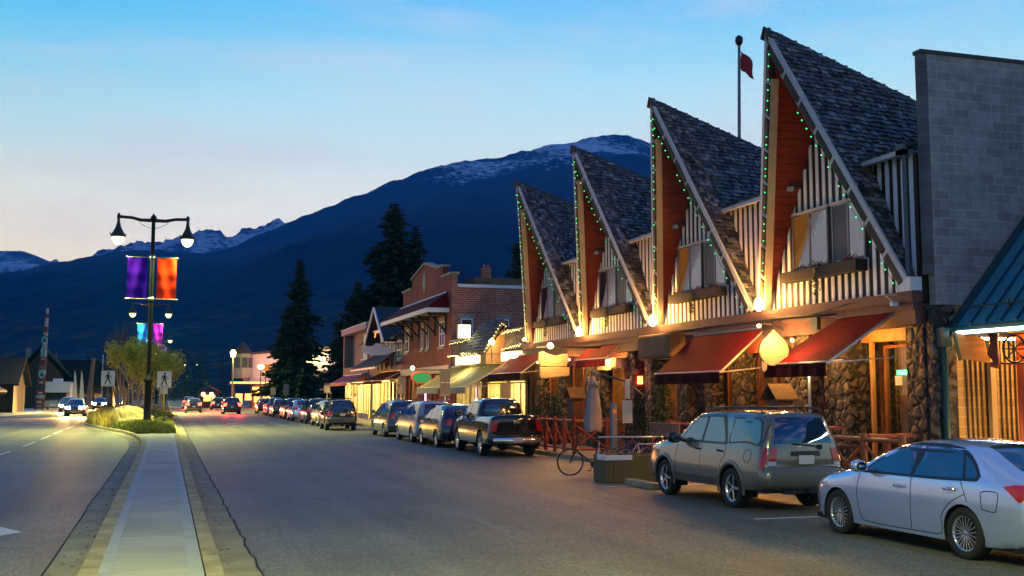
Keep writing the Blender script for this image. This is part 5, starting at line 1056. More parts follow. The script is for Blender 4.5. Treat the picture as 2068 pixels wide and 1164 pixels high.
def car(spec, loc, rz, label, cat, group=None, colour=None, name=None):
    """spec: outline of the side view, axles, widths; built along +x with the rear axle at x = 0, then turned to face +y"""
    S = spec; t = thing(name or S['name'], (0,0,0), label, cat, group)
    ol = catmull(S['top'], S.get('sm', 6)); n_top = len(ol)
    hw = S['hw']; zb = S['belt']; xF = max(p.x for p in ol); xR = min(p.x for p in ol); xa = S['axles']; wr = S['wr']; ar = S['arch']; g = S.get('grid', .09)
    fr = S.get('fillet', .11); tum = S.get('tum', .40)
    def W0(x, z):
        v = hw - S.get('bulge',.05)*((z-.6)/.45)**2 if z < zb else hw - S.get('bulge',.05)*((zb-.6)/.45)**2 - (z-zb)*tum
        f = S.get('ftap', .20); r_ = S.get('rtap', .12); xf = xa[1]+.05; xr = xa[0]-.15
        if x > xf: v -= f*((x-xf)/(xF-xf))**2.4
        if x < xr: v -= r_*((xr-x)/(xr-xR))**2.4
        return v
    def W(x, z):
        p = Vector((x, z)); d = min(segdist(p, ol[i], ol[i+1]) for i in range(n_top-1)); 
        v = W0(x, z)
        if d < fr: v -= fr - math.sqrt(max(0, fr*fr-(fr-d)**2))
        return v
    zs = S['sill']
    # closed side outline: top loop (front bottom -> rear bottom), then sill with wheel arches
    bot = []; rb = ol[-1]; x = rb.x
    for a in xa:
        h = math.sqrt(max(0, ar*ar-(wr-zs)**2)); bot.append(Vector((a-h, zs)))
        a0 = math.atan2(zs-wr, -h); a1 = math.atan2(zs-wr, h)
        if a0 < 0: a0 += 2*math.pi
        for k in range(1, 14): th = a0 + (a1 - a0)*k/14; bot.append(Vector((a+ar*math.cos(th), wr+ar*math.sin(th))))
        bot.append(Vector((a+h, zs)))
    out = ol + bot
    # drop duplicates
    o2 = [out[0]]
    for p in out[1:]:
        if (p-o2[-1]).length > .008: o2.append(p)
    def fill(poly, g):
        xs = [p.x for p in poly]; zs_ = [p.y for p in poly]; pts = list(poly); n = len(poly)
        nx = int((max(xs)-min(xs))/g)+1; nz = int((max(zs_)-min(zs_))/g)+1
        for i in range(nx):
            for j in range(nz):
                p = Vector((min(xs)+(i+.5)*g, min(zs_)+(j+.5)*g))
                ins = False; m = n-1; dm = 9
                for q in range(n):
                    a, b_ = poly[q], poly[m]
                    if (a.y > p.y) != (b_.y > p.y) and p.x < (b_.x-a.x)*(p.y-a.y)/(b_.y-a.y)+a.x: ins = not ins
                    m = q
                if ins and min(segdist(p, poly[q], poly[(q+1)%n]) for q in range(n)) > g*.35: pts.append(p)
        r_ = delaunay_2d_cdt(pts, [], [list(range(n))], 1, 1e-5)
        return r_[0], r_[2]
    key = S['name']
    if '_side' not in S: S['_side'] = fill(o2, g); S['_w'] = [W(p.x, p.y) for p in S['_side'][0]]
    sv, sf = S['_side']; sw_ = S['_w']
    m = MB()
    m.add([(p.x, -w_, p.y) for p, w_ in zip(sv, sw_)], sf, True); m.add([(p.x, w_, p.y) for p, w_ in zip(sv, sw_)], [tuple(reversed(f)) for f in sf], True)
    # strip over the top
    ns = 10; vs_ = []; P = ol
    if '_wo' not in S: S['_wo'] = [W(p.x, p.y) for p in P]
    nors = []
    for i, p in enumerate(P):
        d = (P[min(i+1,n_top-1)]-P[max(i-1,0)]); nn = Vector((d.y, -d.x)).normalized()
        if nn.dot(p-Vector(((xF+xR)/2, .7))) < 0: nn = -nn
        nors.append(nn)
    def crown(i):
        nn = nors[i]; return S.get('crown',.035) if nn.y > .6 else (S.get('fcrown',.11) if P[i].x > 1.2 else S.get('rcrown',.07))
    cr = [crown(i) for i in range(n_top)]; cr = [sum(cr[max(0,i-4):i+5])/len(cr[max(0,i-4):i+5]) for i in range(n_top)]
    def sp(i, s, off=0):
        p = P[i]; q = p + nors[i]*(cr[i]*(1-s*s) + off); return (q.x, s*S['_wo'][i], q.y)
    for i in range(n_top):
        for k in range(ns+1): vs_.append(sp(i, -1+2*k/ns))
    m.add(vs_, [(i*(ns+1)+k, i*(ns+1)+k+1, (i+1)*(ns+1)+k+1, (i+1)*(ns+1)+k) for i in range(n_top-1) for k in range(ns)], True)
    body = m.build('body', colour, t, local=True, weld=True)
    # underbody
    ub_ = MB(); ub_.box((xR+.15,-hw+.12,zs-.02),(xF-.15,hw-.12,zs+.05))
    for a in xa:
        for s in (-1,1):
            vs2 = []; kk = 16
            for k in range(kk+1):
                th = -.35 + (math.pi+.7)*k/kk
                for yy in (hw-.02-(W0(0,.6)-W0(a,.6)), hw-.34): vs2.append((a+(ar+.004)*math.cos(th), s*yy, wr+(ar+.004)*math.sin(th)))
            ub_.add(vs2, [(2*k,2*k+1,2*k+3,2*k+2) for k in range(kk)], True)
            ub_.box((a-ar,s*(hw-.36)-.01,zs-.03),(a+ar,s*(hw-.36)+.01,wr+ar))
    ub_.build('underbody', WELL, t, local=True)
    def side_patch(poly, name_, mt, off=.004, parent=None, both=True, smooth_=True, g2=None):
        pl = [Vector(p) for p in poly]; v_, f_ = fill(pl, g2 or g*1.1); mm = MB()
        ww = [W(p.x, p.y)+off for p in v_]
        # make the winding point outwards on both sides
        mm.add([(p.x,-w_,p.y) for p,w_ in zip(v_,ww)], f_, True)
        if both: mm.add([(p.x,w_,p.y) for p,w_ in zip(v_,ww)], [tuple(reversed(f)) for f in f_], True)
        return mm
    def strip_patch(i0, i1, s0, s1, off=.005, k0=None, k1=None):
        mm = MB(); nn = 12; vv = []; idx = list(range(i0, i1+1))
        for i in idx:
            tt = (i-i0)/max(1,(i1-i0)); a = s0[0]+(s0[1]-s0[0])*tt; b_ = s1[0]+(s1[1]-s1[0])*tt
            for k in range(nn+1): vv.append(sp(i, a+(b_-a)*k/nn, off))
        mm.add(vv, [(j*(nn+1)+k, j*(nn+1)+k+1, (j+1)*(nn+1)+k+1, (j+1)*(nn+1)+k) for j in range(len(idx)-1) for k in range(nn)], True); return mm
    def near(pt): return min(range(n_top), key=lambda i: (ol[i]-Vector(pt)).length)
    # glass
    if S.get('greentrim'): side_patch(S['greentrim'], 'x', TRIMB, .0025).build('window_trim', TRIMB, t, local=True)
    for wpoly in S['wins']:
        v_, f_ = fill([Vector(p) for p in wpoly], g*1.1); ww = [W(p.x, p.y)+.006 for p in v_]
        for s in (-1,1): mm = MB(); mm.add([(p.x,s*w_,p.y) for p,w_ in zip(v_,ww)], f_ if s < 0 else [tuple(reversed(f)) for f in f_], True); mm.build('side_window', CARGLASS, t, local=True)
    i0, i1 = near(S['ws'][0]), near(S['ws'][1]); strip_patch(min(i0,i1), max(i0,i1), (-.93,-.93), (.93,.93), .005).build('windscreen', CARGLASS, t, local=True)
    i0, i1 = near(S['rw'][0]), near(S['rw'][1]); e = S.get('rwe', .9); strip_patch(min(i0,i1), max(i0,i1), (-e,-e*.99), (e,e*.99), .006).build('rear_window', CARGLASS, t, local=True)
    # lamps
    lit = S.get('lit')
    for s in (-1,1):
        if S.get('tl_side'): side = [Vector(p) for p in S['tl_side']]; v_, f_ = fill(side, g); mm = MB(); mm.add([(p.x,s*(W(p.x,p.y)+.006),p.y) for p in v_], f_ if s < 0 else [tuple(reversed(f)) for f in f_], True)
        else: mm = MB()
        if S.get('tl'):
            (pa, pb, s0, s1) = S['tl']; a, b_ = near(pa), near(pb); q = strip_patch(min(a,b_), max(a,b_), (s*s0[0], s*s0[1]), (s*s1[0], s*s1[1]), .012)
            mm.add(q.v, q.f, True)
        mm.build('tail_lamp', LIT_R if lit == 'rear' else LENS_R, t, local=True)
        if S.get('tl_w'):
            (pa, pb, s0, s1) = S['tl_w']; a, b_ = near(pa), near(pb); strip_patch(min(a,b_), max(a,b_), (s*s0[0], s*s0[1]), (s*s1[0], s*s1[1]), .016).build('reversing_lamp', LENS_W, t, local=True)
        if S.get('hl_side'):
            v_, f_ = fill([Vector(p) for p in S['hl_side']], g); mm = MB(); mm.add([(p.x,s*(W(p.x,p.y)+.006),p.y) for p in v_], f_ if s < 0 else [tuple(reversed(f)) for f in f_], True)
            (pa, pb, s0, s1) = S['hl']; a, b_ = near(pa), near(pb); q = strip_patch(min(a,b_), max(a,b_), (s*s0[0], s*s0[1]), (s*s1[0], s*s1[1]), .012); mm.add(q.v, q.f, True)
            mm.build('headlight', LIT_W if lit == 'front' else LENS_W, t, local=True)
    # seams, handles
    if S.get('seams'):
        mm = MB()
        for line in S['seams']:
            L_ = catmull(line, 5); 
            for s in (-1,1):
                vv = []
                for i, p in enumerate(L_):
                    d = (L_[min(i+1,len(L_)-1)]-L_[max(i-1,0)]).normalized(); nn = Vector((d.y,-d.x))*.0055
                    for q in (p-nn, p+nn): vv.append((q.x, s*(W(q.x,q.y)+.0022), q.y))
                mm.add(vv, [(2*i,2*i+1,2*i+3,2*i+2) for i in range(len(L_)-1)], True)
        mm.build('panel_gap', SEAM, t, local=True)
    for (hx, hz) in S.get('handles', []):
        for s in (-1,1):
            w_ = W(hx,hz); mm = MB(); hl_ = S.get('hlen', .11)
            mm.tube([(hx-hl_,s*(w_-.01),hz),(hx-hl_*.8,s*(w_+.032),hz+.005),(hx,s*(w_+.042),hz+.008),(hx+hl_*.8,s*(w_+.032),hz+.005),(hx+hl_,s*(w_-.01),hz)], [.012,.017,.02,.017,.012], 8)
            mm.build('door_handle', S.get('hmat', CHROME), t, local=True)
    # mirrors
    if S.get('mir'):
        mx_, mz_ = S['mir']; k_ = S.get('mirs', 1)
        for s in (-1,1):
            w_ = W(mx_, mz_); c = Vector((mx_-.02, s*(w_+.17*k_), mz_+.05)); mm = MB()
            prof = [(.001,-.11*k_),(.06*k_,-.10*k_),(.085*k_,-.05*k_),(.09*k_,.03*k_),(.07*k_,.09*k_),(.001,.11*k_)]
            mm.lathe([(a, b_) for a, b_ in prof], c, 12, 'Y'); mm.beam((mx_+.02,s*(w_-.03),mz_-.02),(mx_,s*(w_+.12*k_),mz_+.02),.06,.045)
            mo = mm.build('mirror', S.get('mirm') or colour, t, local=True)
            mm = MB(); n_ = 16; mm.add([(c.x-.093*k_*.9, c.y+.085*k_*math.cos(2*math.pi*q/n_), c.z+.062*k_*math.sin(2*math.pi*q/n_)) for q in range(n_)], [tuple(range(n_))]); mm.build('mirror_glass', CARGLASS, mo, local=True)
    # wheels
    tyre = MB(); w2 = S.get('tw', .105)
    tyre.lathe([(wr*.66,-w2*.75),(wr*.80,-w2),(wr*.95,-w2*.96),(wr,-w2*.7),(wr,w2*.7),(wr*.95,w2*.96),(wr*.80,w2),(wr*.66,w2*.75)], (0,0,0), 28, 'Y', caps=False)
    rim = MB(); rr_ = wr*.68; rim.lathe([(rr_,-w2*.85),(rr_*.93,-w2*.80),(rr_*.92,-w2*.3),(rr_*.9,w2*.2)], (0,0,0), 28, 'Y', caps=False)
    nsp = S.get('spokes', 7)
    rim.lathe([(.001,-w2*.72),(rr_*.16,-w2*.70),(rr_*.2,-w2*.55),(rr_*.2,-w2*.3)], (0,0,0), 14, 'Y')
    for k in range(nsp):
        a = 2*math.pi*k/nsp
        for dv in ((-.16,.16) if S.get('split') else (0,)):
            a2 = a+dv; hw_ = .034*(wr/.32)*(1 if not S.get('split') else .62)*(7/nsp)**.5
            p0 = Vector((math.cos(a)*rr_*.12, -w2*.60, math.sin(a)*rr_*.12)); p1 = Vector((math.cos(a2)*rr_*.95, -w2*.76, math.sin(a2)*rr_*.95)); rim.beam(p0, p1, hw_, .02, up=(0,1,0))
    disc = MB(); disc.lathe([(.001,-w2*.22),(rr_*.9,-w2*.22),(rr_*.9,-w2*.1)], (0,0,0), 20, 'Y')
    tm = rm_ = dm_ = None
    for a in xa:
        for s in (-1,1):
            if tm is None:
                o = tyre.build('tyre', RUBBER, t, local=True); tm = o.data; q = rim.build('rim', RIM, o, local=True); rm_ = q.data; d_ = disc.build('brake_disc', WELL, o, local=True); dm_ = d_.data
            else:
                o = bpy.data.objects.new('tyre', tm); o.parent = t; C.objects.link(o)
                for nm_, me_ in (('rim', rm_), ('brake_disc', dm_)): q = bpy.data.objects.new(nm_, me_); q.parent = o; C.objects.link(q)
            o.location = (a, s*(hw-w2-.015), wr); o.rotation_euler = (0,0,0 if s < 0 else math.pi)
    # rear number plate, bumper
    if S.get('plate'):
        a = near(S['plate']); c = ol[a]; nn = nors[a]; wpl = .155; mm = MB(); bx = c.x + nn.x*(cr[a]+.012); hh = .077
        mm.box((bx-.01,-wpl,c.y-hh),(bx+.002,wpl,c.y+hh)); pl = mm.build('number_plate', PLATE, t, local=True)
        mm = MB(); 
        for k in range(6): mm.box((bx-.013,-.11+k*.038,c.y-.022),(bx-.011,-.088+k*.038,c.y+.03)) if False else None
    for nm_, mt_, lst in S.get('extra', []):
        mm = MB()
        for e_ in lst:
            if e_[0] == 'box': mm.box(e_[1], e_[2])
            elif e_[0] == 'tube': mm.tube(e_[1], e_[2], 8)
            elif e_[0] == 'side':
                q = side_patch(e_[1], 'x', mt_, e_[2]); mm.add(q.v, q.f, True)
            elif e_[0] == 'strip':
                a, b_ = near(e_[1]), near(e_[2]); q = strip_patch(min(a,b_), max(a,b_), e_[3], e_[4], e_[5]); mm.add(q.v, q.f, True)
            elif e_[0] == 'arch':
                for a in xa:
                    for s in (-1,1):
                        vv = []; kk = 20
                        for k in range(kk+1):
                            th = -.2+(math.pi+.4)*k/kk
                            for rr2, of in ((ar-.002,.005),(ar+e_[1]*.5,e_[2]),(ar+e_[1],.003)):
                                xx, zz = a+rr2*math.cos(th), wr+rr2*math.sin(th); vv.append((xx, s*(W(xx,max(zz,zs+.01))+of), zz))
                        mm.add(vv, [(3*k+j,3*k+j+1,3*k+j+4,3*k+j+3) for k in range(kk) for j in (0,1)], True)
        mm.build(nm_, mt_, t, local=True)
    t.location = loc; t.rotation_euler = (0,0,math.pi/2+rz)
    return t
SEDAN = dict(name='sedan', hw=.885, belt=.95, sill=.20, axles=(0,2.70), wr=.325, arch=.365, fillet=.12, tum=.50, ftap=.22, rtap=.16, bulge=.05, grid=.075,
    top=[(3.42,.20),(3.52,.30),(3.56,.45),(3.53,.62),(3.42,.74),(3.05,.865),(2.55,.965),(2.28,1.04),(1.95,1.21),(1.55,1.355),(1.15,1.425),(.65,1.448),(.2,1.425),(-.12,1.37),(-.42,1.24),(-.70,1.11),(-.86,1.07),(-1.0,1.045),(-1.04,1.00),(-1.03,.85),(-1.05,.62),(-1.06,.45),(-1.0,.28),(-.9,.20)],
    wins=[[(2.02,.985),(1.80,1.13),(1.45,1.295),(1.18,1.36),(1.02,1.375),(1.04,.99)],[(.96,.99),(.94,1.38),(.60,1.385),(.28,1.355),(.16,1.32),(.02,1.01)],[(-.03,1.015),(.11,1.30),(.0,1.25),(-.13,1.16),(-.22,1.06),(-.2,1.03)]],
    greentrim=[(2.13,.955),(2.02,1.03),(1.80,1.17),(1.45,1.335),(1.15,1.405),(.90,1.42),(.55,1.42),(.22,1.385),(0,1.30),(-.16,1.185),(-.28,1.05),(-.24,.985),(.4,.965),(1.2,.958)],
    ws=((2.28,1.04),(1.40,1.40)), rw=((-.02,1.40),(-.66,1.125)), rwe=.86, mir=(2.0,1.0), mirm=None,
    tl_side=[(-.66,.955),(-.80,.985),(-.98,.99),(-1.03,.93),(-1.02,.80),(-.88,.78)], tl=((-1.02,1.0),(-1.03,.82),(.62,.50),(1.0,1.0)),
    hl_side=[(3.12,.80),(3.30,.77),(3.45,.70),(3.50,.60),(3.38,.62),(3.2,.68)], hl=((3.42,.74),(3.52,.60),(.55,.62),(1,1)), plate=(-1.03,.80),
    seams=[[(2.14,.95),(2.2,.7),(2.16,.4),(2.1,.27)],[(1.0,.96),(1.0,.6),(1.02,.27)],[(.04,.97),(-.06,.80),(-.1,.72)],[(.39,.45),(.40,.30),(.5,.26)],[(-.06,.82),(.2,.70),(.38,.52),(.39,.42)],[(2.12,.27),(1.6,.25),(.5,.26)],[(-.36,.66),(-.33,.84),(-.40,.88),(-.56,.88),(-.60,.84),(-.58,.68),(-.54,.64),(-.36,.66)]],
    handles=[(1.22,.82),(.22,.86)], spokes=10, split=True, plate_z=.8, extra=[('bumper_reflector', LENS_R, [('box',(-1.08,.5,.33),(-1.05,.7,.38)),('box',(-1.08,-.7,.33),(-1.05,-.5,.38))])])
SUV = dict(name='estate_car', hw=.90, belt=1.10, sill=.36, axles=(0,2.80), wr=.365, arch=.425, fillet=.10, tum=.34, ftap=.12, rtap=.07, bulge=.06, grid=.085,
    top=[(3.62,.38),(3.72,.46),(3.74,.62),(3.68,.82),(3.64,.98),(3.45,1.06),(3.05,1.12),(2.55,1.18),(2.38,1.24),(2.12,1.44),(1.88,1.62),(1.68,1.70),(1.3,1.735),(.5,1.75),(-.3,1.74),(-.72,1.725),(-.86,1.68),(-.93,1.52),(-1.0,1.28),(-1.03,1.12),(-1.05,.95),(-1.06,.80),(-1.14,.74),(-1.17,.62),(-1.14,.48),(-1.0,.40)],
    wins=[[(2.10,1.20),(1.86,1.44),(1.62,1.60),(1.30,1.63),(1.26,1.63),(1.28,1.18)],[(1.18,1.18),(1.17,1.635),(.72,1.64),(.62,1.62),(.34,1.24),(.36,1.18)],[(.24,1.22),(.26,1.64),(.12,1.60)],[(.16,1.20),(.22,1.62),(-.66,1.62),(-.76,1.56),(-.86,1.25),(-.82,1.19)]],
    greentrim=[(2.24,1.13),(2.06,1.30),(1.84,1.50),(1.64,1.645),(1.2,1.675),(.6,1.685),(.5,1.65),(.28,1.25),(.22,1.14)],
    ws=((2.38,1.24),(1.75,1.68)), rw=((-.885,1.645),(-1.0,1.20)), rwe=.93, mir=(2.06,1.16), mirs=1.25, mirm=TRIMB, tw=.12,
    tl_side=[(-.90,1.13),(-1.02,1.14),(-1.05,.95),(-1.05,.76),(-.93,.76)], tl=((-1.03,1.13),(-1.06,.84),(.80,.80),(1.0,1.0)), tl_w=((-1.055,.90),(-1.06,.82),(.80,.80),(1.0,1.0)),
    hl_side=[(3.45,1.02),(3.64,.98),(3.68,.84),(3.5,.84)], hl=((3.64,.98),(3.68,.84),(.55,.55),(1,1)), plate=(-1.05,.93),
    seams=[[(2.22,1.14),(2.28,.8),(2.24,.44)],[(1.22,1.15),(1.22,.44)],[(.28,1.16),(.26,.95),(.38,.80),(.42,.5)],[(1.22,.46),(2.2,.46)],[(-.9,1.72),(-.93,1.3),(-.9,1.14)],[(-.45,.90),(-.45,1.04),(-.56,1.08),(-.66,1.04),(-.66,.90),(-.56,.86),(-.45,.90)]],
    handles=[(1.36,1.02),(.46,1.02)], hmat=TRIMB, hlen=.08, spokes=5, extra=[
      ('wheel_arch', None, [('arch',.085,.03)]), ('lower_trim', mat('grey_cladding', (.06,.06,.055), .5), [('side',[(2.36,.37),(2.36,.50),(.44,.50),(.44,.37)],.010)]),
      ('roof_rack', TRIMB, [('tube',[(1.2,.60,1.74),(1.1,.60,1.82),(.2,.60,1.84),(-.6,.60,1.81),(-.7,.60,1.73)],.018),('tube',[(1.2,-.60,1.74),(1.1,-.60,1.82),(.2,-.60,1.84),(-.6,-.60,1.81),(-.7,-.60,1.73)],.018),('tube',[(.9,.6,1.83),(.9,-.6,1.83)],.015),('tube',[(-.3,.6,1.83),(-.3,-.6,1.83)],.015)]),
      ('brake_lamp', LENS_R, [('box',(-.90,-.15,1.685),(-.84,.15,1.71))]), ('plate_recess', TRIMB, [('strip',(-1.04,1.05),(-1.045,.98),(-.42,-.42),(.42,.42),.012)]),
      ('wiper', TRIMB, [('tube',[(-1.09,-.3,1.14),(-1.12,-.05,1.18),(-1.10,.25,1.20)],.012),('box',(-1.12,-.34,1.10),(-1.07,-.26,1.18))]),
      ('bumper', mat('bumper_grey', (.10,.10,.09), .5), [('strip',(-1.14,.74),(-1.14,.5),(-.98,-.98),(.98,.98),.010)]), ('tow_bar', BLACKP, [('box',(-1.2,-.5,.34),(-1.1,.5,.40)),('box',(-1.28,-.05,.36),(-1.2,.05,.42))])])
SUV['extra'].append(('window_seal', TRIMB, [('side', [(.20,1.165),(.26,1.655),(-.68,1.655),(-.80,1.58),(-.90,1.24),(-.85,1.155)], .003)]))
SUV['extra'][0] = ('wheel_arch', mat('arch_beige', (.14,.13,.10), .35, .3, coat=.5), [('arch',.085,.03)])
TRUCK = dict(name='pickup_truck', hw=.97, belt=1.22, sill=.42, axles=(0,3.55), wr=.41, arch=.49, fillet=.09, tum=.32, ftap=.14, rtap=.03, bulge=.05, grid=.13, sm=5,
    top=[(4.45,.45),(4.6,.55),(4.62,.8),(4.55,1.05),(4.4,1.2),(3.9,1.28),(3.15,1.34),(2.95,1.42),(2.6,1.70),(2.35,1.84),(1.9,1.90),(1.2,1.91),(.85,1.87),(.72,1.70),(.66,1.42),(.6,1.36),(.2,1.36),(-.6,1.36),(-1.1,1.36),(-1.24,1.34),(-1.27,1.2),(-1.26,.9),(-1.26,.68),(-1.34,.62),(-1.34,.5),(-1.2,.44)],
    wins=[[(2.85,1.40),(2.5,1.66),(2.25,1.77),(1.98,1.78),(1.98,1.38)],[(1.90,1.38),(1.90,1.78),(1.15,1.78),(1.0,1.7),(.95,1.38)]],
    greentrim=[(3.0,1.33),(2.6,1.64),(2.3,1.80),(1.1,1.81),(.92,1.74),(.85,1.33)], ws=((2.95,1.42),(2.42,1.82)), rw=((.80,1.80),(.67,1.46)), rwe=.88, mir=(2.75,1.36), mirs=1.5, mirm=TRIMB, tw=.14,
    tl_side=[(-1.15,1.22),(-1.26,1.22),(-1.26,.85),(-1.15,.85)], tl=((-1.265,1.2),(-1.26,.87),(.84,.84),(1,1)), hl_side=[(4.3,1.15),(4.5,1.1),(4.58,.9),(4.3,.9)], hl=((4.5,1.12),(4.6,.9),(.6,.6),(1,1)), plate=(-1.34,.56),
    seams=[[(3.0,1.3),(3.0,.6)],[(1.94,1.3),(1.94,.55)],[(.85,1.3),(.80,.55)],[(.60,1.32),(.58,.5)]], handles=[(2.1,1.14),(1.1,1.14)], spokes=5,
    extra=[('bumper', CHROME, [('strip',(-1.34,.62),(-1.34,.5),(-.97,-.97),(.97,.97),.01)]),('tailgate_handle', CHROME, [('box',(-1.36,-.12,1.12),(-1.335,.12,1.18))]),('brake_lamp', LENS_R, [('box',(.80,-.14,1.86),(.86,.14,1.885))])])
VAN = dict(name='minivan', hw=.93, belt=1.08, sill=.26, axles=(0,2.95), wr=.34, arch=.39, fillet=.13, tum=.30, ftap=.18, rtap=.06, bulge=.05, grid=.14, sm=4,
    top=[(3.75,.28),(3.88,.4),(3.88,.62),(3.75,.82),(3.3,.98),(2.95,1.08),(2.3,1.42),(1.8,1.64),(1.2,1.74),(.3,1.77),(-.5,1.75),(-.82,1.68),(-.95,1.45),(-1.03,1.12),(-1.06,.8),(-1.1,.55),(-1.05,.35),(-.9,.27)],
    wins=[[(2.5,1.14),(1.9,1.46),(1.5,1.6),(1.42,1.14)],[(1.34,1.14),(1.36,1.63),(.35,1.65),(.3,1.16)],[(.22,1.16),(.26,1.65),(-.6,1.62),(-.78,1.5),(-.82,1.2)]],
    ws=((2.9,1.11),(1.85,1.62)), rw=((-.86,1.62),(-1.0,1.2)), rwe=.92, mir=(2.2,1.15), tl_side=[(-.92,1.18),(-1.03,1.15),(-1.05,.85),(-.95,.88)], tl=((-1.0,1.22),(-1.055,.85),(.84,.84),(1,1)), hl_side=[(3.35,.92),(3.7,.82),(3.8,.66),(3.4,.7)], hl=((3.7,.86),(3.86,.64),(.6,.6),(1,1)), plate=(-1.06,.78),
    seams=[[(2.5,1.05),(2.5,.35)],[(1.38,1.08),(1.38,.35)],[(.26,1.1),(.3,.7),(.5,.4)]], handles=[(1.55,.98),(1.1,.98)], spokes=6)
CUV = dict(name='crossover', hw=.91, belt=1.04, sill=.30, axles=(0,2.65), wr=.345, arch=.39, fillet=.12, tum=.36, ftap=.2, rtap=.1, bulge=.05, grid=.15, sm=4,
    top=[(3.4,.32),(3.5,.42),(3.5,.66),(3.4,.88),(3.1,1.0),(2.5,1.08),(2.3,1.14),(1.7,1.48),(1.3,1.60),(.6,1.66),(-.1,1.64),(-.5,1.56),(-.78,1.34),(-.9,1.12),(-.95,.85),(-.98,.6),(-.95,.4),(-.85,.32)],
    wins=[[(2.1,1.1),(1.6,1.38),(1.2,1.5),(1.14,1.1)],[(1.06,1.1),(1.08,1.52),(.3,1.52),(.15,1.12)],[(.08,1.13),(.22,1.52),(-.2,1.48),(-.5,1.25),(-.45,1.16)]],
    ws=((2.3,1.14),(1.4,1.57)), rw=((-.45,1.56),(-.84,1.22)), rwe=.88, mir=(2.0,1.08), tl_side=[(-.72,1.12),(-.9,1.1),(-.94,.88),(-.8,.92)], tl=((-.9,1.12),(-.95,.88),(.72,.72),(1,1)), hl_side=[(3.0,.96),(3.3,.9),(3.44,.76),(3.1,.8)], hl=((3.35,.92),(3.5,.72),(.6,.6),(1,1)), plate=(-.96,.75),
    seams=[[(2.2,1.03),(2.2,.4)],[(1.1,1.06),(1.1,.4)]], handles=[(1.25,.95),(.35,.97)], spokes=6)
P_SILVER = mat('silver_paint', (.48,.58,.88), .16, .6, coat=1); P_BEIGE = mat('pewter_paint', (.20,.185,.15), .24, .5, coat=1); P_BLACK = mat('black_paint', (.012,.013,.016), .12, .2, coat=1)
P_NAVY = mat('navy_paint', (.015,.028,.055), .2, .4, coat=1); P_WHITE = mat('white_car_paint', (.34,.36,.40), .25, .1, coat=1); P_GREY = mat('graphite_paint', (.07,.08,.09), .22, .5, coat=1); P_RED = mat('maroon_paint', (.20,.02,.02), .22, .3, coat=1)
pk = 'cars parked along the kerb'
car(SEDAN, (10.52,11.62,0), 0, 'silver sedan parked at the kerb, nearest on the right', 'car', pk, P_SILVER)
car(SUV, (10.83,18.12,0), 0, 'pewter four-door sport utility car with roof rack and large dark rear window', 'car', pk, P_BEIGE)
car(TRUCK, (11.2,36.05,0), R(-2), 'shiny black pickup truck parked with its tailgate towards the viewer', 'pickup truck', pk, P_BLACK)
car(CUV, (11.1,42.3,0), 0, 'blue-grey crossover parked just ahead of the black pickup', 'car', pk, P_NAVY)
car(VAN, (11.15,47.0,0), 0, 'pale silver minivan between the blue crossover and the dark minivan', 'car', pk, P_WHITE)
car(VAN, (11.15,53.3,0), 0, 'dark grey minivan parked in front of the half-timbered shop', 'car', pk, P_GREY)
big = dict(SUV); big.pop('_side',None); big.pop('_w',None); big.pop('_wo',None); big['name'] = 'estate_car'; big['grid'] = .15
car(big, (9.75,64.1,0), R(-2), 'dark full-size sport utility car seen square from behind, before the tan shop', 'car', pk, P_BLACK)
car(CUV, (10.3,72.0,0), 0, 'white crossover just beyond the dark full-size sport utility car', 'car', pk, P_WHITE)
car(VAN, (10.4,79.0,0), 0, 'black minivan, second beyond the dark full-size sport utility car', 'car', pk, P_BLACK)
car(CUV, (10.2,86.5,0), 0, 'silver-blue crossover, third beyond the dark full-size sport utility car', 'car', pk, P_SILVER)
car(VAN, (10.4,94.0,0), 0, 'grey minivan, fourth beyond the dark full-size sport utility car', 'car', pk, P_GREY)
car(CUV, (10.2,102.5,0), 0, 'navy crossover, fifth beyond the dark full-size sport utility car', 'car', pk, P_NAVY)
car(VAN, (10.4,111.0,0), 0, 'white minivan, sixth beyond the dark full-size sport utility car', 'car', pk, P_WHITE)
car(CUV, (10.3,121.0,0), 0, 'red crossover, last of the row parked before the hotel', 'car', pk, P_RED)
lt_ = dict(CUV); lt_['lit'] = 'rear'; lt_['name'] = 'crossover'; lv = dict(VAN); lv['lit'] = 'rear'; lf_ = dict(CUV); lf_['lit'] = 'front'; lvf = dict(VAN); lvf['lit'] = 'front'
mg = 'added cars driving away with red tail lamps'  # cars added to bring red tail light into the far lanes
for (x, y, sp_, c_, lab) in ((3.0,128,lt_,P_GREY,'added dark car with glowing red tail lamps in the lane beside the median'),(6.6,118,lv,P_BLACK,'added black van with glowing tail lamps in the outer lane near the hotel'),(6.6,150,lt_,P_BLACK,'added black car with red tail lamps beyond the black van'),(3.2,165,lv,P_WHITE,'added pale van with red tail lamps far down the inner lane'),(6.4,195,lt_,P_GREY,'small distant added grey car with red tail lamps at the end of the outer lane')):
    o = car(sp_, (x,y,0), 0, lab, 'car', mg, c_)
    for s in (-.7,.7): l_ = light('tail_light_glow', (-1.25, s, .85), 1500, (1,.03,.02), .1, 'SPOT', (0,R(80),0), spot=R(120)); l_.parent = o
og = 'oncoming cars with headlights on'
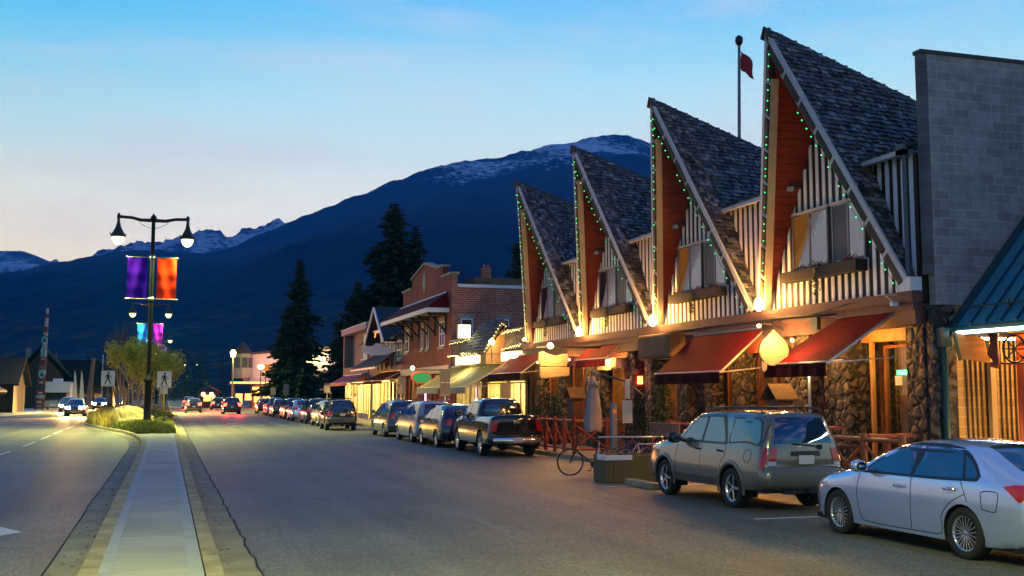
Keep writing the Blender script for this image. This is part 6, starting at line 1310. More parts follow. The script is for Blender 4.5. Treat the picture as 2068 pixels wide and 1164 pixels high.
for (x, y, sp_, c_, lab) in ((-8.0,112,lf_,P_GREY,'oncoming car with blazing headlights beside the median grass'),(-10.9,140,lvf,P_GREY,'oncoming van with blazing headlights right of the motorhome'),(-8.4,158,lf_,P_BLACK,'oncoming black car with headlights just left of the median grass'),(-7.3,186,lvf,P_BLACK,'oncoming black van with headlights, farthest one behind the median plants'),(-10.6,172,lf_,P_GREY,'oncoming grey car with headlights behind the first oncoming van')):
    o = car(sp_, (x,y,0), math.pi, lab, 'car', og, c_)
    for s in (-.7,.7): l_ = light('headlight_glow', (4.05, s, .62), 9000, (1,.50,.12), .12, 'SPOT', (0,R(-84),0), spot=R(100)); l_.parent = o
# motorhome parked at the left
mh = thing('motorhome', (-13.6,150,0), 'white motorhome with an over-cab bunk and roof air conditioner parked at the left kerb', 'motorhome')
MW = mat('motorhome_white', (.55,.55,.60), .5)
b = MB(); b.slab([(-15.1,150,2.3),(-15.1,150,3.55),(-15.0,150.2,3.7),(-11.7,150.2,3.7),(-11.6,150,3.55),(-11.6,150,2.3)], (0,1.6,0)); b.box((-15.0,151.2,.6),(-11.7,157,3.68)); b.build('body', MW, mh, bevel=.08)
b = MB(); b.box((-14.9,149.9,.45),(-11.8,151.2,1.25)); b.slab([(-14.8,150.0,1.25),(-11.9,150.0,1.25),(-12.0,150.9,2.3),(-14.7,150.9,2.3)], (0,.5,0)); b.build('cab', mat('cab_grey', (.30,.28,.30), .4), mh)
b = MB(); b.slab([(-14.6,149.97,1.32),(-12.1,149.97,1.32),(-12.15,150.8,2.22),(-14.55,150.8,2.22)], (0,-.02,0)); b.build('windscreen', CARGLASS, mh)
b = MB(); b.box((-13.9,152,3.7),(-12.8,153.2,4.1)); b.build('air_conditioner', WHITE, mh)
for x in (-14.7,-12.0):
    for y in (150.8,155.6): b = MB(); b.lathe([(.25,-.12),(.4,-.12),(.4,.12),(.25,.12)], (x,y,.4), 16, 'X'); b.build('wheel', RUBBER, mh)
b = MB(); b.box((-14.0,149.86,.62),(-13.3,149.895,.85)); b.build('number_plate', PLATE, mh)
# ------------------------------------------------------------ street lamps down the median
LB = emis('street_lamp_glow', (.88,1,.36), 3.2)
CL = [mat(n_, c_, .9, noise_=.12, nscale=2, spec=.08) for n_, c_ in (('violet_banner',(.03,.0,.34)),('orange_banner',(.80,.045,.008)),('turquoise_banner',(.01,.14,.80)),('magenta_banner',(.20,.005,.50)),('indigo_banner',(.05,.02,.35)),('coral_banner',(.45,.05,.03)))]
def street_lamp(x, y, label, cols, e, h=12.2, small=False, glow=LB, cone=142):
    t = thing('street_lamp', (x,y,.14), label, 'street lamp', 'street lamps in the median'); k = h/12.2
    b = MB(); b.lathe([(.42,0),(.42,.12),(.34,.2),(.30,.35),(.22,.5),(.20,2.6),(.26,2.66),(.26,2.78),(.17,2.9),(.125,3.1)], (x,y,.14), 14); b.tube([(x,y,3.0),(x,y,h)], [.125,.105], 12); b.lathe([(.105,0),(.17,.05),(.17,.28),(.06,.4),(.02,.5)], (x,y,h-.1), 10); b.build('pole', mat('lamp_post_black', (.006,.006,.006), .5, spec=.2), t)
    b = MB(); n = 16
    for s in (-1,1):
        pts = [(x+s*.1,y,h-.02),(x+s*.7,y,h-.03),(x+s*1.2,y,h+.09),(x+s*1.9,y,h+.12)]; b.tube(pts, [.11,.10,.095,.09], 8)
        b.lathe([(.1,0),(.1,.22),(.03,.34)], (x+s*1.92,y,h), 8)
        b.tube([(x+s*.1,y,h-.5),(x+s*.35,y,h-.42),(x+s*.7,y,h-.25),(x+s*.82,y,h-.1)], .014, 4, False)
    b.build('arm', BLACKM, t)
    for s in (-1,1):
        c = (x+s*1.92, y, h-1.5); b = MB(); b.lathe([(.40,.42),(.42,.50),(.40,.56),(.30,.72),(.16,1.0),(.09,1.3),(.07,1.55)], c, 16)
        for q in range(4): a = q*math.pi/2+.4; b.beam((c[0]+.42*math.cos(a),c[1]+.42*math.sin(a),c[2]+.5),(c[0]+.47*math.cos(a),c[1]+.47*math.sin(a),c[2]+.66),.05,.04)
        hd_ = b.build('lamp_shade', mat('lamp_shade_green', (.03,.032,.02), .4), t)
        b = MB(); b.lathe([(.001,-.02),(.12,.0),(.24,.10),(.32,.25),(.35,.42),(.30,.43)], c, 14); b.build('globe', glow, hd_)
        l = light('lamp_light', (c[0],c[1],c[2]-.08), e, (.97,1,.26), .3, 'SPOT', (0,0,0), spot=R(cone), parent=t); l.data.spot_blend = 1
    for s, c_ in zip((-1,1), cols):
        if c_ is None: continue
        z1, z0 = h-2.22, h-4.6; w_ = 1.08; b = MB(); nx, nz = 8, 14
        b.add([(x+s*(.28+w_*i/nx), y+.018*math.sin(i*1.1+j*.25+s)+.008*math.sin(j*1.3), z0+(z1-z0)*j/nz) for j in range(nz+1) for i in range(nx+1)], [(j*(nx+1)+i, j*(nx+1)+i+1, (j+1)*(nx+1)+i+1, (j+1)*(nx+1)+i) for j in range(nz) for i in range(nx)], True)
        b.build('banner', CL[c_], t)
    b = MB()
    for z in (h-2.2, h-4.62):
        b.lathe([(.13,-.09),(.16,-.09),(.16,.09),(.13,.09)], (x,y,z), 10); b.tube([(x-1.45,y,z),(x+1.45,y,z)], .022, 6)
    b.build('banner_rod', GREYMETAL, t)
    return t
street_lamp(-.98, 66.3, 'tall black twin-arm street lamp with a violet banner and an orange banner', (0,1), 12500, cone=160)
street_lamp(-1.9, 129, 'second black twin-arm street lamp with turquoise and magenta banners', (2,3), 26000, cone=165)
street_lamp(-1.5, 192, 'third twin-arm street lamp, just right of the first pole and above the sapling', (None,4), 6000)
street_lamp(-.6, 255, 'fourth twin-arm street lamp, small beyond the sapling', (None,None), 6000)
street_lamp(-.2, 330, 'small far twin-arm street lamp just right of the right pedestrian sign', (4,5), 6000)
street_lamp(7.0, 345, 'small far street lamp over the right lanes, left of the hotel', (None,None), 5000)
street_lamp(-1.1, 3.6, 'black twin-arm street lamp standing beside the viewpoint', (None,None), 8200, cone=150)
hl = thing('yard_lamp', (9.3,166,0), 'tall pole with a yellow glowing lantern at the left corner of the hotel', 'lamp'); b = MB(); b.tube([(9.3,166,0),(9.3,166,7.6)], .12, 8); b.build('pole', mat('pole_cream', (.3,.28,.2), .6), hl); b = MB(); b.lathe([(.3,7.6),(.42,8.3),(.2,8.6)], (9.3,166,0), 8); b.build('lantern', emis('yellow_lantern', (1,.85,.2), 16), hl); light('lamp_light', (9.3,165.3,7.8), 500, (1,.8,.3), .3, parent=hl)
for i, (x, y, h, lab) in enumerate(((12.7,158,5.6,'taller of two amber globe lamps in front of the hotel'),(13.4,158,4.6,'shorter of two amber globe lamps in front of the hotel'))):
    t = thing('globe_lamp', (x,y,0), lab, 'lamp', 'globe lamps by the hotel'); b = MB(); b.tube([(x,y,0),(x,y,h)], .07, 8); b.build('pole', BLACKM, t); b = MB(); b.lathe([(.1,h),(.42,h+.2),(.5,h+.5),(.1,h+.7)], (x,y,0), 12); b.build('globe', emis('amber_globe', (1,.42,.1), 22), t); light('lamp_light', (x,y-.7,h+.3), 400, (1,.5,.15), .2, parent=t)
for i, (x, y) in enumerate(((5.4,172),(6.6,172))):
    t = thing('globe_lamp', (x,y,0), ('amber lamp with a bright globe, left of the pair by the dark kiosk','amber lamp with a bright globe, right of the pair by the dark kiosk')[i], 'lamp', 'lamps by the kiosk'); b = MB(); b.tube([(x,y,0),(x,y,1.9)], .06, 6); b.build('pole', BLACKM, t); b = MB(); b.ball((x,y,2.1), .30, 8); b.build('globe', emis('amber_globe', (1,.42,.1), 22), t); light('lamp_light', (x,y-.6,2.2), 350, (1,.5,.15), .2, parent=t)
# pedestrian crossing signs: square white board with a walking figure, on a yellow post
SGN = mat('sign_white', (.78,.76,.62), .5); SGB = mat('sign_black', (.01,.01,.012), .6)
def ped_sign(x, y, w_, z0, z1, flip, label, post=True):
    t = thing('crossing_sign', (x,y,.14), label, 'road sign', 'pedestrian crossing signs')
    b = MB(); b.box((x-w_/2,y,z0),(x+w_/2,y+.03,z1)); b.build('board', SGN, t, bevel=.02)
    h = z1-z0; s = -1 if flip else 1; cx, cz = x, z0
    def P(u, v): return (cx + s*u*h, y-.004, cz + v*h)
    fig = MB()
    def poly(*p): fig.slab([P(*q) for q in p], (0,-.006,0))
    k = [(.065*math.cos(a*math.pi/6), .065*math.sin(a*math.pi/6)) for a in range(12)]
    poly(*[(.02+u, .86+v) for u, v in k])
    poly((-.09,.76),(.07,.77),(.09,.52),(-.06,.52))
    poly((-.06,.55),(.02,.55),(-.06,.34),(-.17,.14),(-.22,.16),(-.13,.36)); poly((.0,.55),(.09,.55),(.12,.36),(.19,.16),(.13,.14),(.04,.36))
    poly((-.09,.76),(-.04,.74),(-.14,.60),(-.10,.50),(-.14,.49),(-.20,.60)); poly((.05,.77),(.08,.70),(.17,.62),(.26,.58),(.24,.54),(.14,.58))
    poly((-.30,.09),(.30,.09),(.30,.07),(-.30,.07))
    fig.build('walking_figure', SGB, t)
    b = MB(); b.box((x-.05,y+.03,.14),(x+.05,y+.10,z1-.05)) ; b.build('post', mat('yellow_post' if post else 'grey_post', (.75,.6,.02) if post else (.12,.12,.12), .5), t)
    if post: b = MB(); b.box((x-.28,y-.01,z0-.5),(x+.28,y+.02,z0-.02)); b.slab([(x-.12,y-.012,z0-.42),(x+.02,y-.012,z0-.42),(x+.02,y-.012,z0-.18)], (0,-.004,0)); b.build('lower_board', mat('sign_cream', (.7,.66,.45), .6), t)
    return t
ped_sign(-.15, 91, 1.08, 2.6, 3.9, False, 'white pedestrian crossing sign on a yellow post right of the tall street lamp')
ped_sign(-4.35, 91, 1.0, 2.7, 3.92, False, 'white pedestrian crossing sign left of the bare sapling, above the oncoming headlights', post=False)
# small notice boards over the parked cars
for i, (x, y, z0, z1, w_, lab, two) in enumerate(((12.95,62.0,2.1,3.1,.45,'two small tan notice boards on a post before the half-timbered shop',1),(12.9,51.6,2.0,3.3,.5,'tall tan notice board on a post below the green oval sign',1),(12.9,41.6,1.75,2.5,.4,'pale blank notice board above the black pickup',0),(13.0,93,2.2,3.0,.5,'small tan board on a post before the spruces, nearest of three',0),(12.8,124,2.0,3.2,.6,'small tan board on a post before the hotel, taller one',0),(12.0,131,2.0,2.9,.6,'small tan board on a post before the hotel, shorter one',0))):
    t = thing('parking_sign', (x,y,.13), lab, 'sign'); b = MB(); b.tube([(x,y+.03,.13),(x,y+.03,z1-.1)], .03, 6); b.build('post', GREYMETAL, t); b = MB()
    if two: m_ = (z0+z1)/2; b.box((x-w_/2,y-.02,z0),(x+w_/2,y,m_-.03)); b.box((x-w_/2,y-.02,m_+.03),(x+w_/2,y,z1))
    else: b.box((x-w_/2,y-.02,z0),(x+w_/2,y,z1))
    b.build('board', mat('notice_tan', (.34,.27,.20), .6, noise_=.1), t)
# ------------------------------------------------------------ trees
NEED = mat('spruce_needles', (.022,.040,.020), .85, noise_=.5, nscale=.8, spec=.2); NEED2 = mat('spruce_needles_light', (.040,.062,.028), .85, noise_=.4, nscale=1.2, spec=.2); BARK = mat('bark', (.05,.035,.025), .9, noise_=.4, nscale=6)
def conifer(x, y, h, rad, label, seed, n=1.0, name='spruce_tree', group=None, z0=0, base=.08):
    rr = random.Random(seed); t = thing(name, (x,y,z0), label, 'tree', group)
    b = MB(); b.tube([(x,y,z0),(x+.05,y,z0+h*.5),(x,y,z0+h*.97)], [h*.016,h*.010,h*.002], 7); 
    cr = [MB(), MB()]; z = h*base; 
    while z < h*.985:
        f = (z/h-base)/(1-base); L0 = rad*((1-f)**.8)*(.82+.18*math.sin(f*31+seed))*(1 if f > .06 else .8) + .12; nb = max(3, int((5+4*(1-f))*n)); off = rr.uniform(0,6.3)
        for k in range(nb):
            a = off + 2*math.pi*k/nb + rr.uniform(-.3,.3); L_ = L0*rr.uniform(.60,1.18)*(1 if rr.random() > .12 else .5); dr = rr.uniform(.10,.38)*(1-f*.6)
            if L_ > .8 and rr.random() < .3: b.tube([(x,y,z0+z),(x+math.cos(a)*L_*.7,y+math.sin(a)*L_*.7,z0+z-dr*L_*.5)], [.03,.01], 3, False)
            steps = max(2, int(L_/.34*n))
            for s in range(steps):
                u = (s+.6)/steps; r_ = L_*u; zz = z - dr*L_*u*u + .10*L_*u; c = Vector((x+math.cos(a)*r_, y+math.sin(a)*r_, z0+zz)); wd = (.16+.5*(1-u))*L_*.30+.13
                for q in range(4):
                    ang = a + rr.choice((-1,1))*rr.uniform(.3,1.3); d = Vector((math.cos(ang), math.sin(ang), rr.uniform(-.55,.05))).normalized(); l_ = wd*rr.uniform(.8,1.7); sd = d.cross(Vector((rr.uniform(-1,1), rr.uniform(-1,1), rr.uniform(-.6,.6)))).normalized()*l_*.30; c2 = c + Vector((rr.uniform(-.1,.1), rr.uniform(-.1,.1), rr.uniform(-.08,.08)))
                    cr[0 if rr.random() < .7 else 1].add([c2-sd, c2+d*l_*.55-sd*.9+Vector((0,0,-.03)), c2+d*l_, c2+d*l_*.5+sd, c2+sd*.6], [(0,1,2,3,4)])
        z += h*(.011+.012*(1-f))/max(n,.6)*1.6
    b.build('trunk', BARK, t); c_ = MB(); o = cr[0].build('crown', NEED, t); cr[1].build('crown_sprays', NEED2, o); return t
conifer(15.3, 135, 18.9, 4.7, 'tall narrow dark spruce standing alone left of the big spruces', 3, 1.35)
conifer(14.2, 137, 13.0, 4.0, 'shorter spruce merged with the left foot of the narrow spruce', 4, 1.2)
conifer(23.0, 115, 23.0, 8.2, 'biggest dark spruce towering behind the brick building', 11, 1.5)
conifer(25.6, 116, 20.8, 6.0, 'second peak of the big spruce clump, right of the tallest top', 12, 1.3)
conifer(19.0, 114, 14.0, 5.4, 'lower left spruce of the big clump behind the tan shop', 13, 1.35)
conifer(28.9, 90, 15.4, 3.2, 'partly hidden spruce just left of the farthest A-frame gable', 15, 1.2)
conifer(22.5, 150, 12, 4, 'dark spruce between the hotel and the tan building', 16, .8)
rr = random.Random(77); FG = 'dark conifers at the end of the street'
for i, (px_, yy, h) in enumerate(((-3.5,300,13),(-.5,330,15),(2.2,310,11),(4.8,320,17),(7.2,300,13),(9.4,310,19),(12,330,15),(-7,300,12),(15,300,14),(5.9,345,20))):
    labs = ('small','thin','short','bushy','narrow','tallest','broad','low','ragged','high'); conifer(px_, yy+20, h, h*.23, '%s dark conifer at the far end of the street, number seen left of the hotel' % labs[i] if 0 else '%s dark conifer in the row closing the far end of the street' % labs[i], 30+i, .5, group=FG)
# bare tree and leafy saplings in the median
TWIG = mat('twig_bark', (.16,.10,.07), .8); BIRCH = mat('pale_bark', (.24,.20,.14), .7, noise_=.3, nscale=5)
def bare(mb, p, d, L_, r_, depth, rr, ends):
    q = p + d*L_; mid = p + d*L_*.5 + Vector((rr.uniform(-.04,.04), rr.uniform(-.04,.04), 0))*L_; mb.tube([p, mid, q], [r_, r_*.8, r_*.6], 5 if depth > 1 else 3, False); ends.append(q)
    if depth <= 0: return
    for k in range(rr.choice((2,3,3))):
        a = rr.uniform(0, 6.3); sp_ = rr.uniform(.25,.6); u = Vector((math.cos(a), math.sin(a)*.8, 0)); nd = (d*1.0 + u*sp_ + Vector((0,0,.12))).normalized(); bare(mb, p + d*L_*rr.uniform(.5,1), nd, L_*rr.uniform(.6,.85), r_*.55, depth-1, rr, ends)
t = thing('bare_tree', (-3.4,97,.2), 'leafless young tree with fine upward branches left of the second lamp', 'tree'); rr = random.Random(5); b = MB(); ends = []
for k in range(3): bare(b, Vector((-3.7+.25*k,97,.2)), Vector((-.22+.16*k,0,1)).normalized(), 3.4-.3*k, .10, 5, rr, ends)
b.build('branches', TWIG, t)
LG = mat('lit_leaves', (.42,.46,.03), .6, noise_=.5, nscale=2); LG2 = mat('yellow_leaves', (.55,.47,.04), .6, noise_=.4, nscale=2)
for i, (x, y, h, lab) in enumerate(((-2.3,93,6.2,'leafy yellow-green sapling left of the first lamp post'),(-1.5,97,5.8,'leafy sapling directly behind the first lamp post'),(-.7,101,5.6,'leafy sapling behind the right pedestrian sign'),(-2.0,110,6.4,'taller sapling farther back in the median planting'))):
    t = thing('sapling', (x,y,.2), lab, 'tree', 'saplings in the median'); rr = random.Random(60+i); b = MB(); ends = []
    for k in range(3): bare(b, Vector((x+rr.uniform(-.5,.5),y+rr.uniform(-.4,.4),.2)), Vector((rr.uniform(-.08,.08),0,1)).normalized(), h*.38, .05, 4, rr, ends)
    b.build('branches', BIRCH, t); m1, m2 = MB(), MB()
    for e_ in ends:
        if e_.z < 1.6: continue
        for q in range(7 if e_.z < 3 else 18): leafcloud(m1 if rr.random() < .6 else m2, e_, (.24,.24,.22), 1, .11, rr)
    o = m1.build('leaves', LG, t); m2.build('yellow_leaves', LG2, o)
rr = random.Random(9)
for i in range(12):
    x = -3.6+rr.uniform(0,3.6); y = rr.uniform(84,100); b = MB(); b.tube([(x,y,.2),(x+rr.uniform(-.1,.1),y,2.2),(x+rr.uniform(-.25,.25),y,rr.uniform(3.2,4.8))], [.035,.03,.015], 5); tag(b.build('bare_sapling', BIRCH, None), 'thin bare sapling stem in the thicket behind the first lamp post', 'sapling', 'thin stems in the median thicket')
# grass and low shrubs on the median
GR1 = mat('median_grass', (.20,.22,.035), .8, noise_=.5, nscale=1.2); GR2 = mat('dry_grass', (.33,.24,.06), .85, noise_=.4, nscale=1.2)
def blades(mt, n, seed, fn):
    b = MB(); rr = random.Random(seed)
    for _ in range(n):
        x, y, h, z = fn(rr); a = rr.uniform(0,6.3); w_ = rr.uniform(.02,.05); d = Vector((math.cos(a), math.sin(a), 0)); l = Vector((rr.uniform(-.5,.5), rr.uniform(-.5,.5), 0))*h*.6; p = Vector((x,y,z))
        b.add([p-d*w_, p+d*w_, p+l*.4+Vector((0,0,h*.6))+d*w_*.7, p+l+Vector((0,0,h)), p+l*.4+Vector((0,0,h*.6))-d*w_*.7], [(0,1,2,4),(4,2,3)])
    return b
def gpos(rr, y0, y1, hl, tall=None):
    while 1:
        y = y0+(y1-y0)*rr.random()**1.5; x0 = klx(y)+.15; x = rr.uniform(x0,.5); j = (x-x0)/(.5-x0); z = .12+.30*math.sin(math.pi*j)*min(1,max(0,(y-57.3)/6)); h = rr.uniform(*hl)
        if tall and not (x < -2.9 and y > 66): continue
        if x > -2.9 and x < -.5 and 69 < y < 76.5: continue
        return x, y, h, z
tag(blades(GR1, 16000, 1, lambda r_: gpos(r_, 57.4, 120, (.08,.28))).build('grass', GR1, None), 'yellow-green grass covering the median bed around the lamp', 'grass', kind='stuff')
tag(blades(GR2, 5000, 2, lambda r_: gpos(r_, 62, 110, (.3,.85), True)).build('dry_grass', GR2, None), 'tall dry grass behind the boulder on the median', 'grass', kind='stuff')
SH = mat('shrub_leaves', (.06,.075,.02), .7, noise_=.5, nscale=3); SHR = mat('rust_shrub', (.16,.06,.025), .7, noise_=.4, nscale=3)
for i, (x, y, s_, m_, lab) in enumerate(((-.3,78,.75,SH,'green low shrub right of the boulder on the median'),(.1,84,.6,SHR,'rust-coloured low shrub near the right kerb of the median'),(-.9,86,.9,SH,'dark rounded shrub behind the boulder and the lamp post'),(-.2,72,.35,SH,'small bright green tuft at the right foot of the lamp'),(-3.0,88,1.0,SHR,'brownish shrub in the middle of the median planting'),(-1.9,92,1.0,SH,'dark shrub under the saplings'))):
    t = thing('shrub', (x,y,.2), lab, 'shrub'); b = MB(); rr = random.Random(i); leafcloud(b, (x,y,.25+s_*.5), (s_*.42,s_*.42,s_*.30), 700, .06, rr); b.build('foliage', m_, t); b = MB()
    for k in range(9): a = k*.7; b.tube([(x,y,.15),(x+math.cos(a)*s_*.5,y+math.sin(a)*s_*.5,.25+s_*.8)], .012, 3, False)
    b.build('stems', TWIG, t)
def rock(x, y, z, sx, sy, sz, seed, name, mt, lab, cat):
    bm = bmesh.new(); bmesh.ops.create_icosphere(bm, subdivisions=4, radius=1)
    for v in bm.verts:
        p = v.co.copy(); n = noise.fractal(p*1.3+Vector((seed,0,0)), .8, 2, 4); v.co = p*(1+.25*n); v.co.x *= sx; v.co.y *= sy; v.co.z = max(v.co.z*sz*(1-.35*(p.x)), -.2)
    me = bpy.data.meshes.new(name); bm.to_mesh(me); bm.free(); me.polygons.foreach_set('use_smooth', [False]*len(me.polygons)); me.materials.append(mt); o = bpy.data.objects.new(name, me); o.location = (x,y,z); C.objects.link(o); tag(o, lab, cat); return o
rock(-1.9, 73.5, .28, 1.35, .8, 1.05, 3, 'boulder', mat('tan_boulder', (.36,.29,.17), .85, noise_=.25, nscale=2, bump=.6, bscale=8), 'large tan boulder lying in the grass left of the lamp foot', 'boulder')
# ------------------------------------------------------------ patio: rustic rails, umbrella, bench, bicycles, planter
RAIL = mat('rustic_rail', (.35,.075,.03), .55, noise_=.3, nscale=4)
def rail_run(p, q, n, lab, top=1.2, cross=True, base=.13, m_=RAIL):
    t = thing('rail_fence', ((p[0]+q[0])/2,(p[1]+q[1])/2,base), lab, 'fence'); P = Vector((*p,base)); Q = Vector((*q,base)); Z = Vector((0,0,1))
    for k in range(n+1): a = P.lerp(Q, k/n); b = MB(); b.tube([a, a+Z*(top-base+.12)], .07, 8); b.build('post', m_, t)
    for k in range(n):
        a, c = P.lerp(Q, k/n), P.lerp(Q, (k+1)/n); b = MB(); b.tube([a+Z*(top-base), c+Z*(top-base)], .05, 7); b.tube([a+Z*.15, c+Z*.15], .04, 6)
        if cross: b.tube([a+Z*.18, c+Z*(top-base-.08)], .03, 5); b.tube([c+Z*.18, a+Z*(top-base-.08)], .03, 5)
        b.build('rails', m_, t)
    return t
rail_run((12.75,37.3),(12.75,33.6),4,'red rustic rail fence with crossed braces beside the black pickup')
rail_run((12.75,33.6),(15.0,33.4),2,'short red rail fence running from the street to the stone pillar')
rail_run((14.5,30.0),(14.5,25.4),3,'dark rustic rail fence behind the bench and the pewter car')
rail_run((13.0,21.9),(13.0,17.2),4,'rustic red rail fence behind the silver sedan', m_=mat('rail_orange', (.42,.12,.03), .5, noise_=.3, nscale=4))
b = MB(); b.box((13.9,19.4,1.18),(15.1,19.9,1.24)); b.box((13.6,20.9,1.30),(14.3,21.9,1.36)); b.tube([(13.95,21.4,.13),(13.95,21.4,1.3)],.07); b.tube([(14.5,19.65,.13),(14.5,19.65,1.2)],.06); tag(b.build('patio_table', RAIL, None), 'rough wooden bar tables behind the rustic rail near the silver sedan', 'table')
st_ = thing('bar_stool', (14.0,20.4,.13), 'dark round bar stool behind the rail above the silver sedan', 'stool'); b = MB(); b.lathe([(.2,.78),(.22,.82),(.2,.86)], (14.0,20.4,.13), 14); b.build('seat', mat('stool_seat', (.12,.05,.03), .5), st_)
for k in range(3): b = MB(); a = k*2.1; b.tube([(14.0+.08*math.cos(a),20.4+.08*math.sin(a),.9),(14.0+.22*math.cos(a),20.4+.22*math.sin(a),.13)],.018,6); b.build('leg', BLACKM, st_)
um = thing('cantilever_umbrella', (13.0,28.9,.13), 'closed cream cantilever umbrella hanging from a bent black arm', 'umbrella'); CRM = mat('cream_canvas', (.40,.34,.30), .85, noise_=.08)
b = MB(); b.tube([(12.95,28.95,.13),(12.95,28.95,1.6),(13.0,28.55,2.05)], .03, 8); b.tube([(13.0,28.5,2.0),(12.85,29.6,2.45),(12.7,31.0,2.68),(12.65,31.65,2.70)], .025, 8); b.tube([(12.95,28.95,1.6),(13.0,28.45,2.02)],.022,6); b.tube([(12.65,31.65,2.70),(12.65,31.65,2.6)],.02,6); b.box((12.7,28.7,.10),(13.2,29.2,.18)); b.build('arm', BLACKM, um)
b = MB(); n = 20; prof = [(.03,2.62),(.10,2.5),(.20,2.34),(.13,2.33),(.15,2.2),(.19,1.9),(.23,1.5),(.27,1.15),(.22,.95)]
vs_ = []
for r_, z in prof:
    for k in range(n): a = 2*math.pi*k/n; q = r_*(1+.20*math.cos(a*8)*(1 if z < 2.3 else .2)); vs_.append((12.65+q*math.cos(a), 31.65+q*math.sin(a), z+(.05*math.sin(a*3) if z < 1 else 0)))
b.add(vs_, [(i*n+k, i*n+(k+1)%n, (i+1)*n+(k+1)%n, (i+1)*n+k) for i in range(len(prof)-1) for k in range(n)], True); b.build('canopy', CRM, um); b = MB(); b.tube([(12.65,31.65,2.6),(12.65,31.65,.95)],.02,6); b.build('pole', GREYMETAL, um)
nb_ = thing('street_notice', (12.75,28.6,.13), 'blue-white notice plate on a leaning black post beside the closed umbrella', 'sign'); b = MB(); b.tube([(12.7,29.25,.13),(12.66,29.05,2.4)], .035, 8); b.build('post', BLACKM, nb_); b = MB(); b.box((12.5,29.0,1.25),(12.8,29.03,1.9)); b.box((12.58,28.98,1.95),(12.72,29.01,2.5)); b.build('plate', mat('notice_blue', (.35,.42,.48), .5), nb_)
mp_ = thing('marker_post', (11.45,27.2,.0), 'square grey wooden post with an orange round reflector near its top', 'post'); b = MB(); b.box((11.38,27.13,0),(11.54,27.29,1.75)); b.build('post', mat('grey_post_wood', (.22,.21,.19), .8, noise_=.2, nscale=5), mp_, bevel=.02); b = MB(); b.lathe([(.055,-.012),(.055,0)], (11.46,27.13,1.62), 16, 'Y'); b.build('reflector', mat('orange_reflector', (.9,.26,.02), .3), mp_); b = MB(); b.ball((11.46,27.21,1.76), .085, 8); b.build('cap', mat('post_cap', (.12,.18,.24), .4), mp_)
AGG = mat('pebble_aggregate', (.16,.12,.05), .9, noise_=.8, nscale=40, bump=1, bscale=50)
pl = thing('planter', (10.6,24.4,0), 'square pebble-concrete planter with a white block edge in front of the bicycles', 'planter'); b = MB(); b.box((9.9,24.0,0),(10.1,24.8,.64)); b.box((11.4,24.0,0),(11.6,24.8,.64)); b.box((10.1,24.0,0),(11.4,24.15,.64)); b.box((10.1,24.65,0),(11.4,24.8,.64)); b.box((10.1,24.15,.5),(11.4,24.65,.58)); b.build('box', AGG, pl, bevel=.02); b = MB(); b.box((9.85,23.94,.53),(10.55,23.995,.645)); b.box((9.84,24.0,.53),(9.895,24.4,.645)); b.build('white_edge', WHITE, pl); b = MB(); rr = random.Random(2); leafcloud(b, (10.75,24.4,.6), (.3,.12,.03), 260, .05, rr); b.build('plants', mat('planter_moss', (.12,.10,.03), .8), pl)
b = MB(); b.box((10.15,22.0,0),(10.4,23.5,.14)); tag(b.build('wheel_stop', CONC2, None, bevel=.02), 'low concrete wheel stop between the planter and the pewter car', 'wheel stop')
def bike(x, y, rz, colour, lab, group='bicycles at the rack'):
    t = thing('bicycle', (0,0,0), lab, 'bicycle', group); r_ = .335
    for cx in (-.52,.53):
        b = MB(); b.tube([(cx+r_*math.cos(2*math.pi*k/28),0,r_+r_*math.sin(2*math.pi*k/28)) for k in range(29)], .018, 6, False); w_ = b.build('tyre', RUBBER, t, local=True); b = MB()
        for k in range(14): a = 2*math.pi*k/14; b.tube([(cx,.02*(-1)**k,r_),(cx+(r_-.02)*math.cos(a),0,r_+(r_-.02)*math.sin(a))],.0025,3,False)
        b.tube([(cx+(r_-.024)*math.cos(2*math.pi*k/28),0,r_+(r_-.024)*math.sin(2*math.pi*k/28)) for k in range(29)], .009, 5, False); b.tube([(cx,-.05,r_),(cx,.05,r_)],.02,6); b.build('rim', GREYMETAL, w_, local=True)
    bb_ = (-.08,0,.28); st2 = (-.20,0,.78); hd_ = (.36,0,.78); hd2 = (.39,0,.66)
    b = MB(); b.tube([st2,hd_],.018,6); b.tube([bb_,hd2],.02,6); b.tube([bb_,st2],.018,6); b.tube([hd_,hd2],.022,6)
    for s in (-.03,.03): b.tube([bb_,(-.52,s*1.6,r_)],.010,5); b.tube([st2,(-.52,s*1.6,r_)],.009,5); b.tube([hd2,(.42,s*1.5,.58),(.53,s*1.6,r_)],.013,5)
    b.build('frame', colour, t, local=True)
    b = MB(); b.tube([st2,(-.23,0,.90)],.014,6); b.lathe([(.02,-.02),(.07,0),(.06,.035),(.01,.05)], (-.26,0,.90), 10); b.box((-.22,-.03,.90),(-.06,.03,.935)); b.build('saddle', BLACKP, t, local=True)
    b = MB(); b.tube([hd_,(.35,0,.92)],.014,6); b.tube([(.30,-.30,.97),(.36,-.2,.98),(.38,0,.93),(.36,.2,.98),(.30,.30,.97)],.014,6); b.build('handlebar', BLACKP, t, local=True)
    b = MB(); b.lathe([(.085,-.01),(.085,.01)], (-.08,.04,.28), 14, 'Y'); b.tube([(-.08,.06,.28),(.02,.06,.14)],.01,5); b.tube([(-.08,-.06,.28),(-.18,-.06,.42)],.01,5); b.box((.0,.05,.11),(.09,.13,.135)); b.box((-.24,-.13,.42),(-.15,-.05,.445)); b.build('crank', BLACKP, t, local=True)
    t.location = (x,y,0 if x < 12.3 else .13); t.rotation_euler = (0,R(0),rz); return t
bike(10.5, 26.5, R(172), BLACKP, 'black bicycle, leftmost, with its wheel out towards the road')
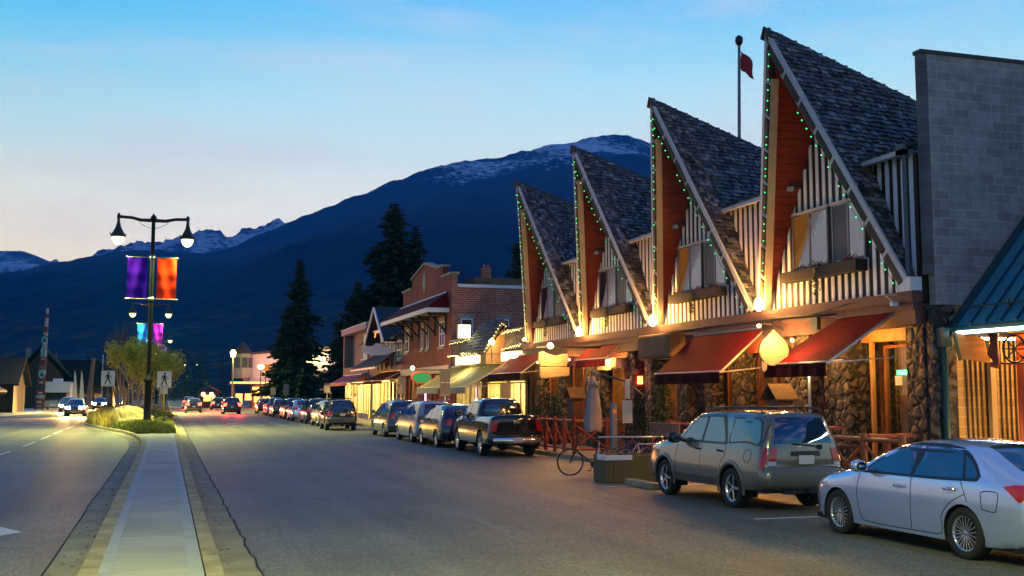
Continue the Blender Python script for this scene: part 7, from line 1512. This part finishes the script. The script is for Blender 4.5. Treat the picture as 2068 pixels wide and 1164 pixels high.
bike(11.9, 27.0, R(20), mat('blue_frame', (.03,.08,.35), .3, coat=1), 'blue bicycle at the right end of the rack')
bike(12.0, 26.4, R(-8), mat('white_frame_b', (.5,.5,.55), .3, coat=1), 'pale framed bicycle in the middle of the rack')
bike(12.35, 27.5, R(8), mat('red_frame', (.35,.02,.02), .3, coat=1), 'red framed bicycle behind the pale one at the rack')
b = MB(); b.tube([(10.95,27.0,0),(10.95,27.0,.95),(12.6,26.6,.95),(12.6,26.6,0)],.028,8); tag(b.build('bicycle_rack', mat('galvanised', (.5,.52,.55), .3, .8), None), 'plain galvanised tube rack with bicycles leaning on it', 'bicycle rack')
bn = thing('bench', (13.2,27.2,.13), 'slatted reddish wooden bench with a broad back board behind the bicycles', 'bench'); BW = mat('bench_wood', (.30,.10,.04), .5, noise_=.3, nscale=4)
b = MB(); b.box((12.95,26.35,.92),(13.0,28.2,1.30)); b.build('backrest', BW, bn, bevel=.01); b = MB(); 
for k in range(12): b.box((13.02,26.4+k*.155,.56),(13.5,26.5+k*.155,.60))
b.build('seat', BW, bn)
for y in (26.45,28.05): b = MB(); b.box((12.96,y,.13),(13.04,y+.08,.92)); b.box((13.4,y,.13),(13.48,y+.08,.56)); b.build('leg', BW, bn)
# cedar bushes by the shop windows, birdhouse-like cabinets
def bush(x, y, h, r_, lab, m_=None, seed=0):
    t = thing('potted_bush', (x,y,.13), lab, 'bush'); b = MB(); rr = random.Random(seed); 
    for k in range(7): leafcloud(b, (x,y,.5+h*(k+.5)/7), (r_*(1-k/9)*.5,r_*(1-k/9)*.5,h*.06), 130, .06, rr)
    b.build('foliage', m_ or mat('cedar_green', (.03,.05,.02), .8, noise_=.4, nscale=3), t); b = MB(); b.lathe([(r_*.5,0),(r_*.62,.42),(r_*.66,.45)], (x,y,.13), 12); b.build('pot', mat('dark_pot', (.04,.03,.025), .6), t)
bush(14.6,32.6,1.5,.55,'dark cedar bush in a pot before the red-lit doorway', seed=1); bush(14.6,35.9,1.6,.5,'dark cedar bush in a pot left of the notice plate', seed=2); bush(14.6,40.6,1.5,.5,'dark bush behind the black pickup bed', seed=3); bush(14.5,30.6,2.3,.6,'leafy potted tree under the second striped awning', mat('ficus', (.06,.09,.03), .7), 4); bush(14.7,43.2,1.1,.5,'low bush before the shop windows by the pickup cab', seed=5)
for i, (x, y, lab) in enumerate(((14.6,38.3,'small shingled display cabinet on a post beside the bread-loaf sign'),(14.6,24.0,'small shingled display cabinet on a post under the nearest red awning'))):
    t = thing('display_cabinet', (x,y,.13), lab, 'cabinet'); b = MB(); b.box((x-.2,y-.25,1.0),(x+.2,y+.25,1.95)); b.box((x-.06,y-.06,.13),(x+.06,y+.06,1.0)); b.build('body', mat('cabinet_wood', (.10,.04,.02), .6), t); b = MB(); b.slab([(x-.35,y-.38,1.92),(x-.35,y,2.3),(x+.3,y,2.3),(x+.3,y-.38,1.92)], (0,0,.04)); b.slab([(x-.35,y,2.3),(x-.35,y+.38,1.92),(x+.3,y+.38,1.92),(x+.3,y,2.3)], (0,0,.04)); b.build('roof', mat('cabinet_shingles', (.10,.065,.04), .8, noise_=.4, nscale=10), t)
for i in range(3):
    pass
rl = thing('neon_cluster', (15.9,34.9,2), 'small cluster of red and blue lights in a window behind the closed umbrella', 'lights'); b = MB(); rr = random.Random(3)
for k in range(9): b.ball((15.2+rr.uniform(-.05,.05),34.8+rr.uniform(-.5,.5)*.6,1.55+rr.uniform(-.15,.2)), .03, 4)
b.build('red_bulbs', emis('red_bulb', (1,.06,.03), 12), rl); b = MB()
for k in range(4): b.ball((15.2,34.6+k*.12,1.36+rr.uniform(-.03,.03)), .025, 4)
b.build('blue_bulbs', emis('blue_bulb', (.05,.1,1), 12), rl); light('neon_glow', (14.9,34.8,1.5), 10, (1,.1,.15), .1, parent=rl)
